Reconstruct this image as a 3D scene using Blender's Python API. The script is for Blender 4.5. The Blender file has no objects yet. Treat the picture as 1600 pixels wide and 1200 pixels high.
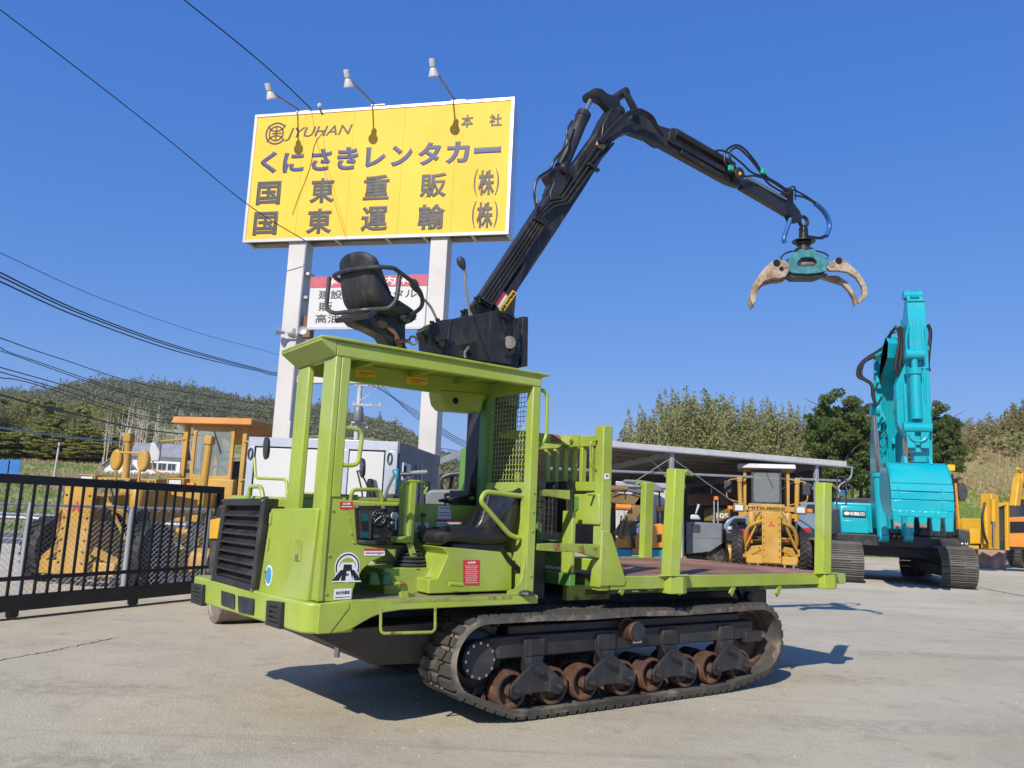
import bpy, bmesh, math, random
import numpy as np
from math import sin, cos, radians, pi, hypot, atan2, sqrt
from mathutils import Vector, Matrix
random.seed(7)
rng = np.random.default_rng(7)
SC = bpy.context.scene
COL = SC.collection
SC.unit_settings.scale_length = 0.8

# ------------------------------------------------------------------ camera, sky, sun
F_PX, CAM_H = 1250.0, 1.6
PITCH, ROLL = radians(9.0), radians(2.5)
SUN_AZ, SUN_EL = radians(-154.5), radians(37.0)      # azimuth from +Y towards +X
fwd = np.array([0, cos(PITCH), sin(PITCH)]); _u0 = np.array([0, -sin(PITCH), cos(PITCH)]); _r0 = np.array([1., 0, 0])
rgt = cos(ROLL)*_r0 + sin(ROLL)*_u0
upv = -sin(ROLL)*_r0 + cos(ROLL)*_u0
CAM = np.array([0, 0, CAM_H])
cd = bpy.data.cameras.new('camera'); co = bpy.data.objects.new('camera', cd); COL.objects.link(co)
co.matrix_world = Matrix(((rgt[0], upv[0], -fwd[0], 0), (rgt[1], upv[1], -fwd[1], 0), (rgt[2], upv[2], -fwd[2], CAM_H), (0, 0, 0, 1)))
cd.sensor_width = 36; cd.lens = 36*F_PX/1600; cd.clip_start = 0.05; cd.clip_end = 6000
SC.camera = co
wd = bpy.data.worlds.new('World'); SC.world = wd; wd.use_nodes = True
wn = wd.node_tree; wn.nodes.clear()
sky = wn.nodes.new('ShaderNodeTexSky'); sky.sky_type = 'NISHITA'; sky.sun_disc = False
sky.sun_elevation = SUN_EL; sky.sun_rotation = SUN_AZ
sky.altitude = 0; sky.air_density = 1.0; sky.dust_density = 0.0; sky.ozone_density = 6.0
bg = wn.nodes.new('ShaderNodeBackground'); bg.inputs[1].default_value = 0.1
wo = wn.nodes.new('ShaderNodeOutputWorld')
# the camera's colour response to the clear sky: one power per channel over the whole sky
_sp = wn.nodes.new('ShaderNodeSeparateColor'); _cb = wn.nodes.new('ShaderNodeCombineColor')
wn.links.new(sky.outputs[0], _sp.inputs[0])
for _i, (_g, _k) in enumerate(((.917, .625), (.600, .575), (.325, .848))):
    _a = wn.nodes.new('ShaderNodeMath'); _a.operation = 'MULTIPLY'; _a.inputs[1].default_value = .1; wn.links.new(_sp.outputs[_i], _a.inputs[0])
    _b = wn.nodes.new('ShaderNodeMath'); _b.operation = 'POWER'; _b.inputs[1].default_value = _g; wn.links.new(_a.outputs[0], _b.inputs[0])
    _c = wn.nodes.new('ShaderNodeMath'); _c.operation = 'MULTIPLY'; _c.inputs[1].default_value = _k*10; wn.links.new(_b.outputs[0], _c.inputs[0])
    wn.links.new(_c.outputs[0], _cb.inputs[_i])
wn.links.new(_cb.outputs[0], bg.inputs[0]); wn.links.new(bg.outputs[0], wo.inputs[0])
sd = bpy.data.lights.new('sun', 'SUN'); sd.energy = 5.0; sd.angle = radians(0.5); sd.color = (1.0, 0.93, 0.82)
so = bpy.data.objects.new('sun', sd); COL.objects.link(so)
sv = Vector((sin(SUN_AZ)*cos(SUN_EL), cos(SUN_AZ)*cos(SUN_EL), sin(SUN_EL)))
so.rotation_euler = sv.to_track_quat('Z', 'Y').to_euler(); so.location = sv*60
vs = SC.view_settings; vs.view_transform = 'Standard'; vs.look = 'None'; vs.exposure = 0.1; vs.gamma = 1.0; vs.use_curve_mapping = False
SC.cycles.max_bounces = 5; SC.cycles.diffuse_bounces = 3; SC.cycles.glossy_bounces = 3; SC.cycles.transmission_bounces = 6; SC.cycles.transparent_max_bounces = 8
SC.cycles.use_denoising = True
SC.cycles.sample_clamp_indirect = 6.0

# ------------------------------------------------------------------ frames: photo point -> point on a known real plane
def ray(x, y):
    return fwd + rgt*(x-800)/F_PX - upv*(y-600)/F_PX
def hit(x, y, p0, n):
    d = ray(x, y); t = ((np.asarray(p0, float)-CAM)@n)/(d@n)
    return CAM+t*d
def gnd(x, y, z=0.): return hit(x, y, (0, 0, z), np.array([0, 0, 1.]))
class Frame:
    def __init__(s, ox, oy, rz, oz=0., k=1.):
        s.o = np.array([ox, oy, oz], float); s.rz = rz; s.k = k
        s.u = np.array([cos(rz), sin(rz), 0]); s.v = np.array([-sin(rz), cos(rz), 0]); s.w = np.array([0, 0, 1.])
    def L(s, P):
        d = np.asarray(P)-s.o; return (d@s.u/s.k, d@s.v/s.k, d@s.w/s.k)
    def W(s, l): return s.o+s.k*(l[0]*s.u+l[1]*s.v+l[2]*s.w)
    def Y(s, x, y, c): return s.L(hit(x, y, s.W((0, c, 0)), s.v))
    def X(s, x, y, c): return s.L(hit(x, y, s.W((c, 0, 0)), s.u))
    def Z(s, x, y, c): return s.L(hit(x, y, s.W((0, 0, c)), s.w))
    def N(s, x, y, p, n):
        n = n[0]*s.u+n[1]*s.v+n[2]*s.w; return s.L(hit(x, y, s.W(p), n))

# ------------------------------------------------------------------ materials
MATS = {}
class NT:
    def __init__(s, name):
        s.m = bpy.data.materials.new(name); s.m.use_nodes = True; s.t = s.m.node_tree; s.n = s.t.nodes
        s.b = s.n['Principled BSDF']; MATS[name] = s.m
        s.co = None
    def add(s, t, **k):
        n = s.n.new(t)
        for a, b in k.items(): setattr(n, a, b)
        return n
    def ln(s, a, b): s.t.links.new(a, b)
    def coord(s):
        if s.co is None: s.co = s.add('ShaderNodeTexCoord').outputs['Object']
        return s.co
    def world(s): return s.add('ShaderNodeNewGeometry').outputs['Position']
    def map(s, scale, co=None, rot=(0, 0, 0)):
        m = s.add('ShaderNodeMapping'); s.ln(co or s.coord(), m.inputs[0]); m.inputs['Scale'].default_value = scale; m.inputs['Rotation'].default_value = rot
        return m.outputs[0]
    def noise(s, scale, detail=4, rough=.6, co=None, dist=0.):
        n = s.add('ShaderNodeTexNoise'); s.ln(co or s.coord(), n.inputs['Vector'])
        n.inputs['Scale'].default_value = scale; n.inputs['Detail'].default_value = detail; n.inputs['Roughness'].default_value = rough; n.inputs['Distortion'].default_value = dist
        return n.outputs['Fac']
    def ramp(s, f, a, b, lo=0., hi=1.):
        n = s.add('ShaderNodeMapRange'); n.interpolation_type = 'SMOOTHSTEP'
        s.ln(f, n.inputs[0]); n.inputs[1].default_value = a; n.inputs[2].default_value = b; n.inputs[3].default_value = lo; n.inputs[4].default_value = hi
        return n.outputs[0]
    def math(s, op, a, b):
        n = s.add('ShaderNodeMath', operation=op)
        for i, x in enumerate((a, b)):
            if isinstance(x, (int, float)): n.inputs[i].default_value = x
            else: s.ln(x, n.inputs[i])
        return n.outputs[0]
    def mix(s, f, a, b, mode='MIX'):
        n = s.add('ShaderNodeMix', data_type='RGBA', blend_type=mode)
        for i, x in ((0, f), (6, a), (7, b)):
            if isinstance(x, (int, float)): n.inputs[i].default_value = x
            elif isinstance(x, tuple): n.inputs[i].default_value = (*x[:3], 1)
            else: s.ln(x, n.inputs[i])
        return n.outputs[2]
    def bump(s, h, strength=.3, dist=.01):
        n = s.add('ShaderNodeBump'); n.inputs['Strength'].default_value = strength; n.inputs['Distance'].default_value = dist
        s.ln(h, n.inputs['Height']); s.ln(n.outputs[0], s.b.inputs['Normal'])
    def col(s, c):
        if isinstance(c, tuple): s.b.inputs['Base Color'].default_value = (*c, 1)
        else: s.ln(c, s.b.inputs['Base Color'])
    def rough(s, r):
        if isinstance(r, float): s.b.inputs['Roughness'].default_value = r
        else: s.ln(r, s.b.inputs['Roughness'])

def paint(name, c, rough=.45, fade=0., chip=(.10, .075, .05), wear=0., wearc=(.13, .07, .035), var=.1, dirt=(.13, .10, .07), damt=.35, dsc=2.2, rust=0., metal=0., bump=.15, spec=.5, coat=0., streak=True):
    """painted or bare surface: patchy colour, dust, vertical runs, rust specks, fine relief"""
    t = NT(name)
    big = t.noise(dsc*.6, 3, .55); fine = t.noise(26, 5, .7)
    lo = tuple(max(0, x*(1-var)) for x in c); hi = tuple(min(1, x*(1+var)) for x in c)
    cc = t.mix(t.ramp(big, .3, .7), lo, hi)
    d = t.ramp(t.noise(dsc, 6, .68), .47, .78)
    if streak:
        st = t.ramp(t.noise(1., 4, .6, t.map((14, 14, 1.1))), .52, .8)
        d = t.math('MAXIMUM', d, t.math('MULTIPLY', st, .8))
    d = t.math('MULTIPLY', d, damt)
    cc = t.mix(d, cc, dirt)
    if fade:
        fd = t.ramp(t.noise(1.15, 5, .62, None, .6), .46, .62); gray = sum(c)/3
        cc = t.mix(t.math('MULTIPLY', fd, fade), cc, tuple(min(1, x*.8+gray*.42) for x in c))
        sc = t.ramp(t.noise(1., 3, .6, t.map((55, 55, 3.5), None, (.5, .35, .2))), .70, .76); cc = t.mix(t.math('MULTIPLY', sc, fade*.7), cc, tuple(min(1, x*.7+.14) for x in c))
        ch_ = t.ramp(t.noise(38, 3, .6), .70, .735); cc = t.mix(t.math('MULTIPLY', t.math('MULTIPLY', ch_, t.ramp(t.noise(1.7, 3, .6), .5, .6)), .85), cc, chip)
    if wear:
        bv = t.add('ShaderNodeBevel', samples=3); bv.inputs[0].default_value = .018
        gm = t.add('ShaderNodeNewGeometry'); dt = t.add('ShaderNodeVectorMath', operation='DOT_PRODUCT'); t.ln(bv.outputs[0], dt.inputs[0]); t.ln(gm.outputs['Normal'], dt.inputs[1])
        ed = t.ramp(dt.outputs['Value'], .99, .80); ew = t.math('MULTIPLY', ed, t.ramp(t.noise(9, 5, .7), .50, .62)); cc = t.mix(t.math('MULTIPLY', ew, wear), cc, wearc)
    if rust:
        r = t.math('MULTIPLY', t.ramp(t.noise(5.5, 8, .72), .66-.12*rust, .72-.1*rust), min(1., .5+rust))
        rc = t.mix(fine, (.10, .035, .014), (.30, .12, .045))
        cc = t.mix(r, cc, rc)
    t.col(cc)
    t.rough(t.ramp(t.math('ADD', t.math('MULTIPLY', fine, .5), t.math('MULTIPLY', d, 1.)), 0., 1.2, max(.05, rough-.1), min(1., rough+.35)))
    t.b.inputs['Metallic'].default_value = metal
    t.b.inputs['Specular IOR Level'].default_value = spec
    if coat: t.b.inputs['Coat Weight'].default_value = coat; t.b.inputs['Coat Roughness'].default_value = .12
    if bump: t.bump(fine, bump, .004)
    return t.m
def plain(name, c, rough=.6, metal=0., spec=.5, em=None):
    t = NT(name); n = t.noise(9, 4, .6)
    t.col(t.mix(n, tuple(x*.82 for x in c), tuple(min(1, x*1.12) for x in c))); t.rough(rough); t.b.inputs['Metallic'].default_value = metal
    t.b.inputs['Specular IOR Level'].default_value = spec
    return t.m
def glass(name, c=(.55, .62, .62), alpha=.35):
    t = NT(name); t.col(c); t.rough(.04); t.b.inputs['Alpha'].default_value = alpha; t.b.inputs['Specular IOR Level'].default_value = .6
    return t.m

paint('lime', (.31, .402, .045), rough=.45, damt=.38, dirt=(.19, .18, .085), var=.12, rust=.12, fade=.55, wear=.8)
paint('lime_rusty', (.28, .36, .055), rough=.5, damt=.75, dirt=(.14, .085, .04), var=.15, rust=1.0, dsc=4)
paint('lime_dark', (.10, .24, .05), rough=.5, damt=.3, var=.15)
paint('deck_rust', (.26, .135, .082), rough=.8, spec=.2, damt=.7, dirt=(.38, .25, .17), var=.4, rust=.55, bump=.5, streak=False)
paint('floor_plate', (.22, .20, .12), rough=.6, damt=.6, dirt=(.26, .17, .10), var=.25, rust=.6, bump=.4, streak=False)
paint('black_paint', (.022, .022, .022), spec=.4, fade=.3, chip=(.16, .15, .14), rough=.40, damt=.6, dirt=(.095, .085, .072), var=.3, rust=.06, dsc=3.5)
paint('black_greasy', (.016, .015, .014), rough=.42, damt=.6, dirt=(.07, .052, .036), var=.4, rust=.15, dsc=5)
paint('black_under', (.02, .021, .024), fade=.35, chip=(.5, .5, .48), rough=.55, damt=.65, dirt=(.13, .10, .07), var=.3, rust=.12, dsc=4)
paint('track_rubber', (.075, .068, .06), rough=.88, damt=1., dirt=(.33, .275, .205), var=.3, bump=.5, dsc=3.2, spec=.25, streak=False)
paint('tyre_rubber', (.035, .034, .034), rough=.85, damt=.8, dirt=(.17, .15, .125), var=.3, bump=.5, dsc=3, spec=.25, streak=False)
paint('roller_rust', (.085, .042, .026), rough=.65, damt=.75, dirt=(.23, .155, .095), var=.35, rust=.8, bump=.6, dsc=7, streak=False)
paint('seat_vinyl', (.016, .016, .017), rough=.36, damt=.35, dirt=(.10, .09, .08), var=.25, bump=.25, dsc=5, streak=False)
paint('seat_vinyl_worn', (.02, .02, .021), rough=.55, damt=.7, dirt=(.12, .115, .11), var=.35, bump=.35, dsc=6)
paint('plastic_dark', (.035, .037, .042), rough=.5, damt=.5, dirt=(.12, .11, .10), var=.25, dsc=6)
paint('plastic_grey', (.17, .175, .185), rough=.55, damt=.35, dirt=(.10, .09, .08), var=.1)
paint('grey_paint_and_shade', (.16, .18, .20), rough=.45, damt=.35, dirt=(.24, .22, .20), var=.12)  # grey machine paint; also the shade coloured onto the white box's side
paint('white_paint', (.57, .57, .56), rough=.42, damt=.2, dirt=(.42, .38, .33), var=.03, dsc=1.1)
paint('white_dirty', (.52, .52, .51), rough=.5, damt=.4, dirt=(.35, .32, .28), var=.06)
paint('post_white', (.54, .52, .50), rough=.55, damt=.5, dirt=(.42, .36, .30), var=.05, dsc=.9)
paint('alu', (.62, .64, .67), rough=.35, damt=.25, dirt=(.35, .34, .33), var=.06, metal=.6)
paint('galv', (.42, .44, .46), rough=.45, damt=.3, dirt=(.25, .24, .22), var=.12, metal=.5)
paint('steel', (.45, .46, .48), rough=.28, damt=.3, dirt=(.2, .17, .13), var=.1, metal=.9)
paint('steel_worn', (.26, .22, .18), rough=.55, damt=.6, dirt=(.14, .075, .04), var=.3, metal=.35, rust=.5, dsc=7, bump=.4)
paint('shoe_steel', (.12, .112, .10), rough=.6, damt=.6, dirt=(.25, .21, .165), var=.2, metal=.2, dsc=3)
t = NT('claw_steel'); _a = t.noise(5, 6, .68); _b = t.noise(30, 5, .7); _c = t.mix(t.ramp(_a, .40, .66), (.42, .35, .255), (.19, .115, .065)); _c = t.mix(t.ramp(_b, .54, .66, 0., .65), _c, (.11, .065, .038)); t.col(_c); t.rough(.62); t.b.inputs['Metallic'].default_value = .15; t.bump(_b, .5, .006)
paint('grapple_teal', (.02, .17, .20), rough=.45, damt=.55, dirt=(.22, .42, .44), var=.25, rust=.25, dsc=11, fade=.5)
paint('teal', (.0, .365, .445), rough=.34, damt=.3, dirt=(.05, .25, .26), var=.05, coat=.3, bump=.08, fade=.12, chip=(.02, .12, .13), wear=.5, wearc=(.03, .10, .10))
paint('teal_dark', (.0, .10, .12), rough=.5, damt=.3, dirt=(.05, .06, .05), var=.2)
paint('grader_yellow', (.47, .265, .035), fade=.35, rough=.5, damt=.55, dirt=(.25, .15, .05), var=.14, rust=.15)
paint('yellow_paint', (.62, .34, .015), rough=.42, damt=.35, dirt=(.26, .17, .06), var=.1, rust=.1)
paint('orange_paint', (.64, .24, .03), rough=.4, damt=.25, dirt=(.30, .16, .06), var=.1)
paint('orange_tarp', (.52, .22, .05), rough=.75, damt=.45, dirt=(.45, .25, .12), var=.12, bump=.4)
paint('brown_arm', (.20, .125, .04), rough=.45, damt=.4, dirt=(.11, .07, .03), var=.15)
paint('cyan_paint', (.0, .30, .45), rough=.35, damt=.2, var=.06)
paint('red_paint', (.40, .028, .02), rough=.4, damt=.3, var=.1)
paint('pink_paint', (.46, .09, .12), rough=.4, damt=.25, dirt=(.5, .2, .2), var=.08)
paint('blue_paint', (.05, .10, .20), rough=.3, damt=.25, dirt=(.2, .2, .2), var=.1)
paint('blue_light', (.17, .25, .36), rough=.3, damt=.25, dirt=(.3, .3, .3), var=.1)
paint('blue_vivid', (.03, .16, .48), rough=.55, damt=.1, var=.1)
paint('hose_blue', (.015, .10, .33), rough=.45, damt=.2, dirt=(.1, .18, .3), var=.2)
paint('sign_yellow', (.80, .50, .055), spec=.25, rough=.6, damt=.4, dirt=(.80, .44, .03), var=.06, dsc=.7, bump=.02)
paint('sign_frame', (.58, .56, .53), rough=.4, damt=.3, dirt=(.4, .36, .3), var=.05, metal=.2)
paint('gate_black', (.012, .012, .014), rough=.5, damt=.3, dirt=(.09, .08, .07), var=.25)
paint('rust_steel', (.17, .08, .045), rough=.8, damt=.5, dirt=(.28, .17, .1), var=.3, rust=.6, bump=.5)
paint('roof_sheet', (.42, .44, .46), rough=.5, damt=.35, dirt=(.25, .24, .23), var=.08, metal=.2)
paint('roof_under', (.26, .22, .19), rough=.75, damt=.4, dirt=(.14, .11, .09), var=.15)
paint('concrete_block', (.45, .41, .34), rough=.9, damt=.4, dirt=(.3, .27, .22), var=.12, bump=.6)
paint('block_red', (.38, .24, .17), rough=.9, damt=.5, dirt=(.42, .36, .3), var=.2, bump=.6)
paint('wood_trunk', (.10, .08, .055), rough=.9, damt=.5, dirt=(.2, .17, .13), var=.3, bump=.7)
paint('bare_wood', (.50, .44, .36), rough=.9, damt=.4, dirt=(.18, .15, .12), var=.2, bump=.5)
paint('bamboo_cane', (.30, .26, .13), rough=.7, damt=.4, dirt=(.2, .2, .12), var=.2)
paint('roof_tile', (.30, .31, .33), rough=.55, damt=.3, var=.1)
paint('house_white', (.78, .78, .77), rough=.7, damt=.15, var=.03)
paint('pole_concrete', (.50, .49, .47), rough=.8, damt=.3, dirt=(.3, .28, .26), var=.08)
plain('cable', (.012, .012, .013), .5)
plain('hose', (.014, .014, .015), .45)
plain('ink_grey', (.055, .05, .046), .5)
plain('ink_blue', (.03, .038, .12), .5)
plain('ink_black', (.012, .012, .013), .5)
plain('ink_red', (.42, .025, .03), .5)
plain('label_white', (.72, .73, .74), .45)
plain('label_red', (.50, .035, .03), .45)
plain('label_yellow', (.78, .46, .01), .45)
plain('label_blue', (.06, .30, .50), .4)
plain('label_green', (.03, .42, .25), .5)
plain('amber', (.75, .20, .02), .25)
plain('lens', (.60, .62, .58), .12)
plain('chrome', (.65, .66, .68), .12, 1.)
plain('mirror', (.55, .6, .66), .05, 1.)
plain('dark_void', (.006, .006, .006), .9)
glass('cab_glass', (.30, .34, .34), .38)
glass('dark_glass', (.03, .04, .045), .75)

# ------------------------------------------------------------------ mesh building
def V3(*a): return np.array(a, float)
class MB:
    def __init__(s): s.v = []; s.f = []
    def add(s, vs, fs):
        k = len(s.v); s.v += [tuple(map(float, p)) for p in vs]; s.f += [tuple(i+k for i in q) for q in fs]; return s
    def box(s, a, b):
        x0, y0, z0 = a; x1, y1, z1 = b
        return s.add([(x0, y0, z0), (x1, y0, z0), (x1, y1, z0), (x0, y1, z0), (x0, y0, z1), (x1, y0, z1), (x1, y1, z1), (x0, y1, z1)],
                     [(0, 3, 2, 1), (4, 5, 6, 7), (0, 1, 5, 4), (1, 2, 6, 5), (2, 3, 7, 6), (3, 0, 4, 7)])
    def hexa(s, lo, hi):   # two quads of 4 points
        return s.add(list(lo)+list(hi), [(0, 3, 2, 1), (4, 5, 6, 7), (0, 1, 5, 4), (1, 2, 6, 5), (2, 3, 7, 6), (3, 0, 4, 7)])
    def prism(s, pts, vec):
        n = len(pts); q = [tuple(np.asarray(p)+np.asarray(vec)) for p in pts]
        return s.add(list(pts)+q, [tuple(range(n))[::-1], tuple(range(n, 2*n))]+[(i, (i+1) % n, n+(i+1) % n, n+i) for i in range(n)])
    def ringprism(s, out, inn, vec):   # plate with a hole; same number of points
        n = len(out); w = np.asarray(vec)
        vs = list(out)+list(inn)+[tuple(np.asarray(p)+w) for p in out]+[tuple(np.asarray(p)+w) for p in inn]
        fs = []
        for i in range(n):
            j = (i+1) % n
            fs += [(i, j, n+j, n+i), (2*n+j, 2*n+i, 3*n+i, 3*n+j), (j, i, 2*n+i, 2*n+j), (n+i, n+j, 3*n+j, 3*n+i)]
        return s.add(vs, fs)
    def beam(s, p, q, w, h, up=(0, 0, 1)):
        p = V3(*p); q = V3(*q); d = q-p; d /= np.linalg.norm(d); up = V3(*up)
        if abs(d@up) > .98: up = V3(1, 0, 0)
        a = np.cross(d, up); a /= np.linalg.norm(a); b = np.cross(a, d)
        a *= w/2; b *= h/2
        return s.hexa([p-a-b, p+a-b, p+a+b, p-a+b], [q-a-b, q+a-b, q+a+b, q-a+b])
    def tube(s, pts, r, n=8, closed=False):
        P = [V3(*p) for p in pts]; m = len(P)
        rs = r if isinstance(r, (list, tuple)) else [r]*m
        T = []
        for i in range(m):
            if closed: d = P[(i+1) % m]-P[i-1]
            else: d = P[min(i+1, m-1)]-P[max(i-1, 0)]
            T.append(d/max(1e-9, np.linalg.norm(d)))
        a = np.cross(T[0], V3(0, 0, 1))
        if np.linalg.norm(a) < .1: a = np.cross(T[0], V3(1, 0, 0))
        a /= np.linalg.norm(a); vs = []
        for i in range(m):
            a = a-T[i]*(a@T[i]); a /= np.linalg.norm(a); b = np.cross(T[i], a)
            for k in range(n):
                t = 2*pi*k/n; vs.append(P[i]+rs[i]*(cos(t)*a+sin(t)*b))
        fs = []
        for i in range(m if closed else m-1):
            j = (i+1) % m
            for k in range(n): fs.append((i*n+k, i*n+(k+1) % n, j*n+(k+1) % n, j*n+k))
        if not closed: fs += [tuple(range(n))[::-1], tuple(range((m-1)*n, m*n))]
        return s.add(vs, fs)
    def cyl(s, p, q, r, r2=None, n=16): return s.tube([p, q], [r, r if r2 is None else r2], n)
    def lathe(s, prof, c, ax, n=20, a0=0.):   # prof: (radius, height along axis)
        c = V3(*c); ax = V3(*ax); ax /= np.linalg.norm(ax)
        a = np.cross(ax, V3(0, 0, 1))
        if np.linalg.norm(a) < .1: a = np.cross(ax, V3(1, 0, 0))
        a /= np.linalg.norm(a); b = np.cross(ax, a); vs = []
        for r, h in prof:
            for k in range(n):
                t = 2*pi*k/n+a0; vs.append(c+ax*h+r*(cos(t)*a+sin(t)*b))
        fs = [(i*n+k, i*n+(k+1) % n, (i+1)*n+(k+1) % n, (i+1)*n+k) for i in range(len(prof)-1) for k in range(n)]
        if prof[0][0] > 1e-4: fs.append(tuple(range(n))[::-1])
        if prof[-1][0] > 1e-4: fs.append(tuple(range((len(prof)-1)*n, len(prof)*n)))
        return s.add(vs, fs)
    def quad(s, *p): return s.add(p, [tuple(range(len(p)))])
    def mesh(s, name, smooth=35):
        me = bpy.data.meshes.new(name); me.from_pydata(s.v, [], s.f); me.update()
        bm = bmesh.new(); bm.from_mesh(me); bmesh.ops.remove_doubles(bm, verts=bm.verts, dist=1e-5)
        bmesh.ops.recalc_face_normals(bm, faces=bm.faces); bm.to_mesh(me); bm.free()
        if smooth:
            me.polygons.foreach_set('use_smooth', [True]*len(me.polygons)); me.set_sharp_from_angle(angle=radians(smooth))
        return me
def rnd(pts, r, n=4, closed=False):
    """round the corners of a polyline"""
    P = [V3(*p) for p in pts]; m = len(P); out = []
    rs = r if isinstance(r, (list, tuple)) else [r]*m
    for i in range(m):
        if not closed and i in (0, m-1): out.append(P[i]); continue
        a, b, c = P[i-1], P[i], P[(i+1) % m]
        la, lc = np.linalg.norm(a-b), np.linalg.norm(c-b); k = min(rs[i], la*.48, lc*.48)
        if k < 1e-6: out.append(b); continue
        p, q = b+(a-b)/la*k, b+(c-b)/lc*k
        for j in range(n+1):
            t = j/n; out.append((1-t)**2*p+2*t*(1-t)*b+t*t*q)
    return out
def spline(pts, n=8):
    P = [V3(*p) for p in pts]; P = [2*P[0]-P[1]]+P+[2*P[-1]-P[-2]]; out = []
    for i in range(1, len(P)-2):
        for j in range(n):
            t = j/n; a, b, c, d = P[i-1], P[i], P[i+1], P[i+2]
            out.append(.5*((2*b)+(c-a)*t+(2*a-5*b+4*c-d)*t*t+(3*b-a-3*c+d)*t**3))
    out.append(P[-2]); return out
def obj(name, me, m=None, parent=None, bevel=0., seg=2, loc=None, rot=None, label=None):
    if isinstance(me, MB): me = me.mesh(name)
    if m and not me.materials: me.materials.append(MATS[m])
    o = bpy.data.objects.new(name, me); COL.objects.link(o)
    if parent: o.parent = parent
    if loc is not None: o.location = loc
    if rot is not None: o.rotation_euler = rot
    if bevel:
        b = o.modifiers.new('bevel', 'BEVEL'); b.width = bevel; b.segments = seg; b.limit_method = 'ANGLE'; b.angle_limit = radians(40); b.harden_normals = False
    if label: o['label'] = label
    return o
def tag(o, label, cat=None, group=None, kind=None):
    o['label'] = label
    if cat: o['category'] = cat
    if group: o['group'] = group
    if kind: o['kind'] = kind
    return o
def thing(name, label, cat, fr=None, loc=(0, 0, 0), rz=0., group=None, k=1.):
    o = bpy.data.objects.new(name, None); COL.objects.link(o); o.empty_display_size = .2
    if fr: o.location = fr.o; o.rotation_euler = (0, 0, fr.rz); o.scale = (fr.k,)*3
    else: o.location = loc; o.rotation_euler = (0, 0, rz); o.scale = (k,)*3
    return tag(o, label, cat, group)
def struct(name, mb, m):
    o = obj(name, mb, m); o['kind'] = 'structure'; return o
def text_me(name, body, size, bold=0., depth=.002, align='CENTER', shear=0., sp=1.):
    cu = bpy.data.curves.new(name, 'FONT'); cu.body = body; cu.size = size; cu.bevel_depth = bold; cu.bevel_resolution = 1; cu.extrude = depth; cu.align_x = align; cu.align_y = 'CENTER'; cu.shear = shear; cu.space_character = sp
    cu.resolution_u = 3
    o = bpy.data.objects.new(name, cu); COL.objects.link(o)
    dg = bpy.context.evaluated_depsgraph_get(); me = bpy.data.meshes.new_from_object(o.evaluated_get(dg))
    bpy.data.objects.remove(o); bpy.data.curves.remove(cu); me.name = name
    zs = [v.co.z for v in me.vertices]
    if zs and max(zs) > depth:
        for v in me.vertices: v.co.z *= depth/max(zs)
    return me
def text(name, body, size, m, parent, p, ex, ey, bold=0., sx=1., depth=.002, align='CENTER', shear=0., fit=None):
    """writing whose reading direction is ex and whose top points to ey, centred on p"""
    me = text_me(name, body, size, bold, depth, align, shear)
    if fit:
        xs = [v.co.x for v in me.vertices]; ys = [v.co.y for v in me.vertices]
        cx, cy = (min(xs)+max(xs))/2, (min(ys)+max(ys))/2; kx, ky = fit[0]/(max(xs)-min(xs)), fit[1]/(max(ys)-min(ys))
        for v in me.vertices: v.co.x = (v.co.x-cx)*kx; v.co.y = (v.co.y-cy)*ky
    ex, ey = Vector(ex).normalized(), Vector(ey).normalized(); ez = ex.cross(ey)
    me.transform(Matrix(((ex.x*sx, ey.x, ez.x, p[0]), (ex.y*sx, ey.y, ez.y, p[1]), (ex.z*sx, ey.z, ez.z, p[2]), (0, 0, 0, 1))))
    return obj(name, me, m, parent)
def decal(name, m, parent, pts, off, text_lines=None, ink='ink_grey'):
    """a thin stuck-on label: quad pts (tl,tr,br,bl) pushed off its surface by vector off"""
    off = V3(*off); P = [V3(*p) for p in pts]
    o = obj(name, MB().prism([tuple(p) for p in P], tuple(off)), m, parent)
    if text_lines:
        ex = P[1]-P[0]; ey = P[0]-P[3]; w, h = np.linalg.norm(ex), np.linalg.norm(ey)
        for (s, fx, fy, fw, fh) in text_lines:
            c = P[3]+ex*fx+ey*fy+off*1.15
            text('lettering', s, .1, ink, o, tuple(c), tuple(ex), tuple(ey), fit=(w*fw, h*fh), depth=.0006, bold=.004)
    return o
def copy_tree(o, parent=None):
    c = o.copy(); COL.objects.link(c); c.parent = parent
    for ch in o.children: copy_tree(ch, c)
    return c
# ------------------------------------------------------------------ ground
t = NT('yard_concrete'); P = t.world()
a = t.noise(.55, 6, .62, P); b = t.noise(3.2, 6, .7, P); c = t.noise(60, 4, .75, P); st = t.noise(1, 5, .65, t.map((.35, 2.6, 1), P, (0, 0, radians(12))))
c0 = t.mix(t.ramp(a, .3, .72), (0.482, 0.431, 0.311), (0.582, 0.523, 0.386))
c0 = t.mix(t.math('MULTIPLY', t.ramp(st, .42, .8), .55), c0, (0.560, 0.510, 0.426))
c0 = t.mix(t.math('MULTIPLY', t.ramp(b, .50, .72), .6), c0, (0.336, 0.286, 0.218))
c0 = t.mix(t.math('MULTIPLY', t.ramp(t.noise(.23, 5, .6, P), .52, .72), .6), c0, (0.526, 0.442, 0.297))
c0 = t.mix(t.math('MULTIPLY', t.ramp(t.noise(1, 5, .7, t.map((.12, 3.8, 1), P, (0, 0, radians(-28)))), .55, .75), .5), c0, (0.302, 0.263, 0.202))     # scuffs left by tracks
c0 = t.mix(t.math('MULTIPLY', t.ramp(t.noise(1, 6, .75, t.map((.9, 7, 1), P, (0, 0, radians(8)))), .56, .72), .5), c0, (0.672, 0.622, 0.510))
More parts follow.
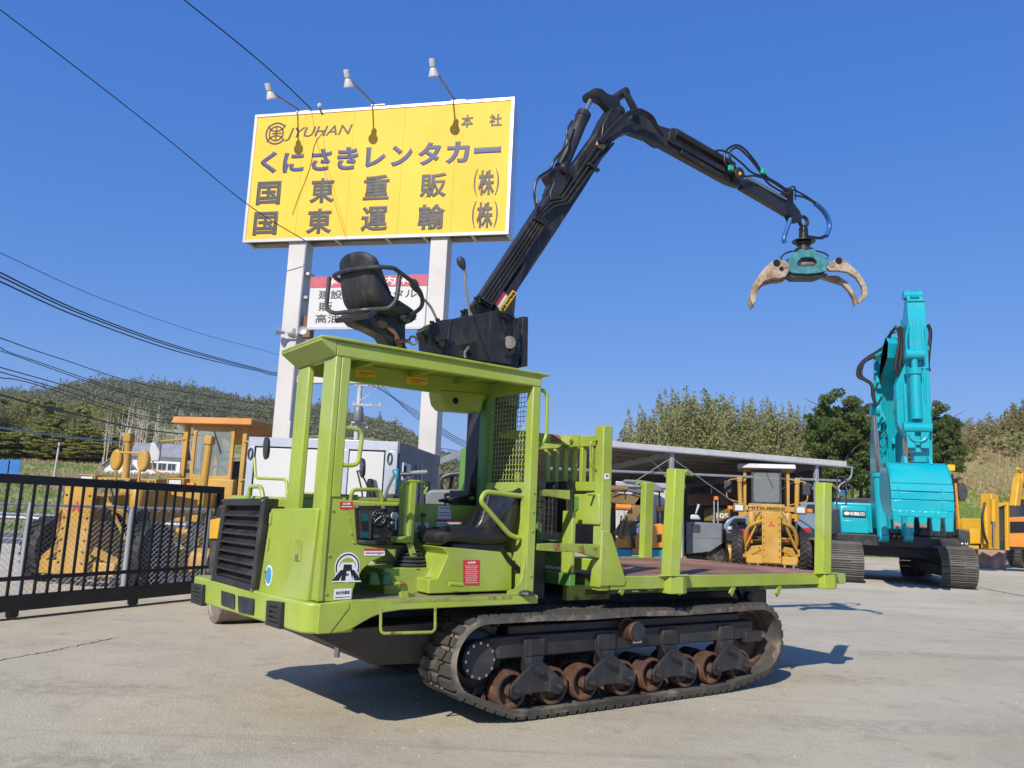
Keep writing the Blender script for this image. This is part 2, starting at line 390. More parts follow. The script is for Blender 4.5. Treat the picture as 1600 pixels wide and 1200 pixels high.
c0 = t.mix(t.math('MULTIPLY', t.ramp(t.noise(.9, 5, .65, P, .5), .64, .74), .5), c0, (0.157, 0.134, 0.112))      # oil spots
wv = t.add('ShaderNodeTexWave', wave_type='RINGS'); wv.inputs['Scale'].default_value = .16; wv.inputs['Distortion'].default_value = 3.5; wv.inputs['Detail'].default_value = 3; wv.inputs['Detail Scale'].default_value = .6; t.ln(t.map((1, 1, 1), P), wv.inputs['Vector'])
tk = t.math('MULTIPLY', t.ramp(wv.outputs['Fac'], .80, .95), t.ramp(t.noise(.45, 4, .6, P), .42, .62)); tk = t.math('MULTIPLY', tk, t.ramp(t.noise(9, 3, .6, P), .35, .6)); c0 = t.mix(t.math('MULTIPLY', tk, .45), c0, (0.269, 0.230, 0.179))      # curved track marks
c0 = t.mix(t.math('MULTIPLY', t.ramp(t.noise(.14, 3, .5, P), .50, .66), .45), c0, (0.672, 0.616, 0.510))     # dusted pale areas
sp = t.ramp(t.noise(130, 2, .5, P), .66, .74); c0 = t.mix(t.math('MULTIPLY', sp, .5), c0, (0.134, 0.112, 0.090))
sw = t.ramp(t.noise(95, 2, .5, P), .68, .74); c0 = t.mix(t.math('MULTIPLY', sw, .45), c0, (0.627, 0.560, 0.459))
gr_ = t.noise(28, 6, .8, P); c0 = t.mix(t.ramp(gr_, .3, .7, 0., .16), c0, (0.269, 0.224, 0.174))
t.col(c0); t.rough(.92); t.b.inputs['Specular IOR Level'].default_value = .15
t.bump(t.math('ADD', c, t.math('ADD', t.math('MULTIPLY', b, 1.2), gr_)), .8, .014)
yard = MB()
yard.box((-9.0, -15, -.30), (46, 47, 0.0))
struct('yard_ground', yard, 'yard_concrete')
# ================================================================== the lime tracked forwarder
M = Frame(1.1305, 7.1029, radians(35))
FW = thing('tracked_forwarder', 'lime green tracked forwarder with canopy cab, rusty log bed and black crane holding a grapple', 'forwarder', M)
def loft(mb, secs, cap=True):
    n = len(secs[0]); vs = [p for s in secs for p in s]
    fs = [(i*n+k, i*n+(k+1) % n, (i+1)*n+(k+1) % n, (i+1)*n+k) for i in range(len(secs)-1) for k in range(n)]
    if cap: fs += [tuple(range(n))[::-1], tuple(range((len(secs)-1)*n, len(secs)*n))]
    return mb.add(vs, fs)
# ---- crawler track
def belt_path():
    P = []
    cf, rf, cr, rr = (-1.49, .475), .315, (1.735, .455), .335
    for a in np.linspace(95, 228, 26): P.append((cf[0]+rf*cos(radians(a)), cf[1]+rf*sin(radians(a))))
    P += [(-1.45, .135), (-1.2, .05), (-1.0, .036), (0, .036), (1.15, .036), (1.3, .045)]
    for a in np.linspace(-70, 88, 30): P.append((cr[0]+rr*cos(radians(a)), cr[1]+rr*sin(radians(a))))
    P += [(1.2, .782), (.55, .775), (.06, .79), (-.5, .782), (-1.0, .792)]
    return P
def resample(P, n):
    P = np.array(P+[P[0]]); d = np.r_[0, np.cumsum(np.hypot(*np.diff(P, axis=0).T))]
    t = np.linspace(0, d[-1], n, endpoint=False); return np.c_[np.interp(t, d, P[:, 0]), np.interp(t, d, P[:, 1])]
NL = 84; TW = .5
bp = resample(belt_path(), NL*2)
tg = np.roll(bp, -1, 0)-np.roll(bp, 1, 0); tg /= np.linalg.norm(tg, axis=1)[:, None]
nr = np.c_[tg[:, 1], -tg[:, 0]]          # path runs top -> front -> bottom -> rear: outward
cen = np.array([0.1, .42]); s_ = np.sign(((bp-cen)*nr).sum(1)); nr *= s_[:, None]
def make_track(name, label):
    mb = MB(); th = .042; n = len(bp); vs = []
    for i in range(n):
        o = bp[i]; q = bp[i]-nr[i]*th
        vs += [(o[0], .012, o[1]), (o[0], TW-.012, o[1]), (q[0], TW, q[1]), (q[0], 0, q[1])]
    fs = [(i*4+k, i*4+(k+1) % 4, ((i+1) % n)*4+(k+1) % 4, ((i+1) % n)*4+k) for i in range(n) for k in range(4)]
    belt = obj(name, mb.add(vs, fs), 'track_rubber', FW, label=label)
    # tread lug: a bar across the belt, chunky block towards each edge
    h = .024
    lm = MB()
    for (y0, y1, a, b, hh) in ((.012, .19, -.046, .022, h), (.18, .32, -.030, .030, h*.85), (.31, TW-.012, -.022, .046, h)):
        lm.hexa([(a-.006, y0, -.004), (b+.006, y0, -.004), (b+.006, y1, -.004), (a-.006, y1, -.004)], [(a, y0+.005, hh), (b, y0+.005, hh), (b, y1-.005, hh), (a, y1-.005, hh)])
    lme = lm.mesh('tread_lug', 0); lme.materials.append(MATS['track_rubber'])
    for i in range(0, n, 2):
        ang = atan2(tg[i][1], tg[i][0])
        o = obj('tread_lug', lme, None, belt)
        X = Vector((tg[i][0], 0, tg[i][1])); Z = Vector((nr[i][0], 0, nr[i][1])); Yv = Z.cross(X)
        if Yv.y < 0: X = -X; Yv = Z.cross(X)
        o.matrix_local = Matrix(((X.x, 0, Z.x, bp[i][0]), (0, 1, 0, 0), (X.z, 0, Z.z, bp[i][1]), (0, 0, 0, 1)))
    gm = MB().hexa([(-.02, .20, 0), (.02, .20, 0), (.02, .30, 0), (-.02, .30, 0)], [(-.008, .215, -.055), (.008, .215, -.055), (.008, .285, -.055), (-.008, .285, -.055)]).mesh('guide_tooth', 0)
    gm.materials.append(MATS['roller_rust'])
    for i in range(1, n, 2):
        X = Vector((tg[i][0], 0, tg[i][1])); Z = Vector((nr[i][0], 0, nr[i][1])); Yv = Z.cross(X)
        if Yv.y < 0: X = -X
        o = obj('guide_tooth', gm, None, belt); o.matrix_local = Matrix(((X.x, 0, Z.x, bp[i][0]-nr[i][0]*th), (0, 1, 0, 0), (X.z, 0, Z.z, bp[i][1]-nr[i][1]*th), (0, 0, 0, 1)))
    return belt
def make_frame():
    fr = MB().box((-1.3, .12, .46), (1.75, .34, .63)); fr.box((-1.2, .16, .63), (1.6, .30, .70))
    fr.hexa([(-1.3, .12, .46), (-1.3, .34, .46), (-1.3, .34, .63), (-1.3, .12, .63)], [(-1.5, .2, .5), (-1.5, .34, .5), (-1.5, .34, .6), (-1.5, .2, .6)])
    frame = obj('track_frame', fr, 'black_under', FW, .01)
    rl = MB().lathe([(0, -.03), (.038, -.03), (.045, -.018), (.05, .055), (.112, .06), (.116, 0), (.122, -.006), (.14, -.004), (.145, .01), (.145, .13), (0, .13)], (0, 0, 0), (0, 1, 0), 28)
    rme = rl.mesh('road_roller'); rme.materials.append(MATS['roller_rust'])
    for x in (-1.20, -.785, -.455, -.02, .33, .76, 1.11, 1.51):
        obj('road_roller', rme, None, frame, loc=(x, .085, .226)); obj('road_roller', rme, None, frame, loc=(x, .30, .226))
    ax = MB().cyl((0, .1, 0), (0, .4, 0), .04); axm = ax.mesh('axle'); axm.materials.append(MATS['roller_rust'])
    for x in (-1.20, -.785, -.455, -.02, .33, .76, 1.11, 1.51): obj('axle', axm, None, frame, loc=(x, .06, .226))
    for i, (x, d) in enumerate(((-.985, .208), (-.22, .218), (.55, .215), (1.32, .2))):
        pts = rnd([(-d-.06, 0, .20), (-d-.05, 0, .275), (-.05, 0, .43), (.05, 0, .43), (d+.05, 0, .275), (d+.06, 0, .20), (d+.01, 0, .165), (.10, 0, .205), (-.10, 0, .205), (-d-.01, 0, .165)], [.03, .03, .03, .03, .03, .03, .03, .04, .04, .03], 3, True)
        pl = MB().prism([tuple(p) for p in pts], (0, .03, 0)).mesh('bogie_link')
        b = obj('bogie_link', pl, 'black_under', frame, .004, loc=(x, .03, 0))
        for (bx, bz, r) in ((0, .372, .04), (-d, .232, .03), (d, .232, .03)):
            obj('pivot_bolt', MB().lathe([(0, -.045), (r*.6, -.045), (r*.65, -.02), (r, -.018), (r, .0)], (bx, .0, bz), (0, 1, 0), 6 if r < .035 else 14), 'black_under', b)
        hb = MB().hexa([(x-.05, .06, .33), (x+.05, .06, .33), (x+.05, .18, .33), (x-.05, .18, .33)], [(x-.10, .09, .47), (x+.10, .09, .47), (x+.10, .18, .47), (x-.10, .18, .47)])
        hb.box((x-.10, .085, .47), (x+.10, .20, .60))
        obj('hanger_bracket', hb, 'black_under', frame, .006)
        obj('pivot_boss', MB().cyl((x, .05, .372), (x, .2, .372), .055), 'roller_rust', frame)
    # sprocket drive with bolted cover, idler, carrier roller
    obj('sprocket', MB().lathe([(.0, .0), (.20, .0), (.235, .02), (.235, .05), (.14, .07), (0, .07)], (-1.49, .20, .465), (0, 1, 0), 28), 'black_greasy', frame)
    st = MB().lathe([(.285, .0), (.285, .03), (.24, .03), (.24, 0)], (-1.49, .23, .465), (0, 1, 0), 30); obj('sprocket_rim', st, 'black_greasy', frame)
    tm = MB().hexa([(-.03, 0, 0), (.03, 0, 0), (.03, .03, 0), (-.03, .03, 0)], [(-.012, 0, .035), (.012, 0, .035), (.012, .03, .035), (-.012, .03, .035)]).mesh('sprocket_tooth'); tm.materials.append(MATS['black_greasy'])
    for k in range(16):
        a = 2*pi*k/16; obj('sprocket_tooth', tm, None, frame, loc=(-1.49+.28*sin(a), .23, .465+.28*cos(a)), rot=(0, a, 0))
    cv = obj('drive_cover', MB().lathe([(0, -.012), (.135, -.012), (.15, .0), (.15, .08)], (-1.49, .12, .465), (0, 1, 0), 26), 'black_under', frame, .003)
    bm_ = MB().cyl((0, -.008, 0), (0, .0, 0), .012, n=6).mesh('cover_bolt'); bm_.materials.append(MATS['steel'])
    for k in range(12): obj('cover_bolt', bm_, None, frame, loc=(-1.49+.128*sin(k*pi/6), .112, .465+.128*cos(k*pi/6)))
    obj('idler_wheel', MB().lathe([(0, .02), (.06, .0), (.09, .05), (.23, .06), (.25, .0), (.285, .0), (.285, .16), (0, .16)], (1.735, .18, .455), (0, 1, 0), 30), 'roller_rust', frame)
    idb = MB().box((1.60, .08, .43), (1.84, .2, .53)); obj('idler_block', idb, 'black_under', frame, .008)
    obj('tension_bolt', MB().cyl((1.84, .13, .485), (1.92, .13, .485), .035, n=8), 'steel', frame)
    obj('carrier_roller', MB().lathe([(0, -.03), (.07, -.03), (.085, -.015), (.085, .10), (.105, .105), (.105, .16), (0, .16)], (.06, .03, .615), (0, 1, 0), 20), 'roller_rust', frame)
    obj('carrier_cap', MB().lathe([(0, -.02), (.06, -.02), (.078, -.01), (.078, .05)], (.06, .0, .615), (0, 1, 0), 18), 'black_under', frame)
    decal('warning_label', 'label_white', frame, [(.11, .118, .575), (.22, .118, .575), (.22, .118, .50), (.11, .118, .50)], (0, -.004, 0))
    return frame
tb = make_track('crawler_belt', 'dusty rubber crawler belt facing the viewer'); tf = make_frame()
FAR_Y = 2.42
for p in (tb, tf):
    c = copy_tree(p, FW); c.scale = (1, -1, 1); c.location = (0, FAR_Y, 0)
    if 'label' in c: c['label'] = 'far rubber crawler belt in the shade'
# ---- chassis
ch = MB().box((-2.25, .6, .52), (2.6, 1.8, .86)); obj('chassis_frame', ch, 'black_under', FW, .01)
sk = MB().hexa([(-2.2, .45, .42), (-2.2, 1.55, .42), (-1.6, 1.55, .40), (-1.6, .45, .40)], [(-2.88, .12, .74), (-3.0, 1.98, .74), (-1.6, 1.85, .74), (-1.6, .3, .74)])
obj('belly_plate', sk, 'black_under', FW, .01)
obj('belly_bolt', MB().cyl((-2.55, .35, .52), (-2.55, .35, .60), .02, n=6), 'steel', FW)
# ---- bumper and floor skirt
pl = rnd([(-2.60, .0, 0), (-2.87, .0, 0), (-2.945, .07, 0), (-3.155, 2.03, 0), (-3.10, 2.10, 0), (-2.6, 2.10, 0)], [0, .05, .05, .05, .05, 0], 4, True)
bump = obj('front_bumper', MB().prism([(p[0], p[1], .742) for p in pl], (0, 0, .20)), 'lime', FW, .016, 3)
FP = lambda x, y, x0=-2.94: M.N(x, y, (x0, 0, 0), (1, .107, 0))
fn = V3(-1, -.107, 0)/hypot(1, .107)
def front_plate(name, pts, m, parent, x0=-2.94, th=.02, out=.012, bev=.0):
    P = [V3(*FP(x, y, x0)) for x, y in pts]
    return obj(name, MB().prism([tuple(p+fn*out) for p in P], tuple(-fn*th)), m, parent, bev)
t = NT('vent_mesh'); w = t.add('ShaderNodeTexWave'); w.inputs['Scale'].default_value = 22; t.ln(t.map((1, 1, 1), rot=(0, radians(45), 0)), w.inputs['Vector'])
w2 = t.add('ShaderNodeTexWave'); w2.inputs['Scale'].default_value = 22; t.ln(t.map((1, 1.0, 1), rot=(radians(45), 0, radians(0))), w2.inputs['Vector'])
ff = t.ramp(t.noise(70, 2, .5, t.map((1, 1, 1))), .42, .58)
t.col(t.mix(ff, (.006, .007, .008), (.05, .052, .055))); t.rough(.6)
def expmesh(name, P, m, parent, nx, nz, r, depth):
    """expanded-metal sheet: crossing strands inside quad P (tl,tr,br,bl)"""
    tl, tr, br, bl = [V3(*p) for p in P]; mb = MB()
    def pt(a, b): return (tl*(1-a)+tr*a)*(1-b)+(bl*(1-a)+br*a)*b
    for s in (0, 1):
        for k in range(-nz, nx+1):
            a0, b0, a1, b1 = k/nx, 0., (k+nz)/nx, 1.
            if a0 < 0: b0 = -a0*nx/nz; a0 = 0.
            if a1 > 1: b1 = 1-(a1-1)*nx/nz; a1 = 1.
            if b1-b0 < .02: continue
            if s: a0, a1 = 1-a0, 1-a1
            mb.tube([pt(a0, b0), pt(a1, b1)], r, 3)
    o = obj(name, mb.mesh(name, 0), m, parent); o['kind'] = 'stuff'; return o
for q in ([(347, 923), (367.5, 929), (367, 952), (347, 945)], [(373, 931), (398, 936), (397, 961), (374, 956)]):
    P = [FP(*p) for p in q]
    v_ = obj('bumper_vent', MB().prism([tuple(V3(*p)+fn*.002) for p in rnd(P, .03, 3, True)], tuple(-fn*.01)), 'dark_void', bump)
    expmesh('vent_grid', [tuple(V3(*p)+fn*.006) for p in P], 'plastic_dark', bump, 11, 9, .004, 0)
for q in ([(304, 911), (321, 914), (320, 947), (303, 941)], [(422, 938), (445, 941), (443, 983), (420, 976)]):
    P = [V3(*FP(*p)) for p in q]
    g = obj('headlight_guard', MB().ringprism([tuple(p+fn*.03) for p in P], [tuple(P[0]*.8+P[2]*.2+fn*.03), tuple(P[1]*.8+P[3]*.2+fn*.03), tuple(P[2]*.8+P[0]*.2+fn*.03), tuple(P[3]*.8+P[1]*.2+fn*.03)], tuple(-fn*.05)), 'black_paint', bump, .006)
    obj('lamp_recess', MB().prism([tuple(p*.9+P[(i+2) % 4]*.1+fn*.003) for i, p in enumerate(P)], tuple(-fn*.01)), 'lens', g)
    for f in (.3, .5, .7):
        a = P[0]*(1-f)+P[3]*f; b = P[1]*(1-f)+P[2]*f
        obj('guard_bar', MB().beam(tuple(a*.95+b*.05+fn*.024), tuple(b*.95+a*.05+fn*.024), .014, .022), 'black_paint', g)
sk = [(-2.86, .94), (-2.65, .957), (-2.246, .949), (-1.044, .951), (-1.042, .887), (-2.241, .879), (-2.379, .866), (-2.47, .838), (-2.54, .805), (-2.61, .769), (-2.67, .75), (-2.746, .744), (-2.86, .744)]
obj('floor_skirt', MB().prism([(x, -.006, z) for x, z in sk], (0, .05, 0)), 'lime', FW, .006)
obj('corner_plate', MB().prism([(x, -.012, z) for x, z in [(-2.86, .944), (-2.655, .944), (-2.645, .93), (-2.645, .905), (-2.77, .746), (-2.86, .746)]], (0, .012, 0)), 'lime', FW, .005)
obj('worn_edge', MB().box((-2.34, -.0085, .930), (-1.30, .0, .9525)), 'lime_rusty', FW)
obj('floor_deck', MB().box((-2.8, .044, .915), (-1.045, .76, .953)), 'floor_plate', FW, .004)
obj('boarding_step', MB().tube(rnd([(-2.43, -.05, .90), (-2.42, -.05, .733), (-1.99, -.05, .722), (-2.0, -.05, .90)], .04, 5), .011, 8), 'lime_rusty', FW)
# ---- engine hood, grille, front door
hood = obj('engine_hood', MB().prism([(-2.84, .80, .93), (-2.98, 1.82, .93), (-1.15, 1.82, .93), (-1.15, .74, .93), (-2.6, .74, .93)], (0, 0, .70)), 'lime', FW, .02, 3)
G4 = [(361, 780), (427, 779), (409, 926), (342, 907)]
GP = [V3(*FP(x, y, -2.87)) for x, y in G4]
cen_ = sum(GP)/4
inn = [p+(cen_-p)*.16 for p in GP]
gr = obj('radiator_grille', MB().ringprism([tuple(p+fn*.07) for p in GP], [tuple(p+fn*.07) for p in inn], tuple(-fn*.12)), 'black_paint', FW, .012, 3)
obj('grille_backing', MB().prism([tuple(p+fn*.0) for p in inn], tuple(-fn*.01)), 'dark_void', gr)
expmesh('grille_mesh', [tuple(p+fn*.012) for p in inn], 'plastic_dark', gr, 22, 28, .0035, 0)
for k in range(1, 8):
    f = k/8; a = inn[0]*(1-f)+inn[3]*f; b = inn[1]*(1-f)+inn[2]*f
    sl = MB().hexa([tuple(a+fn*.065), tuple(b+fn*.065), tuple(b+fn*.025+V3(0, 0, .03)), tuple(a+fn*.025+V3(0, 0, .03))], [tuple(a+fn*.065-V3(0, 0, .012)), tuple(b+fn*.065-V3(0, 0, .012)), tuple(b+fn*.025+V3(0, 0, .018)), tuple(a+fn*.025+V3(0, 0, .018))])
    obj('grille_slat', sl, 'black_paint', gr)
for p in GP: obj('grille_bolt', MB().cyl(tuple(p*.95+cen_*.05+fn*.07), tuple(p*.95+cen_*.05+fn*.078), .012, n=6), 'steel_worn', gr)
DQ = [(432, 795), (506, 794), (489, 940), (412, 927)]
dr = front_plate('front_door', DQ, 'lime', FW, -2.85, .10, .045, .012)
P = [V3(*FP(x, y, -2.85))+fn*.046 for x, y in ((472, 844), (482, 845), (480, 877), (469, 875))]
lt = obj('door_latch', MB().prism([tuple(p+fn*.006) for p in P], tuple(-fn*.012)), 'lime_rusty', dr, .003)
obj('latch_key', MB().prism([tuple(V3(*FP(x, y, -2.85))+fn*.062) for x, y in ((474, 866), (477, 866), (476, 875), (473, 874))], tuple(-fn*.01)), 'steel', lt)
cc = V3(*FP(429.5, 899, -2.85)); yv = V3(.107, -1, 0)/hypot(1, .107)
obj('round_sticker', MB().prism([tuple(cc+yv*.058*cos(a)+V3(0, 0, .075*sin(a))+fn*.046) for a in np.linspace(0, 2*pi, 20, endpoint=False)], tuple(fn*.002)), 'label_white', dr)
obj('round_sticker', MB().prism([tuple(cc+yv*.045*cos(a)+V3(0, 0, .06*sin(a))+fn*.048) for a in np.linspace(0, 2*pi, 20, endpoint=False)], tuple(fn*.002)), 'label_blue', dr)
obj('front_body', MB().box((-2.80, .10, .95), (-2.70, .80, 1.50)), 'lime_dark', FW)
# near side panel with the curved cut-out, logo and label
sp = [(-2.83, .95), (-2.83, 1.64), (-2.72, 1.64), (-2.70, 1.587), (-2.625, 1.33), (-2.60, 1.322), (-2.40, 1.297), (-2.40, 1.25), (-2.43, 1.238), (-2.50, 1.21), (-2.56, 1.155), (-2.60, 1.08), (-2.617, 1.02), (-2.62, .95)]
spo = obj('side_panel', MB().prism([(x, .012, z) for x, z in sp], (0, .03, 0)), 'lime', FW, .004)
obj('dash_ledge', MB().box((-2.62, .044, 1.24), (-2.40, .74, 1.29)), 'lime', FW, .01)
lc = (-2.672, .010, 1.16)
def ringdisc(r0, r1, y, a0=0., a1=2*pi, n=32):
    A = np.linspace(a0, a1, n+1); mb = MB()
    for i in range(n): mb.quad(*[(lc[0]+r*cos(a)*.94, y, lc[2]+.012+r*sin(a)) for r, a in ((r0, A[i]), (r1, A[i]), (r1, A[i+1]), (r0, A[i+1]))])
    return mb
lg = obj('emblem', MB().prism([(lc[0]+.098*cos(a)*.94, .0115, lc[2]+.012+.102*sin(a)) for a in np.linspace(0, 2*pi, 36, endpoint=False)], (0, -.002, 0)), 'label_white', spo)
obj('emblem_ring', ringdisc(.082, .092, .0085), 'ink_black', lg)
obj('emblem_disc', ringdisc(.0, .066, .0088), 'lime', lg)
obj('emblem_base', MB().prism([(lc[0]+x*.94, .0085, lc[2]+z) for x, z in ((-.115, -.085), (.115, -.085), (.045, .045), (-.045, .045))], (0, -.001, 0)), 'label_white', lg)
for pts in ([(-.115, -.075), (-.062, -.075), (-.022, -.005), (-.052, -.005)], [(-.046, -.075), (-.012, -.075), (-.010, -.042), (.012, -.042), (.012, -.030), (-.008, -.030), (-.006, -.012), (.018, -.012), (.016, .004), (.046, -.075), (.03, .032), (-.03, .032)], [(.115, -.075), (.062, -.075), (.022, -.005), (.052, -.005)]):
    obj('emblem_letter', MB().prism([(lc[0]+x*.94, .0072, lc[2]+z) for x, z in pts], (0, -.001, 0)), 'ink_black', lg)
decal('maker_label', 'label_white', spo, [(-2.755, .010, 1.03), (-2.63, .010, 1.033), (-2.63, .010, .963), (-2.755, .010, .96)], (0, -.002, 0), [('林内作業車', .5, .62, .8, .36), ('――――――――', .5, .2, .86, .08)])
decal('red_label', 'label_red', spo, [M.Y(531, 784, .01), M.Y(552, 784, .01), M.Y(552, 797, .01), M.Y(531, 795, .01)], (0, -.002, 0), [('▲注意', .5, .72, .6, .3), ('――――――', .5, .3, .8, .12)], 'label_white')
decal('caution_label', 'label_white', spo, [M.Y(569, 857, .01), M.Y(601, 857, .01), M.Y(601, 868, .01), M.Y(569, 868, .01)], (0, -.002, 0), [('――――――', .5, .35, .9, .16)])
decal('caution_stripe', 'label_red', spo, [M.Y(569, 857, .008), M.Y(601, 857, .008), M.Y(601, 860.5, .008), M.Y(569, 860.5, .008)], (0, -.002, 0))
# ---- cab posts, roof
def post(name, x0, x1, y0, y1, z0, z1, m='lime', bev=.008): return obj(name, MB().box((x0, y0, z0), (x1, y1, z1)), m, FW, bev)
post('cab_post', -2.875, -2.83, .0, .215, .95, 2.61); post('cab_post', -2.83, -2.76, .0, .03, 1.64, 2.61)
post('cab_post', -2.875, -2.83, .50, .735, 1.45, 2.60); post('cab_post', -2.83, -2.76, .705, .735, 1.62, 2.60)
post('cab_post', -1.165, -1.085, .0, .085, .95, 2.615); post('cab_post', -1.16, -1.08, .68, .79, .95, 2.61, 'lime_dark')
obj('post_gusset', MB().prism([(x, .008, z) for x, z in ((-1.165, 1.30), (-1.165, .953), (-1.33, .953), (-1.33, .99), (-1.27, 1.0), (-1.215, 1.05), (-1.19, 1.12))], (0, .012, 0)), 'lime', FW, .003)
obj('mud_clod', MB().lathe([(.0, 0), (.07, .005), (.06, .025), (.02, .035), (0, .036)], (-1.16, -.0, .956), (0, 0, 1), 9), 'black_under', FW)
roof = obj('cab_roof', MB().prism([(-3.0, -.02, 2.716), (-2.87, -.03, 2.716), (-1.02, -.03, 2.705), (-1.02, .79, 2.705), (-2.87, .79, 2.716), (-3.0, .78, 2.716)], (0, 0, .022)), 'lime', FW, .009, 3)
obj('roof_beam', MB().box((-2.875, -.004, 2.61), (-1.085, .05, 2.714)), 'lime', roof, .008)
obj('roof_beam', MB().box((-2.875, .70, 2.56), (-1.085, .735, 2.712)), 'lime', roof, .008)
obj('roof_beam', MB().box((-1.15, .05, 2.58), (-1.09, .70, 2.704)), 'lime', roof, .008)
obj('roof_beam', MB().box((-2.87, .05, 2.60), (-2.83, .70, 2.712)), 'lime', roof, .008)
for x in (-2.45, -1.95, -1.5): obj('roof_rib', MB().box((x, .05, 2.66), (x+.045, .70, 2.712)), 'lime', roof)
obj('visor', MB().hexa([(-3.0, -.015, 2.700), (-2.876, -.004, 2.612), (-2.876, .735, 2.60), (-3.0, .77, 2.700)], [(-3.0, -.015, 2.715), (-2.876, -.004, 2.715), (-2.876, .735, 2.715), (-3.0, .77, 2.715)]), 'lime', roof, .004)
hb = [M.Y(688, 608, .69), M.Y(760, 614, .69), M.Y(752, 644, .69), M.Y(700, 640, .69), M.Y(692, 630, .69)]
bx_ = obj('roof_box', MB().prism(hb, (0, .22, 0)), 'lime', roof, .02, 3)
hc = M.Y(712, 626, .684); obj('box_hole', MB().cyl(hc, (hc[0], hc[1]+.02, hc[2]), .028), 'dark_void', bx_)
for q in ([(555, 577), (586.5, 579.5), (586.5, 590), (555, 588)], [(634.5, 588), (668, 590), (668, 601.5), (634.5, 600)]):
    decal('orange_label', 'label_yellow', roof, [M.Y(x, y, .699) for x, y in q], (0, -.002, 0), [('――――――――', .55, .6, .75, .1), ('――――', .45, .3, .4, .08)])
# rear panel and wire screen of the cab
obj('rear_panel', MB().box((-1.14, .085, .953), (-1.10, .68, 1.835)), 'lime', FW, .006)
wm = MB()
for k in range(14):
    y = .10+k*(.57/13); wm.tube([(-1.115+.004*(-1)**j, y, 1.84+j*.7/24) for j in range(25)]+[(-1.115, y, 2.60)], .003, 4)
for k in range(19):
    z = 1.86+k*.04; wm.tube([(-1.115, .085, z), (-1.115, .68, z)], .003, 4)
o = obj('wire_screen', wm.mesh('wire_screen', 0), 'lime', FW); o['kind'] = 'stuff'
# handles
def rail(name, pts, r=.014, m='lime', rr=.06, parent=None): return obj(name, MB().tube(rnd(pts, rr, 5), r, 10), m, parent or FW)
rail('grab_handle', [(-1.09, .05, 2.60), (-.985, .05, 2.59), (-.975, .05, 2.20), (-1.08, .05, 2.10)], .016)
rail('grab_handle', [(-2.76, .015, 2.12), (-2.63, .015, 2.115), (-2.645, .015, 1.865), (-2.76, .015, 1.86)], .016)
rail('hood_rail', [M.Y(548, 782, .76), M.Y(550, 765, .76), M.Y(594, 765, .76), M.Y(598, 784, .76)], .016)
rail('hood_rail', [FP(388, 778, -2.82), FP(391, 760, -2.82), FP(408, 760, -2.82), FP(411, 778, -2.82)], .018, rr=.09)
rail('mirror_arm', [FP(398, 715, -2.70), FP(399, 747, -2.70), FP(448, 749, -2.70), FP(449, 775, -2.70)], .012)
mc = V3(*FP(413, 700, -2.68))
obj('mirror', MB().lathe([(0, .0), (.085, .0), (.10, .012), (.085, .035), (0, .04)], tuple(mc), (.90, -.16, .05), 20), 'plastic_dark', FW)
obj('hood_top_rail', MB().box((-2.75, .78, 1.63), (-1.9, .84, 1.66)), 'lime', FW, .006)
obj('hood_top_rail', MB().box((-2.60, .95, 1.63), (-2.2, 1.2, 1.675)), 'lime', FW, .006)
# ---- dashboard
DY = .735
dq = [M.Y(553, 790, DY), M.Y(634, 790, DY), M.Y(634, 852, DY), M.Y(557, 850, DY)]
dash = obj('dashboard', MB().prism(dq, (0, -.02, 0)), 'black_paint', FW, .004)
def dpt(x, y, c=.713): return V3(*M.Y(x, y, c))
g = dpt(591, 809); obj('speedometer', MB().lathe([(0, -.004), (.052, -.004), (.06, -.014), (.066, -.008), (.066, .01)], tuple(g), (0, 1, 0), 24), 'plastic_dark', dash)
gf = obj('gauge_face', MB().lathe([(0, -.003), (.05, -.003), (.05, .0)], tuple(g-V3(0, .005, 0)), (0, 1, 0), 20), 'ink_black', dash)
obj('gauge_needle', MB().beam(tuple(g+V3(-.03, -.011, -.025)), tuple(g+V3(.02, -.011, .015)), .004, .004), 'label_white', gf)
for k in range(9):
    a = radians(-135+k*33.75); obj('gauge_tick', MB().beam(tuple(g+V3(.038*sin(a), -.010, .038*cos(a))), tuple(g+V3(.047*sin(a), -.010, .047*cos(a))), .003, .003), 'label_white', gf)
iq = [dpt(560, 797), dpt(579, 798), dpt(579, 842), dpt(562, 841)]
ib = obj('indicator_block', MB().prism([tuple(p) for p in iq], (0, -.015, 0)), 'plastic_dark', dash, .003)
for (a, b, m) in ((803, 814, 'teal_dark'), (815, 830, 'label_white'), (831, 840, 'teal_dark')):
    obj('indicator', MB().prism([tuple(dpt(564, a, .697)), tuple(dpt(575, a, .697)), tuple(dpt(576, b, .697)), tuple(dpt(566, b, .697))], (0, -.002, 0)), 'ink_black' if m == 'label_white' else m, ib)
for (x, y, r, m) in ((557, 792, .012, 'steel_worn'), (598, 793, .014, 'steel_worn'), (604, 806, .013, 'steel'), (605, 822, .011, 'chrome'), (606, 838, .011, 'chrome'), (613, 817, .012, 'label_white'), (629, 804, .013, 'label_red'), (626, 820, .014, 'label_white')):
    p = dpt(x, y); obj('dash_knob', MB().cyl(tuple(p), tuple(p-V3(0, .018, 0)), r, r*.85, 10), m, dash)
p = dpt(616, 806); obj('throttle_knob', MB().lathe([(0, -.02), (.03, -.015), (.03, .01)], tuple(p), (0, 1, 0), 14), 'label_white', dash); obj('throttle_lever', MB().beam(tuple(p-V3(0, .03, 0)), tuple(dpt(618, 828, .67)), .012, .01), 'label_white', dash)
p = dpt(589, 838); obj('badge_plate', MB().prism([tuple(p+V3(.03*cos(a), 0, .014*sin(a))) for a in np.linspace(0, 2*pi, 16, endpoint=False)], (0, -.004, 0)), 'steel', dash)
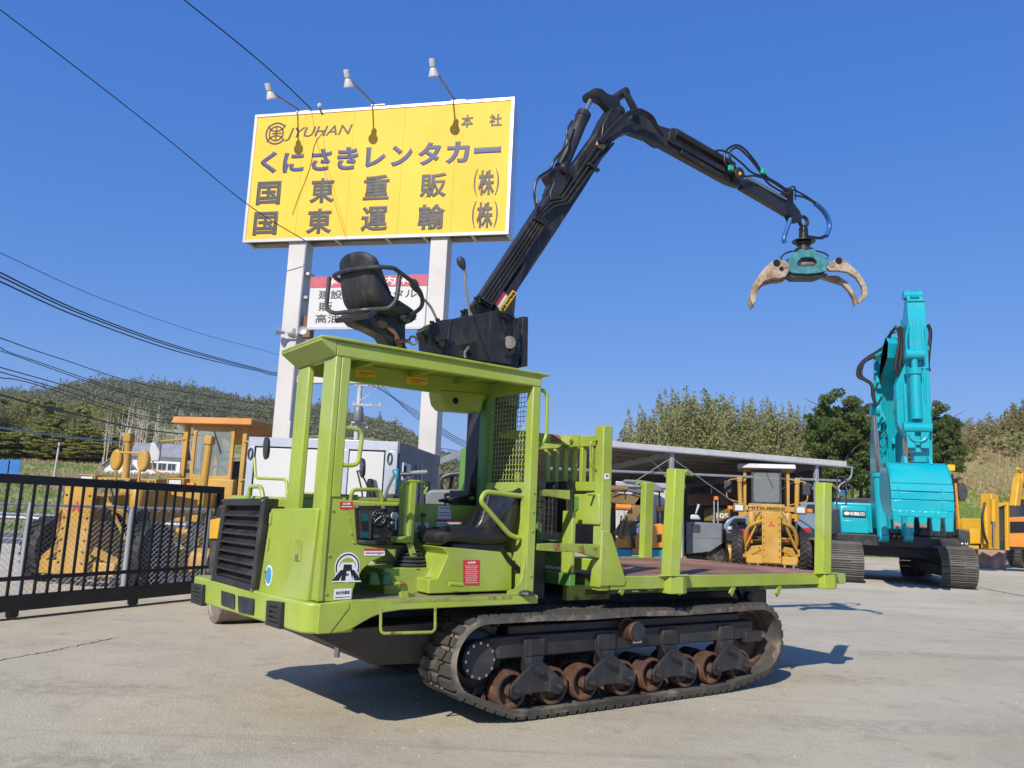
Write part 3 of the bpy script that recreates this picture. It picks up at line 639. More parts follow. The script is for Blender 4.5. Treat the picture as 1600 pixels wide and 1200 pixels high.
obj('arm_pad', MB().prism([tuple(q) for q in rnd([dpt(557, 843, .70), dpt(597, 845, .70), dpt(596, 851, .70), dpt(557, 850, .70)], .02, 3, True)], (0, -.1, 0)), 'plastic_dark', dash, .008)
decal('hazard_label', 'label_white', hood, [M.Y(648, 816, .738), M.Y(669.5, 816, .738), M.Y(669.5, 831, .738), M.Y(648, 831, .738)], (0, -.003, 0), [('▲▲', .5, .5, .8, .55)], 'label_red')
decal('instruction_label', 'label_white', hood, [M.Y(684, 791, .738), M.Y(704, 791, .738), M.Y(704, 811, .738), M.Y(684, 811, .738)], (0, -.003, 0), [('――――', .5, .85, .7, .06), ('――――――', .5, .5, .8, .05), ('――――――', .5, .3, .8, .05)])
wl = decal('warning_label', 'label_white', hood, [M.Y(682.5, 812, .738), M.Y(720, 812, .738), M.Y(720, 825.5, .738), M.Y(682.5, 825.5, .738)], (0, -.003, 0), [('――――――――', .5, .45, .85, .06)])
decal('warning_stripe', 'label_red', wl, [M.Y(682.5, 812, .734), M.Y(720, 812, .734), M.Y(720, 815, .734), M.Y(682.5, 815, .734)], (0, -.002, 0))
fw2 = decal('footwell_notice', 'label_white', hood, [M.Y(574, 877, .738), M.Y(604, 877, .738), M.Y(604, 910, .738), M.Y(566, 910, .738)], (0, -.003, 0), [('――――', .6, .5, .5, .04), ('――――', .6, .35, .5, .04)])
decal('footwell_stripe', 'label_red', fw2, [M.Y(588, 877, .734), M.Y(604, 877, .734), M.Y(604, 886, .734), M.Y(588, 886, .734)], (0, -.002, 0), [('▲危険', .5, .5, .8, .7)], 'label_white')
bolt_me = MB().lathe([(0, -.008), (.009, -.008), (.011, 0)], (0, 0, 0), (0, 1, 0), 6).mesh('panel_bolt'); bolt_me.materials.append(MATS['lime_rusty'])
for (x, z) in ((-2.81, 1.0), (-2.81, 1.25), (-2.81, 1.55), (-2.66, 1.40), (-2.68, 1.5), (-2.64, 1.34), (-2.45, 1.27)): obj('panel_bolt', bolt_me, None, spo, loc=(x, .012, z))
for x in (-2.15, -1.75, -1.45, -1.2): obj('panel_bolt', bolt_me, None, hood, loc=(x, .74, 1.60))
for (x, z) in ((-1.12, 1.45), (-1.12, 1.6), (-1.12, 1.75), (-1.12, 1.1)): obj('panel_bolt', bolt_me, None, FW, loc=(x, 0, z))
for (px_, py_) in ((411, 810), (407, 850), (402, 900)):
    q = V3(*FP(px_+22, py_, -2.85))+fn*.05
    obj('door_hinge', MB().cyl(tuple(q+V3(0, 0, -.04)), tuple(q+V3(0, 0, .04)), .012, n=8), 'lime_rusty', dr)
# ---- control tower, pedals, seat
ty = .42
ct = obj('control_tower', MB().prism([M.Y(633, 756, ty), M.Y(640.5, 756, ty), M.Y(640, 838, ty), M.Y(630, 838, ty)], (0, .09, 0)), 'lime', FW, .006)
obj('tower_plate', MB().prism([M.Y(642, 754, ty-.02), M.Y(652, 754, ty-.02), M.Y(646, 850, ty-.02), M.Y(637, 850, ty-.02)], (0, .11, 0)), 'lime', ct, .006)
obj('tower_foot', MB().prism([M.Y(619, 839, ty-.05), M.Y(644, 838, ty-.05), M.Y(644, 848, ty-.05), M.Y(619, 848, ty-.05)], (0, .1, 0)), 'lime', ct, .005)
obj('shift_lever', MB().prism([M.Y(636, 850, ty-.04), M.Y(646, 850, ty-.04), M.Y(652, 868, ty-.04), M.Y(651, 906, ty-.04), M.Y(643, 906, ty-.04), M.Y(643, 872, ty-.04)], (0, .02, 0)), 'lime', ct, .004)
rail('tower_handle', [M.Y(628, 767, ty), M.Y(626, 757, ty), M.Y(636, 751.5, ty), M.Y(657, 752.5, ty), M.Y(666, 757, ty+.1)], .012, rr=.05, parent=ct)
rail('tower_handle', [M.Y(655, 770, ty+.15), M.Y(662, 760, ty+.15), M.Y(668, 762, ty+.05), M.Y(664, 770, ty-.05)], .012, rr=.05, parent=ct)
bt = MB(); b0 = V3(*M.Y(639, 887, .47)); prof = []
for k in range(6):
    z = k*.028; s = .135-.014*k; prof += [(s+.018, z), (s+.018, z+.008), (s-.012, z+.018)]
prof += [(.03, .175), (0, .176)]
obj('lever_boot', bt.lathe(prof, (b0[0], .47, b0[2]-.005), (0, 0, 1), 16), 'plastic_dark', FW)
obj('lever_pedestal', MB().prism([M.Y(600, 888, .32), M.Y(670, 887, .32), M.Y(669, 927, .32), M.Y(600, 930, .32)], (0, .40, 0)), 'lime', FW, .008)
for k, x in enumerate((583, 604)):
    P = M.Y(x, 905, .30); obj('pedal', MB().hexa([(P[0]-.05, .25, P[2]-.04), (P[0]+.05, .25, P[2]-.04), (P[0]+.05, .34, P[2]-.04), (P[0]-.05, .34, P[2]-.04)], [(P[0]-.04, .27, P[2]+.05), (P[0]+.02, .27, P[2]+.05), (P[0]+.02, .34, P[2]+.05), (P[0]-.04, .34, P[2]+.05)]), 'lime_dark', FW, .015)
obj('pedal_bracket', MB().prism([M.Y(625, 910, .08), M.Y(636, 908, .08), M.Y(640, 935, .08), M.Y(626, 935, .08)], (0, .03, 0)), 'lime', FW, .006)
obj('pedal_bar', MB().cyl(M.Y(617, 912, .06), M.Y(632, 911, .06), .014), 'lime_rusty', FW)
obj('seat_base', MB().prism([M.Y(x, y, .14) for x, y in ((669.6, 905.6), (684, 903), (700, 867), (691, 855), (711, 856), (800, 864), (800, 923), (669.6, 928))], (0, .58, 0)), 'lime', FW, .008)
obj('peg', MB().cyl(M.Y(702, 912, .08), M.Y(723, 914, .08), .017), 'lime', FW)
decal('red_notice', 'label_red', FW, [M.Y(723.6, 875, .138), M.Y(749.5, 875, .138), M.Y(748.5, 914, .138), M.Y(723.6, 914, .138)], (0, -.002, 0), [('▲注意', .5, .9, .5, .09)]+[('― ―― ― ――'[k % 3:], .5, .76-.075*k, .78-.06*(k % 3), .016) for k in range(10)], 'label_white')
def bucket(name, m, parent, prof, y0, y1, sides, th=.06):
    """moulded seat: thick profile swept across y, raised rims, rounded corners"""
    mb = MB(); secs = []
    P0 = np.array(prof, float); dd = np.r_[0, np.cumsum(np.hypot(*np.diff(P0, axis=0).T))]; n = 22
    for t in np.linspace(0, 1, 15):
        e = abs(2*t-1); cut = dd[-1]*.085*e**2.4; ss = np.linspace(cut, dd[-1]-cut, n)
        P = np.c_[np.interp(ss, dd, P0[:, 0]), np.interp(ss, dd, P0[:, 1])]; T = np.gradient(P, axis=0); T /= np.linalg.norm(T, axis=1)[:, None]; Nn = np.c_[-T[:, 1], T[:, 0]]
        lift = sides*e**3; tk = th*(1-.35*e**6); yy = y0+(y1-y0)*t
        top = [(q[0], yy, q[1]) for q in P+Nn*lift]; bot = [(q[0], yy, q[1]) for q in P+Nn*(lift-tk)][::-1]
        secs.append(top+bot)
    o = obj(name, loft(mb, secs).mesh(name, 60), m, parent)
    s = o.modifiers.new('s', 'SUBSURF'); s.levels = 1; s.render_levels = 1
    return o
# driver's seat: cushion runs forward (-x), back rises
bucket('driver_seat', 'seat_vinyl', FW, [(-1.12, 1.86), (-1.13, 1.80), (-1.16, 1.67), (-1.20, 1.53), (-1.235, 1.45), (-1.29, 1.41), (-1.38, 1.395), (-1.55, 1.40), (-1.72, 1.415), (-1.82, 1.41), (-1.87, 1.375), (-1.885, 1.33)][::-1], .12, .60, .02, .085)
obj('seat_frame', MB().box((-1.74, .18, 1.27), (-1.25, .56, 1.335)), 'black_paint', FW, .01)
rail('arm_rest', [M.Y(822, 776, .10), M.Y(758, 768, .10), M.Y(750, 783, .10), M.Y(800, 840, .10), M.Y(824, 840, .10)], .02, rr=.09)
obj('arm_rest_mount', MB().prism([M.Y(817, 770, .085), M.Y(829, 772, .085), M.Y(827, 844, .085), M.Y(815, 842, .085)], (0, .03, 0)), 'lime', FW, .004)
obj('seat_belt', loft(MB(), [[(p[0], .09, p[2]+.018), (p[0]+.012, .10, p[2]), (p[0], .13, p[2]-.018), (p[0]-.012, .12, p[2])] for p in spline([M.Y(784, 858, .11), M.Y(796, 876, .11), M.Y(813, 893, .11), M.Y(817, 910, .11), M.Y(800, 924, .11)], 5)]), 'seat_vinyl', FW)
obj('hand_lever', MB().tube([M.Y(660, 830, .68), M.Y(661, 806, .66)], [.012, .016], 8), 'lime_dark', FW); p = M.Y(661, 805, .66); obj('lever_knob', MB().lathe([(0, -.02), (.02, -.012), (.024, 0), (.02, .012), (0, .02)], p, (0, 0, 1), 10), 'plastic_dark', FW)
# ---- headboard behind the cab
HX = -.37
post('headboard_post', -.40, -.295, -.01, .10, .97, 2.36); post('headboard_post', -.40, -.295, 2.12, 2.33, .97, 2.25, 'lime_dark')
obj('headboard_rail', MB().box((-.385, .10, 2.19), (-.32, 2.12, 2.285)), 'lime', FW, .006)
obj('headboard_rail', MB().box((-.385, .10, 1.80), (-.31, 2.12, 1.88)), 'lime', FW, .006)
obj('headboard_rail', MB().box((-.385, .10, 1.12), (-.31, 2.12, 1.22)), 'lime', FW, .006)
for x in (853, 867, 881, 895.5, 909, 924.5):
    y = M.X(x, 720, HX)[1]; post('headboard_bar', -.38, -.33, y-.02, y+.02, 1.88, 2.19, 'lime', .004)
for y in (1.15, 1.4, 1.65, 1.9): post('headboard_bar', -.38, -.33, y-.02, y+.02, 1.88, 2.19, 'lime', .004)
for y in (.55, .95): post('headboard_stud', -.38, -.33, y-.03, y+.03, 1.22, 1.80, 'lime', .004)
obj('strut', MB().beam((-1.02, 1.0, 2.31), (-.38, .42, 2.245), .04, .085), 'lime_rusty', FW, .005)
bp_ = obj('bolt_plate', MB().box((-.41, .32, 2.17), (-.387, .47, 2.30)), 'lime_rusty', FW, .004); obj('plate_bolt', MB().cyl((-.43, .40, 2.24), (-.41, .40, 2.24), .02, n=6), 'steel_worn', bp_)
rail('grab_handle', [(-.40, .07, 2.24), (-.48, .07, 2.22), (-.47, .07, 2.02), (-.40, .07, 1.98)], .011)
obj('cross_arm', MB().prism([M.Y(843, 765, .06), M.Y(862, 765, .06), M.Y(891, 766, .06), M.Y(891, 781, .06), M.Y(862, 776, .06), M.Y(843, 775, .06)], (0, .05, 0)), 'lime_rusty', FW, .004)
ca = obj('cross_arm', MB().prism([M.Y(x, y, -.01) for x, y in ((841, 850), (866, 849), (945, 851), (949, 853), (949, 868), (945, 873), (930, 871), (905, 863), (867, 862), (841, 860))], (0, .05, 0)), 'lime_rusty', FW, .004)
obj('arm_pin', MB().cyl(M.Y(942, 861, -.02), M.Y(942, 861, .05), .02), 'dark_void', ca)
obj('tool_locker', MB().prism([M.X(x, y, -.42) for x, y in ((888, 772), (936, 772), (936, 820), (885, 819))], (.06, 0, 0)), 'lime', FW, .01)
obj('locker_step', MB().prism([M.X(x, y, -.43) for x, y in ((888, 775), (903, 776), (903, 795), (897, 800), (897, 812), (886, 812))], (.02, 0, 0)), 'lime_dark', FW)
obj('peg', MB().cyl((-.46, .06, 1.77), (-.40, .06, 1.77), .014), 'lime', FW); obj('peg', MB().cyl((-.52, .05, 1.765), (-.46, .06, 1.77), .012), 'lime', FW)
rad = obj('oil_cooler', MB().prism([M.X(x, y, -.52) for x, y in ((852, 752), (886, 752), (886, 832), (849, 832))], (.08, 0, 0)), 'black_paint', FW, .01)
cw = MB(); 
for k in range(8):
    y = .48+k*.055; cw.tube([(-.545, y, 1.40), (-.545, y, 1.84)], .004, 4)
for k in range(8):
    z = 1.42+k*.055; cw.tube([(-.545, .46, z), (-.545, .88, z)], .004, 4)
o = obj('cooler_guard', cw.mesh('cooler_guard', 0), 'plastic_dark', rad); o['kind'] = 'stuff'
obj('lower_frame', MB().box((-.62, .12, 1.0), (-.56, 1.9, 1.10)), 'lime_dark', FW, .006); obj('lower_frame', MB().box((-.60, .62, .86), (-.55, .9, 1.5)), 'lime_dark', FW, .006); obj('lower_frame', MB().box((-.58, .16, 1.10), (-.54, .30, 1.62)), 'lime', FW, .006)
obj('mast_foot', MB().box((-.98, .40, .86), (-.66, 1.25, 1.34)), 'black_greasy', FW, .01)
obj('locker_box', MB().box((-.55, .35, 1.22), (-.45, .62, 1.36)), 'lime_dark', FW, .006)
obj('under_guard', MB().box((-.5, .3, .86), (.0, .36, .99)), 'lime_rusty', FW, .004)
# ---- log bed with stakes
deck = obj('log_bed', MB().box((-.29, .03, 1.045), (3.12, 2.40, 1.083)), 'deck_rust', FW, .004)
obj('bed_rim', MB().box((-.29, -.02, .977), (3.14, .03, 1.088)), 'lime', FW, .006); obj('bed_rim', MB().box((-.29, 2.40, .977), (3.14, 2.45, 1.088)), 'lime', FW, .006)
obj('bed_rim', MB().box((3.12, .03, .99), (3.16, 2.40, 1.075)), 'lime', FW, .005)
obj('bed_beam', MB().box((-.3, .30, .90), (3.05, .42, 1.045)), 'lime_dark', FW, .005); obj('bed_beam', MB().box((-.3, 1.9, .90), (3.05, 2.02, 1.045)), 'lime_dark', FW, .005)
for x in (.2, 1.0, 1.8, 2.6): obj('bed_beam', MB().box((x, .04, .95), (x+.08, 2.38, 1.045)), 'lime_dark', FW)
obj('bed_bracket', MB().prism([M.Y(x, y, -.03) for x, y in ((941, 829), (953, 829), (957, 836), (979, 908), (976, 916), (938, 916))], (0, .05, 0)), 'lime', FW, .008)
obj('bed_bracket_face', MB().prism([(-.42, -.01, 1.22), (-.42, .07, 1.22), (-.42, .10, 1.0), (-.42, -.02, 1.0)], (.03, 0, 0)), 'lime', FW, .004)
for (x, y) in ((975, 922), (1066, 922), (1147, 923), (1219, 924)):
    p = M.Y(x, y-9, .0); q = M.Y(x-6, y+6, -.01); obj('bed_tab', MB().beam(p, q, .02, .05), 'lime', FW)
stake_me = {}
def stake(name, bx, by, sx, ys, label=None):
    w = .065
    lo = [(bx-w-.01, by-.055, 1.06), (bx+.035, by-.075, 1.06), (bx+w+.01, by-.03, 1.06), (bx+w+.01, by+.06, 1.06), (bx-w-.01, by+.06, 1.06)]
    hi = [(p[0]+sx, p[1], 2.045) for p in lo]
    s = obj(name, loft(MB(), [lo, hi]), 'lime', FW, .008)
    obj('stake_socket', MB().prism([(bx-.10, by-.085, .935), (bx+.03, by-.12, .935), (bx+.115, by-.085, .935), (bx+.115, by+.06, .935), (bx-.10, by+.06, .935)], (0, 0, .15)), 'lime', s, .008)
    obj('socket_plate', MB().prism([(bx-.19, by-.03, 1.089), (bx-.09, by-.105, 1.089), (bx+.12, by-.105, 1.089), (bx+.20, by-.03, 1.089)], (0, 0, .012)), 'lime', s, .003)
    hx = bx+sx
    obj('rope_hook', MB().tube(rnd([(hx+w-.03, by-.02, 1.96), (hx+w+.03, by-.02, 2.0), (hx+w+.035, by-.02, 2.045), (hx+w+.12, by-.02, 2.0)], .03, 4), .013, 8), 'lime', s)
    return s
stake('bed_stake', .455, .0, .06, 1); stake('bed_stake', 2.755, .0, .045, 1)
for x in (.35, 2.52):
    s = stake('bed_stake', -x, -2.42, -.02, 1)
    s.rotation_euler = (0, 0, pi)
pk = obj('bed_roller_bracket', MB().prism([M.Y(x, y, .28) for x, y in ((1148, 908), (1190, 904), (1184, 940), (1172, 945), (1162, 940))], (0, .06, 0)), 'black_under', FW, .005)
p = M.Y(1174, 934, .24); obj('bed_roller', MB().lathe([(0, -.01), (.03, -.01), (.06, 0), (.06, .1), (0, .1)], p, (0, 1, 0), 16), 'black_under', pk)
obj('white_tag', MB().box((.03, .05, .948), (.11, .055, .958)), 'label_white', FW)
# decal on headboard post
decal('small_label', 'label_white', FW, [M.Y(944, 740, -.012), M.Y(952, 740, -.012), M.Y(952, 749, -.012), M.Y(944, 749, -.012)], (0, -.002, 0), [('●', .5, .6, .5, .4)], 'label_red')
# ---- crane on its mast, plane y = CY
CY = 1.0
def C_(x, y, c=CY): return M.Y(x, y, c)
def slab(name, pts, y0, y1, m, parent, bev=.008, c=None):
    P = [M.Y(x, y, y0 if c is None else c) for x, y in pts]
    return obj(name, MB().prism([(p[0], y0, p[2]) for p in P], (0, y1-y0, 0)), m, parent, bev)
mast = obj('crane_mast', MB().box((-1.04, .86, .86), (-.70, 1.2, 3.05)), 'black_paint', FW, .015)
obj('mast_collar', MB().cyl((-.87, 1.03, 2.55), (-.87, 1.03, 2.72), .25, n=20), 'black_paint', mast)
slab('mast_back_plate', [(803, 498), (812, 499), (811, 575), (801, 575)], .86, 1.22, 'black_paint', mast, .004, 1.0)
base = slab('crane_base', [(672, 508), (715, 496), (746, 491), (778, 484.5), (800, 562), (799, 570), (676, 552)], .80, 1.04, 'black_paint', FW, .008, .80)
slab('base_face', [(659, 518), (672, 506), (690, 500), (706, 498), (702, 556), (672, 550)], .88, 1.0, 'black_paint', base, .006, .88)
slab('base_seam', [(739.5, 493), (741, 492.6), (768, 567), (766, 567)], .792, .80, 'black_greasy', base, 0, .79)
slab('base_seam', [(704, 498.5), (706, 498), (697, 555), (695, 555)], .790, .80, 'plastic_dark', base, 0, .79)
slab('base_opening', [(719, 540), (744, 533), (744, 561), (735, 559)], .793, .80, 'dark_void', base, 0, .79)
for (x, y) in ((707, 536), (707, 552)):
    p = M.Y(x, y, .795); obj('base_hole', MB().cyl(p, (p[0], p[1]+.02, p[2]), .026), 'dark_void', base)
p = M.Y(729, 549, .77); obj('slew_lever', MB().tube(rnd([M.Y(727, 559, .77), M.Y(725, 552, .77), M.Y(732, 542, .77)], .03), .011), 'steel', base)
for (x, y) in ((683, 530), (690, 527), (688, 538)):
    p = M.Y(x, y, .8); obj('valve', MB().lathe([(0, -.05), (.03, -.05), (.035, 0), (.03, .15), (0, .15)], p, (.2, 1, .1), 10), 'black_greasy', base)
for (x, y) in ((674, 509), (683, 505), (722, 492), (727, 490), (729, 493), (743, 471), (748, 468)):
    p = M.Y(x, y+5, .88); obj('fitting', MB().lathe([(0, 0), (.018, 0), (.014, .05), (.022, .055), (.022, .07), (0, .07)], p, (0, 0, 1), 8), 'black_greasy', base)
# side plates of the boom foot, right of the base: motor and hoses
slab('slew_motor', [(786, 515), (799, 517), (803, 545), (797, 556), (786, 548)], .82, .98, 'black_greasy', base, .02, .85)
obj('slew_motor_cap', MB().lathe([(0, -.02), (.06, -.01), (.065, .1), (0, .1)], M.Y(796, 535, .80), (.3, 1, 0), 14), 'steel_worn', base)
def hose(pts, r=.013, m='hose', parent=None, n=8, name='hydraulic_hose'): return obj(name, MB().tube(spline(pts, n), r, 7), m, parent)
hose([M.Y(781, 488, .80), M.Y(795, 490, .78), M.Y(803, 500, .80), M.Y(804, 530, .80), M.Y(800, 550, .8), M.Y(790, 556, .8)], .017, parent=base)
hose([M.Y(779, 492, .84), M.Y(792, 497, .84), M.Y(797, 512, .84)], .014, parent=base)
hose([M.Y(783, 500, .84), M.Y(788, 510, .82), M.Y(790, 530, .82), M.Y(793, 548, .82)], .014, parent=base)
# levers
def lever(pts, y, parent):
    l = obj('control_lever', MB().tube(rnd([M.Y(*p, y) for p in pts], .05), .012, 8), 'steel_worn', parent)
    k = M.Y(*pts[-1], y); d = V3(*M.Y(*pts[-1], y))-V3(*M.Y(*pts[-2], y)); d /= np.linalg.norm(d)
    obj('lever_knob', MB().lathe([(0, -.03), (.016, -.025), (.032, .01), (.040, .04), (.038, .065), (.024, .09), (0, .10)], k, tuple(d), 14), 'plastic_dark', l)
lever([(734, 494), (730, 462), (725.5, 440), (728, 428), (723.5, 417)], .84, base); lever([(684, 502), (672, 477), (654, 460), (650.5, 452)], .90, base)
# ---- boom
boom = slab('crane_boom', [(741, 476), (752, 462), (843, 323), (866, 293), (890, 266), (932, 208), (943, 184), (957, 166), (972, 170), (981, 180), (986, 196), (978, 207), (958, 221), (916, 290), (872, 358), (808, 455), (804, 492), (796, 520), (762, 520)], .94, 1.05, 'black_paint', FW, .012)
slab('boom_stiffener', [(756, 488), (772, 484), (818, 414), (822, 412), (812, 447), (806, 456), (803, 490), (778, 497)], .905, .93, 'black_paint', boom, .003, .905)
slab('boom_stiffener', [(860, 300), (866, 285), (858, 272), (862, 266), (874, 262), (884, 268), (895, 276), (886, 290), (873, 310), (862, 322)], .92, 1.07, 'black_paint', boom, .008)
slab('boom_head', [(943, 192), (957, 168), (968, 170), (980, 182), (990, 196), (986, 206), (970, 210), (950, 222), (940, 216)], .915, 1.075, 'black_paint', boom, .008)
decal('yellow_mark', 'label_yellow', boom, [M.Y(x, y, .913) for x, y in ((966, 188), (968, 191), (958, 202), (955, 205))], (0, -.002, 0))
decal('red_label', 'label_white', boom, [M.Y(x, y, .902) for x, y in ((786, 454), (793, 463), (780, 482), (772, 474))], (0, -.002, 0))
decal('red_mark', 'label_red', boom, [M.Y(x, y, .899) for x, y in ((786, 454), (790, 459), (777, 478), (772, 474))], (0, -.002, 0))
yl = decal('load_label', 'label_yellow', boom, [M.Y(x, y, .902) for x, y in ((801, 453), (807.5, 458), (786, 489), (779, 484))], (0, -.002, 0))
P = [V3(*M.Y(x, y, .902)) for x, y in ((801, 453), (807.5, 458), (786, 489), (779, 484))]
ex = (P[0]-P[3]+P[1]-P[2])/2; ey = P[0]-P[1]; c0 = sum(P)/4+V3(0, -.003, 0)
text('lettering', '荷重 500kg未満', .1, 'ink_black', yl, tuple(c0), tuple(ex), tuple(-np.cross(ex, V3(0, 1, 0))), fit=(np.linalg.norm(ex)*.92, np.linalg.norm(ey)*.6), depth=.001, bold=.006)
# pipes on the near side of the boom
for k in range(5):
    d = k*4.6; y0 = .912-.004*k
    a = [(747+d, 470+d*.55), (795+d, 398+d*.6), (838+d*.9, 334+d*.6)]
    if k < 3: a += [(846+d, 326+d*.5), (856+d*1.2, 312+d), (878+d*1.1, 309+d*.9), (884+d, 300+d), (921+d*1.3, 244+d*1.2), (944+d*1.6, 210+d*1.5)]
    obj('hydraulic_pipe', MB().tube(rnd([M.Y(*p, y0) for p in a], .05, 3), .013, 7), 'black_greasy', boom)
for (x, y) in ((833, 340), (918, 256), (752, 466)):
    p = V3(*M.Y(x, y, .90)); q = V3(*M.Y(x+17, y+11, .90)); obj('pipe_clamp', MB().beam(tuple(p), tuple(q), .05, .03), 'black_greasy', boom, .004)
for k, m in enumerate(('steel_worn', 'bamboo_cane', 'bamboo_cane')):
    p = V3(*M.Y(932+k*4, 228+k*2.5, .902)); q = V3(*M.Y(935+k*4, 222+k*2.5, .902)); obj('pipe_joint', MB().cyl(tuple(p), tuple(q), .019), m, boom)
hose([M.Y(936, 222, .86), M.Y(952, 203, .86), M.Y(968, 187, .85), M.Y(984, 175, .84), M.Y(1000, 172, .84), M.Y(1018, 182, .85), M.Y(1026, 196, .87), M.Y(1036, 212, .89)], .02, parent=boom)
hose([M.Y(940, 224, .86), M.Y(956, 206, .86), M.Y(976, 186, .84), M.Y(996, 176, .83), M.Y(1014, 184, .84), M.Y(1030, 204, .88)], .016, parent=boom)
hose([M.Y(839, 328, .9), M.Y(836, 312, .9), M.Y(835, 296, .9), M.Y(841, 278, .9), M.Y(860, 264, .9), M.Y(866, 250, .9), M.Y(885, 226, .9), M.Y(886, 205, .9), M.Y(894, 189, .92)], .014, parent=boom)
p = M.Y(838, 313, .9); obj('hose_joint', MB().cyl(M.Y(838, 318, .9), M.Y(838, 310, .9), .018), 'steel_worn', boom)
# stick cylinder
cy = obj('boom_cylinder', MB().cyl(C_(877, 262), C_(911, 181), .073, n=20), 'black_paint', FW); obj('cylinder_gland', MB().cyl(C_(909, 185), C_(912.5, 177.5), .079, n=20), 'black_paint', cy)
obj('piston_rod', MB().cyl(C_(911, 181), C_(928, 146), .028), 'steel', cy)
obj('cylinder_eye', MB().lathe([(.0, -.14), (.035, -.14), (.06, -.12), (.06, .12), (.035, .14), (0, .14)], C_(873, 268), (0, 1, 0), 16), 'black_greasy', cy)
# elbow bell crank and link
el = slab('elbow_link', [(925, 143), (931, 137), (941, 138), (950, 146), (961, 149), (969, 145), (975, 137), (982, 138), (984, 145), (976, 150), (969, 158), (971, 168), (975, 178), (963, 186), (952, 170), (943, 160), (935, 156), (926, 152)], .945, 1.04, 'black_paint', FW, .01)
for (x, y) in ((931, 145), (979, 143), (971, 172)):
    obj('link_pin', MB().lathe([(0, -.02), (.025, -.02), (.05, -.005), (.05, .17), (0, .17)], (C_(x, y, .92)[0], .92, C_(x, y, .92)[2]), (0, 1, 0), 14), 'black_greasy', el)
slab('link_bar', [(973, 142), (977, 138), (983, 142), (996, 167), (997, 180), (991, 181), (986, 168)], .905, .93, 'black_paint', el, .006)
# ---- arm
arm = slab('crane_arm', [(984, 184), (1000, 176), (1012, 184), (1032, 196), (1052, 202), (1060, 209), (1148, 258), (1158, 266), (1163, 284), (1158, 292), (1148, 289), (1138, 285), (1028, 224), (1010, 216), (984, 207), (976, 203)], .95, 1.04, 'black_paint', FW, .01)
slab('arm_bracket', [(1046, 206), (1052, 199), (1060, 203), (1058, 210), (1054, 222), (1046, 218)], .92, 1.06, 'black_greasy', arm, .004)
obj('arm_cylinder', MB().cyl(C_(1056, 206, .93), C_(1146, 258, .93), .04, n=16), 'black_paint', arm); obj('arm_rod', MB().cyl(C_(1162, 274, .95), C_(1228, 311, .95), .017), 'steel', arm)
obj('arm_slide', MB().beam(C_(1044, 217, .93), C_(1132, 266, .93), .02, .06), 'black_greasy', arm, .004); obj('arm_slide', MB().beam(C_(1064, 237, .93), C_(1130, 276, .93), .02, .05), 'black_greasy', arm, .004)
obj('reel_disc', MB().lathe([(0, -.02), (.08, -.02), (.085, 0), (.06, .02), (.06, .1), (0, .1)], C_(1155, 272, .86), (0, 1, 0), 20), 'black_paint', arm); obj('reel_nut', MB().cyl(C_(1156, 271, .83), C_(1156, 271, .845), .02), 'label_yellow', arm)
ext = slab('arm_extension', [(1160, 282), (1166, 279), (1230, 312), (1240, 318), (1248, 336), (1238, 340), (1160, 294)], .95, 1.03, 'black_paint', FW, .006)
slab('arm_head', [(1228, 300), (1234, 292), (1240, 296), (1240, 316), (1250, 330), (1254, 340), (1250, 347), (1240, 346), (1228, 322)], .94, 1.04, 'black_greasy', ext, .006)
for (pts, r) in (([(1142, 262), (1133, 256), (1132, 243), (1138, 232), (1150, 227), (1162, 232), (1178, 250), (1192, 270), (1216, 290), (1232, 296)], .014), ([(1120, 240), (1116, 237), (1126, 235), (1140, 240), (1160, 256), (1176, 270), (1204, 280), (1232, 298)], .013), ([(1146, 262), (1140, 240), (1152, 231), (1170, 246), (1186, 266), (1200, 286), (1222, 300), (1230, 304)], .013), ([(1162, 276), (1180, 275), (1204, 283), (1230, 300)], .012), ([(1240, 296), (1258, 306), (1276, 318)], .013), ([(1242, 305), (1258, 309), (1277, 320)], .013), ([(1288, 368), (1280, 371), (1264, 369)], .012), ([(1290, 368), (1284, 373), (1264, 371)], .012), ([(1236, 292), (1242, 293), (1243, 312)], .010), ([(1005, 212), (1010, 222), (1022, 230), (1030, 228)], .012)):
    hose([C_(x, y, .90) for x, y in pts], r, parent=arm)
obj('hose_sleeve', MB().tube(spline([C_(x, y, .90) for x, y in ((1274, 318), (1286, 329), (1294, 342), (1296, 355), (1291, 369))], 6), .032, 10), 'hose_blue', arm); obj('hose_sleeve', MB().tube(spline([C_(x, y, .95) for x, y in ((1235, 342), (1230, 357), (1225, 372), (1226, 380))], 6), .028, 10), 'hose_blue', arm)
for (x, y) in ((1141, 263), (1192, 268)): obj('hose_tie', MB().box(*(lambda p: ((p[0]-.03, p[1]-.03, p[2]-.03), (p[0]+.03, p[1]+.01, p[2]+.03)))(C_(x, y, .88))), 'label_green', arm)
# ---- rotator and grapple (turned across the bed)
GD = V3(.755, -.656, 0); GN = V3(.656, .755, 0); GC = V3(*C_(1256, 400, .97))
def GPt(x, y, off=0.): return tuple(V3(*M.N(x, y, tuple(GC), tuple(GN)))+GN*off)
gp = obj('grapple', MB().ringprism([GPt(980+x/3.53, 160+y/3.53, -.11) for x, y in ((900, 850), (940, 825), (975, 822), (1010, 822), (1050, 850), (1095, 880), (1085, 945), (1040, 955), (975, 960), (900, 955), (870, 940), (862, 890))],
                                    [GPt(980+x/3.53, 160+y/3.53, -.11) for x, y in ((938, 885), (950, 870), (975, 868), (1000, 868), (1020, 875), (1034, 890), (1034, 905), (1020, 915), (975, 918), (940, 916), (928, 912), (926, 898))], tuple(GN*.22)), 'grapple_teal', FW, .008)
obj('grapple_cylinder', MB().cyl(GPt(1236, 413), GPt(1282, 412), .05), 'steel_worn', gp)
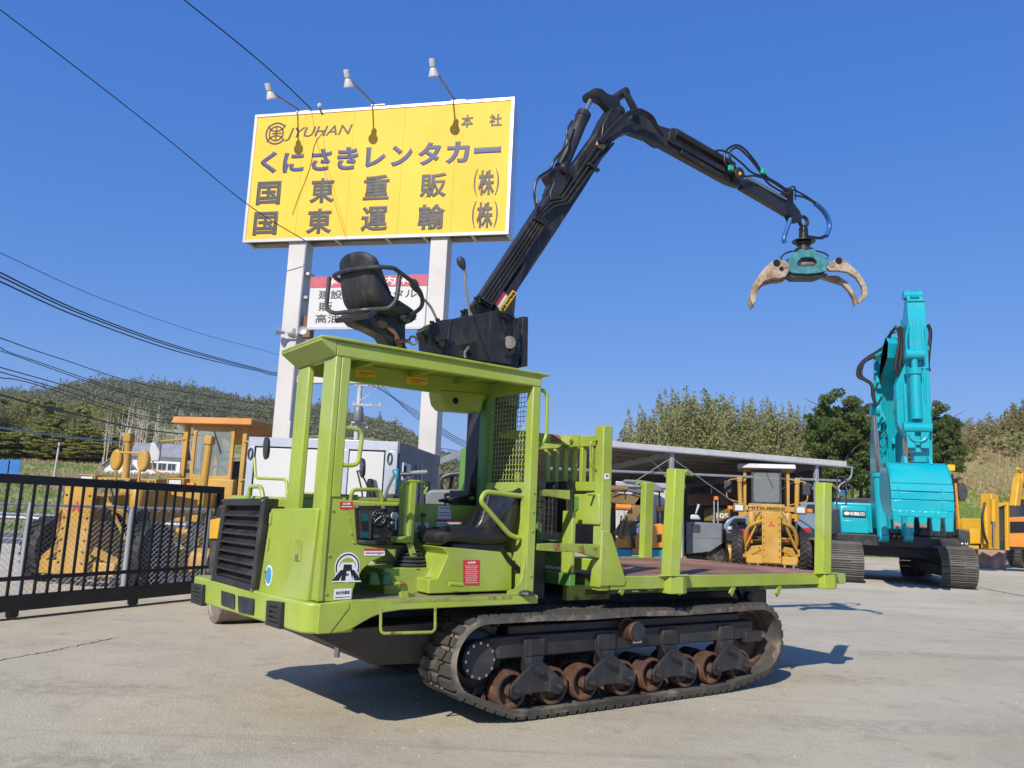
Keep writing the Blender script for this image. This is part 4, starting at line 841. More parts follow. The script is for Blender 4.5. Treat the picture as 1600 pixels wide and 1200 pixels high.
obj('grapple_bottom', MB().prism([GPt(x, y, -.08) for x, y in ((1222, 430), (1292, 430), (1272, 438), (1236, 438))], tuple(GN*.16)), 'black_greasy', gp, .004)
rot_p = V3(*GPt(1256, 394)); up_ = V3(0, 0, 1)
rt = obj('rotator', MB().lathe([(0, -.02), (.05, -.02), (.12, .0), (.12, .035), (.075, .05), (.075, .09), (.10, .10), (.10, .125), (.06, .14), (.06, .26), (0, .26)], tuple(rot_p), (0, 0, 1), 20), 'black_greasy', FW)
obj('shackle', MB().box(tuple(rot_p+V3(-.05, -.04, .22)), tuple(rot_p+V3(.05, .04, .34))), 'black_greasy', rt, .01)
obj('shackle_ring', MB().tube([tuple(rot_p+V3(.06*cos(a), 0.06*cos(a)*-.3, .42+.07*sin(a))) for a in np.linspace(0, 2*pi, 16, endpoint=False)], .024, 8, True), 'black_greasy', rt)
obj('hose_plate', MB().lathe([(.05, 0), (.15, 0), (.15, .012), (.05, .012)], tuple(rot_p+V3(0, 0, .14)), (0, 0, 1), 18), 'black_greasy', rt)
hose([GPt(1224, 410), GPt(1220, 404), GPt(1227, 396), GPt(1240, 392)], .011, parent=gp); hose([GPt(1290, 405), GPt(1294, 400), GPt(1284, 394), GPt(1266, 391)], .011, parent=gp)
def claw(pts, off, th, m='claw_steel'):
    P = [GPt(980+x/3.53, 160+y/3.53, off) for x, y in pts]
    return obj('claw', MB().prism(P, tuple(GN*th)), m, gp, .008)
L_ = [(862, 892), (815, 878), (780, 898), (745, 932), (712, 972), (688, 1012), (670, 1060), (668, 1095), (680, 1132), (697, 1115), (703, 1075), (720, 1030), (745, 1000), (790, 985), (830, 985), (862, 975), (885, 942), (880, 910)]
R_ = [(1085, 925), (1110, 895), (1150, 868), (1175, 880), (1215, 912), (1262, 955), (1292, 1000), (1308, 1040), (1308, 1078), (1285, 1105), (1258, 1122), (1256, 1105), (1282, 1072), (1276, 1030), (1245, 982), (1200, 952), (1150, 945), (1100, 945)]
R2 = [(1060, 962), (1110, 952), (1165, 952), (1215, 985), (1250, 1035), (1272, 1075), (1280, 1090), (1258, 1120), (1250, 1075), (1225, 1035), (1190, 1000), (1130, 982)]
claw(L_, -.13, .07); claw([(x+6, y+4) for x, y in L_], .06, .05); claw(R_, -.13, .06); claw(R2, .02, .08)
for (x, y, r, m) in ((812, 902, .045, 'dark_void'), (858, 916, .04, 'steel_worn'), (838, 934, .028, 'dark_void'), (1150, 890, .042, 'dark_void'), (1113, 909, .042, 'steel_worn')):
    obj('claw_pin', MB().cyl(GPt(980+x/3.53, 160+y/3.53, -.14), GPt(980+x/3.53, 160+y/3.53, -.08), r), m, gp)
# ---- crane operator's seat above the cab roof
SY = .86
cs_ = bucket('crane_seat', 'seat_vinyl_worn', FW, [(-2.49, 3.68), (-2.48, 3.62), (-2.455, 3.5), (-2.425, 3.36), (-2.39, 3.26), (-2.32, 3.21), (-2.2, 3.20), (-2.05, 3.21), (-1.92, 3.225), (-1.86, 3.21), (-1.83, 3.17)], SY-.235, SY+.235, .03, .06)
fl = MB().tube(rnd([(-2.36, SY-.34, 3.52), (-2.50, SY-.30, 3.50), (-2.56, SY, 3.50), (-2.50, SY+.30, 3.50), (-2.3, SY+.36, 3.50), (-2.05, SY+.34, 3.44), (-1.90, SY+.30, 3.38), (-2.02, SY+.28, 3.2)], .10, 4), .02, 9)
sf = obj('seat_guard', fl, 'plastic_dark', FW)
obj('seat_guard_leg', MB().tube(rnd([(-2.36, SY-.34, 3.52), (-2.10, SY-.34, 3.46), (-1.95, SY-.31, 3.40), (-1.88, SY-.28, 3.30), (-2.05, SY-.2, 3.12)], .08, 4), .02, 9), 'plastic_dark', sf)
obj('seat_guard_leg', MB().tube(rnd([(-2.28, SY-.34, 3.505), (-2.29, SY-.33, 3.25), (-2.32, SY-.28, 3.17), (-2.5, SY-.15, 3.13), (-2.52, SY+.2, 3.13), (-2.53, SY+.30, 3.18), (-2.52, SY+.30, 3.48)], .06, 4), .02, 9), 'plastic_dark', sf)
_pv = Matrix.Translation((-2.2, SY, 0)) @ Matrix.Rotation(radians(20), 4, 'Z') @ Matrix.Translation((0, 0, 3.2)) @ Matrix.Scale(.92, 4) @ Matrix.Translation((2.2, -SY, -3.2))
cs_.matrix_local = _pv; sf.matrix_local = _pv
st = slab('seat_arm', [(548, 496), (590, 486), (640, 492), (634, 510), (634, 540), (640, 548), (612, 545), (598, 524), (578, 514), (556, 505)], SY-.09, SY+.09, 'black_greasy', FW, .012, SY-.09)
slab('seat_bracket', [(625, 492), (644, 493), (640, 502), (630, 500)], SY-.13, SY-.09, 'steel_worn', st, .004)
slab('seat_spring', [(600, 505), (616, 512), (626, 530), (630, 542), (622, 542), (618, 524), (604, 512)], SY-.12, SY-.09, 'rust_steel', st, .006)
obj('arm_boss', MB().cyl(M.Y(597, 506, SY-.12), M.Y(597, 506, SY+.1), .04), 'black_greasy', st)
obj('lifting_ring', MB().tube([tuple(V3(*M.Y(645.5, 532, SY-.15))+V3(.035*cos(a), 0, .035*sin(a))) for a in np.linspace(0, 2*pi, 14, endpoint=False)], .010, 6, True), 'steel_worn', st)
obj('ring_bolt', MB().cyl(M.Y(622, 533, SY-.13), M.Y(641, 533, SY-.15), .016), 'rust_steel', st)
obj('guard_plate', MB().prism([M.Y(545, 492, SY-.22), M.Y(567, 483, SY-.22), M.Y(569, 489, SY-.22), M.Y(550, 499, SY-.22)], (0, .4, 0)), 'plastic_dark', sf)
# valve block and hoses by the mast foot
vb = obj('valve_block', MB().box((-1.22, .82, 1.63), (-1.02, 1.15, 1.76)), 'black_greasy', FW, .01)
for k in range(4): hose([(-1.18+.03*k, .84, 1.74), (-1.2+.02*k, .82, 1.85), (-1.12+.015*k, .84, 2.05+.1*k), (-1.08+.01*k, .84, 2.45), (-1.07, .86, 2.7)], .014, parent=vb)
for k in range(3): hose([(-1.22, .80, 1.66+.03*k), (-1.36, .78, 1.64+.02*k), (-1.4-.03*k, .9, 1.66), (-1.3, 1.0, 1.68)], .013, parent=vb)
obj('tap_handle', MB().tube(rnd([M.Y(740, 778, .80), M.Y(722, 781, .80), M.Y(702, 779, .80)], .02), .014), 'lime', vb)
# ================================================================== pylon sign
S = Frame(-2.912, 15.5, radians(-12.5))
SG = thing('pylon_sign', 'big yellow roadside sign with dark Japanese lettering on two white posts', 'sign', S)
X0, X1, Z0, Z1 = -2.925, 2.785, 6.90, 9.765; ST = .46
bw = .065
for k in range(5):
    a = X0+bw+(X1-X0-2*bw)*k/5; b = X0+bw+(X1-X0-2*bw)*(k+1)/5
    obj('sign_sheet', MB().box((a+.002, 0, Z0+bw), (b-.002, .02, Z1-bw)), 'sign_yellow', SG)
for a, b in (((X0, -.015, Z0), (X1, .03, Z0+bw)), ((X0, -.015, Z1-bw), (X1, .03, Z1)), ((X0, -.0135, Z0+bw), (X0+bw, .03, Z1-bw)), ((X1-bw, -.0135, Z0+bw), (X1, .03, Z1-bw))):
    obj('sign_border', MB().box(a, b), 'sign_frame', SG, .004)
for a, b in (((X0+.01, .03, Z0+.01), (X0+.03, ST, Z1-.01)), ((X1-.03, .03, Z0+.01), (X1-.01, ST, Z1-.01)), ((X0+.03, .03, Z1-.03), (X1-.03, ST, Z1-.012))):
    obj('sign_side', MB().box(a, b), 'alu', SG, .004)
obj('sign_back', MB().box((X0+.03, ST-.02, Z0+.03), (X1-.03, ST, Z1-.03)), 'alu', SG)
for x in (X0+.02, -1.93, -.9, .2, 1.0, 2.0, X1-.07): obj('sign_rib', MB().box((x, .03, Z0+.015), (x+.05, ST-.02, Z0+.05)), 'sign_frame', SG)
obj('sign_bottom', MB().box((X0+.03, ST-.06, Z0+.01), (X1-.03, ST-.02, Z0+.10)), 'post_white', SG)
obj('sign_core', MB().box((X0+.05, .1, Z0+.2), (X1-.05, .12, Z1-.05)), 'roof_under', SG)
for x, w in ((-1.70, .19), (1.36, .175)):
    obj('sign_post', MB().box((x-w, .06, -.05), (x+w, .40, Z0+.05)), 'post_white', SG, .008)
def sch(ch, x0, y0, x1, y1, m, bold=.03, parent=SG, sc=3.478, ox=370, oy=80, shear=0., yy=-.004, name='lettering'):
    xm, ym = (x0+x1)/2, (y0+y1)/2; f = lambda x, y: V3(*S.Y(ox+x/sc, oy+y/sc, yy))
    w = np.linalg.norm(f(x0, ym)-f(x1, ym)); h = np.linalg.norm(f(xm, y0)-f(xm, y1))
    return text(name, ch, 1., m, parent, tuple(f(xm, ym)), (1, 0, 0), (0, 0, 1), bold=bold, depth=.004, fit=(w, h), shear=shear)
for ch, b in zip('くにさきレンタカー', ((130, 545, 220, 665), (250, 550, 365, 660), (405, 530, 515, 650), (545, 520, 660, 645), (700, 520, 810, 630), (838, 510, 955, 625), (985, 493, 1110, 620), (1135, 490, 1265, 610), (1290, 520, 1435, 555))):
    sch(ch, *b, 'ink_blue', .045)
for ch, b in (('国', (108, 707, 238, 835)), ('東', (397, 690, 532, 825)), ('重', (688, 672, 828, 808)), ('販', (995, 662, 1140, 798)), ('株', (1312, 645, 1400, 782)),
              ('国', (90, 872, 220, 1000)), ('東', (378, 855, 517, 992)), ('運', (675, 843, 820, 980)), ('輸', (985, 830, 1130, 970)), ('株', (1303, 820, 1392, 960))):
    sch(ch, *b, 'ink_grey', .034)
for (x0, y0, x1, y1), s in (((1287, 640, 1308, 785), '('), ((1404, 638, 1425, 782), ')'), ((1278, 815, 1299, 962), '('), ((1397, 813, 1418, 958), ')')): sch(s, x0, y0, x1, y1, 'ink_grey', .0)
sch('JYUHAN', 265, 408, 625, 478, 'ink_grey', .008, shear=.28); sch('本', 1220, 345, 1285, 415, 'ink_grey', .03); sch('社', 1372, 340, 1440, 408, 'ink_grey', .03)
# round emblem: open ring, inner ring, vertical and horizontal strokes, two arcs
lc2 = V3(*S.Y(431.5, 208.5, -.006)); LR = .235
def strip(pts, w, m='ink_grey'):
    mb = MB()
    for a, b in zip(pts[:-1], pts[1:]):
        a, b = V3(*a), V3(*b); d = b-a; d /= np.linalg.norm(d); n_ = V3(-d[2], 0, d[0])*w/2; e = d*w*.25
        mb.hexa([a-n_-e, a+n_-e, b+n_+e, b-n_+e], [p+V3(0, .004, 0) for p in (a-n_-e, a+n_-e, b+n_+e, b-n_+e)])
    return mb
def arc(r, a0, a1, n=26, cx=0, cz=0): return [tuple(lc2+V3(cx+r*cos(a), 0, cz+r*sin(a))) for a in np.radians(np.linspace(a0, a1, n))]
em = obj('emblem_ring', strip(arc(LR, 42, 318), .035), 'ink_grey', SG)
for pts in (arc(LR*.68, 60, 300, 20), [tuple(lc2+V3(.0, 0, .15)), tuple(lc2+V3(.0, 0, -.15))], [tuple(lc2+V3(-.1, 0, .0)), tuple(lc2+V3(.12, 0, .0))], arc(.22, 205, 335, 12, 0, .27), arc(.22, 25, 155, 12, 0, -.27), arc(LR*.68, -60, 60, 12)):
    obj('emblem_stroke', strip(pts, .03), 'ink_grey', em)
# lamps on arms
for (tx, ty, bx, by, ax_, ay_) in ((674.8, 91.5, 678, 119, 709, 157), (541, 108.8, 545.4, 136, 584, 164), (417.4, 130.3, 424.6, 154.2, 467, 174)):
    T = V3(*S.Y(tx, ty, -1.02)); B = V3(*S.Y(bx, by, -.88)); A = V3(*S.Y(ax_, ay_, .05)); d = B-T; d /= np.linalg.norm(d); ln_ = np.linalg.norm(B-T)
    la = obj('sign_lamp', MB().lathe([(0, 0), (.055, 0), (.06, .02), (.06, ln_*.45), (.045, ln_*.5), (.06, ln_*.58), (.10, ln_*.92), (.105, ln_), (.09, ln_), (0, ln_*.9)], tuple(T), tuple(d), 18), 'white_dirty', SG)
    obj('lamp_arm', MB().tube(rnd([tuple(A+V3(.12, .1, .02)), tuple(A+V3(0, -.02, .03)), tuple(T+d*.14)], .06), .018, 7), 'steel_worn', la)
    obj('lamp_base', MB().box(tuple(A+V3(-.05, -.02, -.02)), tuple(A+V3(.25, .15, .0))), 'galv', la)
cb = V3(*S.Y(499.5, 166, -.05)); sc_ = obj('dome_sensor', MB().lathe([(0, .06), (.04, .05), (.055, .01), (.04, -.03), (0, -.05)], tuple(cb), (0, 0, 1), 14), 'white_dirty', SG)
obj('sensor_stem', MB().tube([tuple(cb-V3(0, 0, .04)), tuple(cb+V3(.03, 0, -.12)), tuple(cb+V3(.06, .05, -.16))], .015), 'plastic_dark', sc_)
# information board between the posts
bq = dict(x0=S.Y(485, 431, .0)[0], x1=S.Y(667.5, 429, .0)[0], z1=S.Y(576, 430, 0)[2], z0=S.Y(576, 510.5, .0)[2])
bx0, bx1, bz0, bz1 = bq['x0'], bq['x1'], bq['z0'], bq['z1']
ib = obj('info_board', MB().box((bx0, .03, bz0), (bx1, .058, bz1)), 'white_paint', SG, .004)
obj('board_header', MB().box((bx0, .024, bz1-(bz1-bz0)*.22), (bx1, .03, bz1)), 'pink_paint', ib)
obj('board_edge', MB().box((bx0, .0, bz0-.05), (bx1, .06, bz0)), 'galv', ib)
hz = bz1-bz0; wx = bx1-bx0
text('lettering', '＊営業案内＊', 1., 'label_white', ib, ((bx0+bx1)/2, .022, bz1-hz*.11), (1, 0, 0), (0, 0, 1), bold=.02, fit=(wx*.70, hz*.16))
for i, (s, w) in enumerate((('建設機械レンタル', .84), ('販　　　売', .62), ('高油圧ホース製作', .86))):
    text('lettering', s, 1., 'ink_grey', ib, ((bx0+bx1)/2-(0 if i != 1 else .25), .026, bz1-hz*(.36+.235*i)), (1, 0, 0), (0, 0, 1), bold=.012, fit=(wx*w, hz*.175))
zb = S.Y(560, 593, .1)[2]
obj('tie_beam', MB().box((-1.55, .12, zb-.07), (1.2, .30, zb+.07)), 'post_white', SG, .004)
# flood lamps on the left post
fl = V3(*S.Y(461, 520, -.05)); fo = obj('flood_bracket', MB().beam(tuple(fl+V3(-.25, -.05, 0)), tuple(fl+V3(.25, -.05, 0)), .03, .03), 'galv', SG)
for dx, ax in ((-.27, (-.8, -.5, .1)), (.22, (.25, -.9, .1)), (.0, (0, -.4, -1))):
    obj('flood_lamp', MB().lathe([(0, -.08), (.03, -.08), (.04, 0), (.085, .08), (.09, .095), (.08, .09), (0, .06)], tuple(fl+V3(dx, -.08, 0)), ax, 14), 'galv', fo)
obj('conduit', MB().tube([(-1.52, .05, 3.2), (-1.52, .05, 5.0), (-1.50, .05, 6.9)], .018, 6), 'galv', SG)
obj('junction_box', MB().box((-1.47, .15, 4.9), (-1.30, .33, 5.35)), 'rust_steel', SG, .01)
for z in (5.7, 6.2): obj('post_clamp', MB().box((-1.51, .1, z), (-1.40, .4, z+.06)), 'galv', SG)
# ================================================================== white box body standing in front of the sign
K = Frame(-1.53, 11.05, radians(-7))
KB = thing('box_body', 'white panelled truck box body standing behind the green machine', 'container', K)
kw, kd, kh = 2.16, 2.75, 2.475
obj('box_shell', MB().box((-kw+.03, .03, .10), (-.03, kd, kh-.03)), 'grey_paint_and_shade', KB)
for a, b, m in (((-kw, -.02, kh-.13), (0, .03, kh), 'alu'), ((-kw, -.02, .08), (0, .03, .22), 'alu'), ((-kw, -.022, .22), (-kw+.10, .03, kh-.13), 'alu'), ((-.17, -.022, .22), (0, .03, kh-.13), 'alu'), ((-1.46, -.02, .22), (-1.33, .03, kh-.13), 'alu'), ((-.80, -.02, .22), (-.69, .03, kh-.13), 'alu')):
    obj('box_frame', MB().box(a, b), m, KB, .006)
for x0, x1 in ((-kw+.12, -1.47), (-1.31, -.81), (-.68, -.19)):
    obj('box_panel', MB().box((x0, -.012, .24), (x1, .028, kh-.15)), 'white_paint', KB, .008)
    obj('panel_seal', MB().box((x0-.012, -.004, .23), (x1+.012, .024, kh-.14)), 'dark_void', KB)
for x in (-kw+.05, -.10): obj('lashing_ring', MB().tube([(x+.03*cos(a), -.035, kh-.24+.075*sin(a)) for a in np.linspace(0, 2*pi, 14, endpoint=False)], .010, 6, True), 'plastic_dark', KB)
obj('box_side', MB().box((-.01, .05, .2), (.012, kd-.05, kh-.16)), 'grey_paint_and_shade', KB); obj('side_rail', MB().box((-.012, .0, kh-.16), (.02, kd, kh-.003)), 'grey_paint_and_shade', KB, .005)  # white box's side away from the sun: shade is put into the grey
for y in (1.05, 1.30):
    rd = obj('lock_rod', MB().cyl((.04, y, .3), (.04, y, kh-.25), .018), 'galv', KB)
    for z in (.6, 1.75, 2.1): obj('rod_bracket', MB().box((.012, y-.05, z), (.06, y+.05, z+.06)), 'blue_light', rd)
obj('outlet_box', MB().box((.012, .12, 1.95), (.06, .30, 2.2)), 'label_white', KB, .005); obj('outlet_hole', MB().box((.058, .16, 1.99), (.064, .27, 2.16)), 'dark_void', KB)
obj('side_notice', MB().box((.012, .5, 2.0), (.018, .72, 2.2)), 'label_white', KB)
obj('side_placard', MB().box((.012, 1.75, 1.62), (.02, 2.1, 2.0)), 'ink_black', KB)
# ================================================================== black sliding gate
g0 = gnd(15, 968); g1 = gnd(300, 929, .08); ga = atan2(g1[1]-g0[1], g1[0]-g0[0])
GT = Frame(g0[0], g0[1], ga)
gate = thing('sliding_gate', 'black steel sliding gate of vertical bars across the yard entrance', 'gate', GT)
GL_ = hypot(g1[0]-g0[0], g1[1]-g0[1])
gl = GT.Y(345, 800, 0)[0]; gx0 = -2.2; zt0 = GT.Y(10, 737, 0)[2]; zt1 = GT.Y(330, 770, 0)[2]; zt = (zt0+zt1)/2
obj('gate_top_rail', MB().box((gx0, -.04, zt-.075), (gl, .04, zt+.04)), 'gate_black', gate, .008)
obj('gate_bottom_rail', MB().box((gx0, -.05, .10), (gl, .05, .29)), 'gate_black', gate, .008)
obj('gate_mid_rail', MB().box((gx0, -.03, .47), (gl, .03, .52)), 'gate_black', gate, .004)
obj('gate_end_post', MB().box((gl-.09, -.045, .29), (gl, .045, zt-.075)), 'gate_black', gate, .006)
bars = [GT.Y(x/2.857, 560+760/2.857, 0)[0] for x in (10, 65, 122, 185, 240, 295, 345, 400, 445, 490, 540, 585, 622, 660, 705, 745, 790, 835, 880, 920)]
step_ = (bars[-1]-bars[0])/(len(bars)-1)
bme = MB().box((-.014, -.014, .29), (.014, .014, zt-.075)).mesh('gate_bar'); bme.materials.append(MATS['gate_black'])
for k in range(-9, 26):
    x = bars[0]+k*step_
    if gx0 < x < gl-.1: obj('gate_bar', bme, None, gate, loc=(x, 0, 0))
for x in (.02, GL_*.62):
    w = obj('gate_wheel_fork', MB().box((x-.06, -.045, .03), (x+.06, .045, .12)), 'gate_black', gate, .006)
    obj('gate_wheel', MB().lathe([(0, -.03), (.06, -.03), (.06, .03), (0, .03)], (x, 0, .06), (0, 1, 0), 16), 'steel_worn', w)
obj('gate_brace', MB().beam((GL_*.62, .02, .29), (GL_*.62+.08, .02, .55), .05, .03), 'gate_black', gate)
struct('gate_track', MB().box((0, 0, 0), (1, 1, 1)), 'rust_steel')
gt = bpy.data.objects['gate_track']; gt.location = tuple(GT.W((-4, -.03, -.02))); gt.rotation_euler = (0, 0, ga); gt.scale = (10, .06, .032)
# chain-link fence behind the gate

f0 = gnd(28, 937); f1 = gnd(318, 921); fa = atan2(f1[1]-f0[1], f1[0]-f0[0]); FN = Frame(f0[0], f0[1], fa)
fence = thing('chain_link_fence', 'galvanised chain-link fence with round posts behind the black gate', 'fence', FN)
fxs = [0., FN.Y(197, 880, 0)[0], FN.Y(319, 870, 0)[0]]; fz = FN.Y(197, 793, 0)[2]
dx = fxs[2]-fxs[1]
for x in (fxs[0]-dx*1.2, fxs[0], fxs[1], fxs[2], fxs[2]+dx): obj('fence_post', MB().tube([(x, 0, -.1), (x, 0, fz+.02)], .045, 12), 'galv', fence)
obj('fence_rail', MB().tube([(fxs[0]-dx*1.2, 0, fz), (fxs[2]+dx, 0, fz)], .022, 8), 'galv', fence)
# wire netting woven from real strands
cm = MB(); L0, L1 = fxs[0]-dx*1.2, fxs[2]+dx; pitch = .085; hh = fz-.05
n_ = int((L1-L0+hh)/pitch)
for s in (1, -1):
    for k in range(n_+1):
        a = L0-hh+k*pitch if s > 0 else L0+k*pitch
        x0_, z0_, x1_, z1_ = (a, .03, a+hh, .03+hh) if s > 0 else (a, .03, a-hh, .03+hh)
        def clip(xa, za, xb, zb):
            for lim, sg in ((L0, 1), (L1, -1)):
                if (xa-lim)*sg < 0 and (xb-lim)*sg < 0: return None
                if (xa-lim)*sg < 0: f = (lim-xa)/(xb-xa); xa, za = lim, za+(zb-za)*f
                if (xb-lim)*sg < 0: f = (lim-xa)/(xb-xa); xb, zb = lim, za+(zb-za)*f
            return xa, za, xb, zb
        c = clip(x0_, z0_, x1_, z1_)
        if c and abs(c[2]-c[0]) > .02: cm.tube([(c[0], .04, c[1]), (c[2], .04, c[3])], .0026, 3)
o = obj('wire_netting', cm.mesh('wire_netting', 0), 'galv', fence); o['kind'] = 'stuff'
# ================================================================== compact roller and grey machine half hidden behind the hood
W0 = Frame(0, 0, 0)
def WY(x, y, d): return W0.Y(x, y, d)
RL = thing('compact_roller', 'small black and yellow road roller with steel drum behind the green hood', 'roller', loc=(0, 0, 0))
dc = gnd(350, 977); R = .36
dcx, dcy = dc[0]+.05, dc[1]+.35
obj('roller_drum', MB().lathe([(0, .02), (R*.85, .02), (R*.88, 0), (R, .0), (R, .9), (0, .9)], (dcx-.25, dcy-.2, R), (.82, .57, 0), 32), 'steel_worn', RL)
obj('roller_body', MB().prism([WY(333, 806, dcy), WY(420, 806, dcy), WY(420, 900, dcy), WY(325, 898, dcy), WY(327, 830, dcy)], (0.3, .8, 0)), 'plastic_dark', RL, .02)
obj('roller_stripe', MB().prism([WY(328, 812, dcy-.03), WY(352, 808, dcy-.03), WY(350, 842, dcy-.03), WY(326, 842, dcy-.03)], (.3, .6, 0)), 'yellow_paint', RL, .01)
obj('roller_hood', MB().prism([WY(338, 790, dcy), WY(352, 786, dcy), WY(352, 808, dcy), WY(334, 812, dcy)], (.3, .6, 0)), 'black_paint', RL, .03)
obj('roller_frame', MB().prism([WY(430, 830, 10.6), WY(720, 830, 10.6), WY(720, 930, 10.6), WY(430, 930, 10.6)], (.1, .7, 0)), 'yellow_paint', RL, .02)
obj('roller_platform', MB().prism([WY(540, 795, 10.4), WY(640, 800, 10.4), WY(640, 840, 10.4), WY(540, 840, 10.4)], (.1, .8, 0)), 'black_paint', RL, .02)
st = V3(*WY(590, 800, 10.3))
obj('roller_seat', MB().hexa([tuple(st+V3(-.2, 0, .04)), tuple(st+V3(.2, 0, .04)), tuple(st+V3(.2, .4, .04)), tuple(st+V3(-.2, .4, .04))], [tuple(st+V3(-.19, 0, .14)), tuple(st+V3(.19, 0, .14)), tuple(st+V3(.19, .4, .12)), tuple(st+V3(-.19, .4, .12))]), 'seat_vinyl', RL, .03)
obj('seat_back', MB().hexa([tuple(st+V3(-.17, .02, .12)), tuple(st+V3(-.02, .02, .12)), tuple(st+V3(-.02, .4, .12)), tuple(st+V3(-.17, .4, .12))], [tuple(st+V3(-.17, .02, .42)), tuple(st+V3(-.10, .02, .42)), tuple(st+V3(-.10, .4, .42)), tuple(st+V3(-.17, .4, .42))]), 'seat_vinyl', RL, .03)
mt = V3(*WY(563.5, 731, 10.3)); mo = obj('roller_mirror', MB().lathe([(0, 0), (.11, 0), (.13, .015), (.11, .05), (0, .06)], tuple(mt), (.93, .3, .05), 18), 'plastic_dark', RL)
for dx in (0, 9): obj('mirror_stalk', MB().tube(spline([WY(558+dx*.3, 735, 10.3), WY(562+dx, 752, 10.3), WY(566+dx*1.2, 772, 10.3), WY(566+dx*1.4, 800, 10.3)], 4), .012, 6), 'plastic_dark', mo)
obj('roller_handle', MB().tube(spline([WY(600, 790, 10.2), WY(604, 768, 10.2), WY(612, 750, 10.2), WY(616, 742, 10.2)], 5), .02, 8), 'plastic_grey', RL)
obj('blue_grip', MB().tube(spline([WY(618, 765, 10.2), WY(619, 748, 10.2), WY(614, 736, 10.2), WY(621, 733, 10.2), WY(620, 748, 10.2)], 4), .013, 8), 'cyan_paint', RL)
b = obj('steering_bar', MB().tube([WY(626, 741, 10.1), WY(641, 741, 10.1)], [.028, .03], 10), 'plastic_dark', RL); obj('steering_bar', MB().tube([WY(641, 739, 10.1), WY(651, 738.5, 10.1), WY(668, 738, 10.1)], [.022, .032, .034], 10), 'plastic_grey', RL)
obj('steering_stem', MB().tube([WY(646, 740, 10.1), WY(646, 790, 10.1)], .018, 8), 'plastic_dark', RL)
obj('instrument_hump', MB().prism([WY(600, 770, 10.35), WY(617, 772, 10.35), WY(618, 800, 10.35), WY(598, 800, 10.35)], (.05, .3, 0)), 'plastic_dark', RL, .02)
GM = thing('grey_generator', 'grey engine hood with black guard hoop beside the crane mast', 'generator', loc=(0, 0, 0))
obj('hood_shell', MB().prism([WY(664, 772, 9.9), WY(672, 765, 9.9), WY(740, 764, 9.9), WY(790, 764, 9.9), WY(790, 930, 9.9), WY(664, 930, 9.9)], (.1, .9, 0)), 'plastic_grey', GM, .03, 3)
obj('hood_slot', MB().tube(rnd([WY(695, 800, 9.88), WY(695, 771, 9.88), WY(740, 770, 9.88), WY(780, 770, 9.88)], .02), .012, 6), 'ink_black', GM)
gh = obj('guard_hoop', MB().tube(rnd([WY(687, 764, 9.95), WY(689, 747, 9.95), WY(702, 741, 9.95), WY(730, 739, 9.95), WY(760, 739, 9.95)], .08), .028, 10), 'plastic_dark', GM); obj('hoop_pad', MB().prism([WY(688, 748, 9.93), WY(702, 738, 9.93), WY(745, 736, 9.93), WY(745, 741, 9.93), WY(702, 744, 9.93)], (.05, .3, 0)), 'plastic_grey', gh, .02)
obj('guard_hoop', MB().tube([WY(703, 764, 10.1), WY(707, 744, 10.1)], .025, 8), 'plastic_dark', GM)
# ================================================================== motor graders (nose towards -y in their own frame)
def wheel(name, parent, c, r, w, m_t='tyre_rubber', m_r='grader_yellow', lugs=22, ax=(1, 0, 0)):
    """tyre with tread bars, rim as a sub-part; axis along x"""
    tp = [(r*.52, -w*.42), (r*.60, -w*.5), (r*.80, -w*.5), (r*.95, -w*.42), (r*.955, w*.42), (r*.80, w*.5), (r*.60, w*.5), (r*.52, w*.42)]
    wme = bpy.data.meshes.get(f'tyre_{r:.2f}_{w:.2f}')
    if wme is None:
        mb = MB().lathe(tp, (0, 0, 0), (1, 0, 0), 32)
        wme = mb.mesh(f'tyre_{r:.2f}_{w:.2f}'); wme.materials.append(MATS[m_t])
    t = obj(name, wme, None, parent, loc=c)
    lme = bpy.data.meshes.get(f'bar_{r:.2f}_{w:.2f}')
    if lme is None:
        lb = MB()
        lb.hexa([(-w*.5, -.04*r, -.03), (0, .10*r, -.03), (0, .20*r, -.03), (-w*.5, .06*r, -.03)], [(-w*.47, -.03*r, .045*r), (0, .11*r, .05*r), (0, .19*r, .05*r), (-w*.47, .05*r, .045*r)])
        lme = lb.mesh(f'bar_{r:.2f}_{w:.2f}', 0); lme.materials.append(MATS[m_t])
    for k in range(lugs):
        for s in (0, 1):
            a = 2*pi*(k+.5*s)/lugs
            o = obj('tread_bar', lme, None, t, loc=(0, -sin(a)*r*.95, cos(a)*r*.95), rot=(a, 0, 0))
            if s: o.scale = (-1, 1, 1)
    rm = obj('rim', MB().lathe([(0, -w*.22), (.10, -w*.22), (.12, -w*.12), (r*.40, -w*.10), (r*.46, -w*.36), (r*.54, -w*.42), (r*.54, w*.42), (r*.46, w*.36), (r*.40, w*.10), (.12, w*.12), (.1, w*.22), (0, w*.22)], (0, 0, 0), (1, 0, 0), 24), m_r, t)
    return t
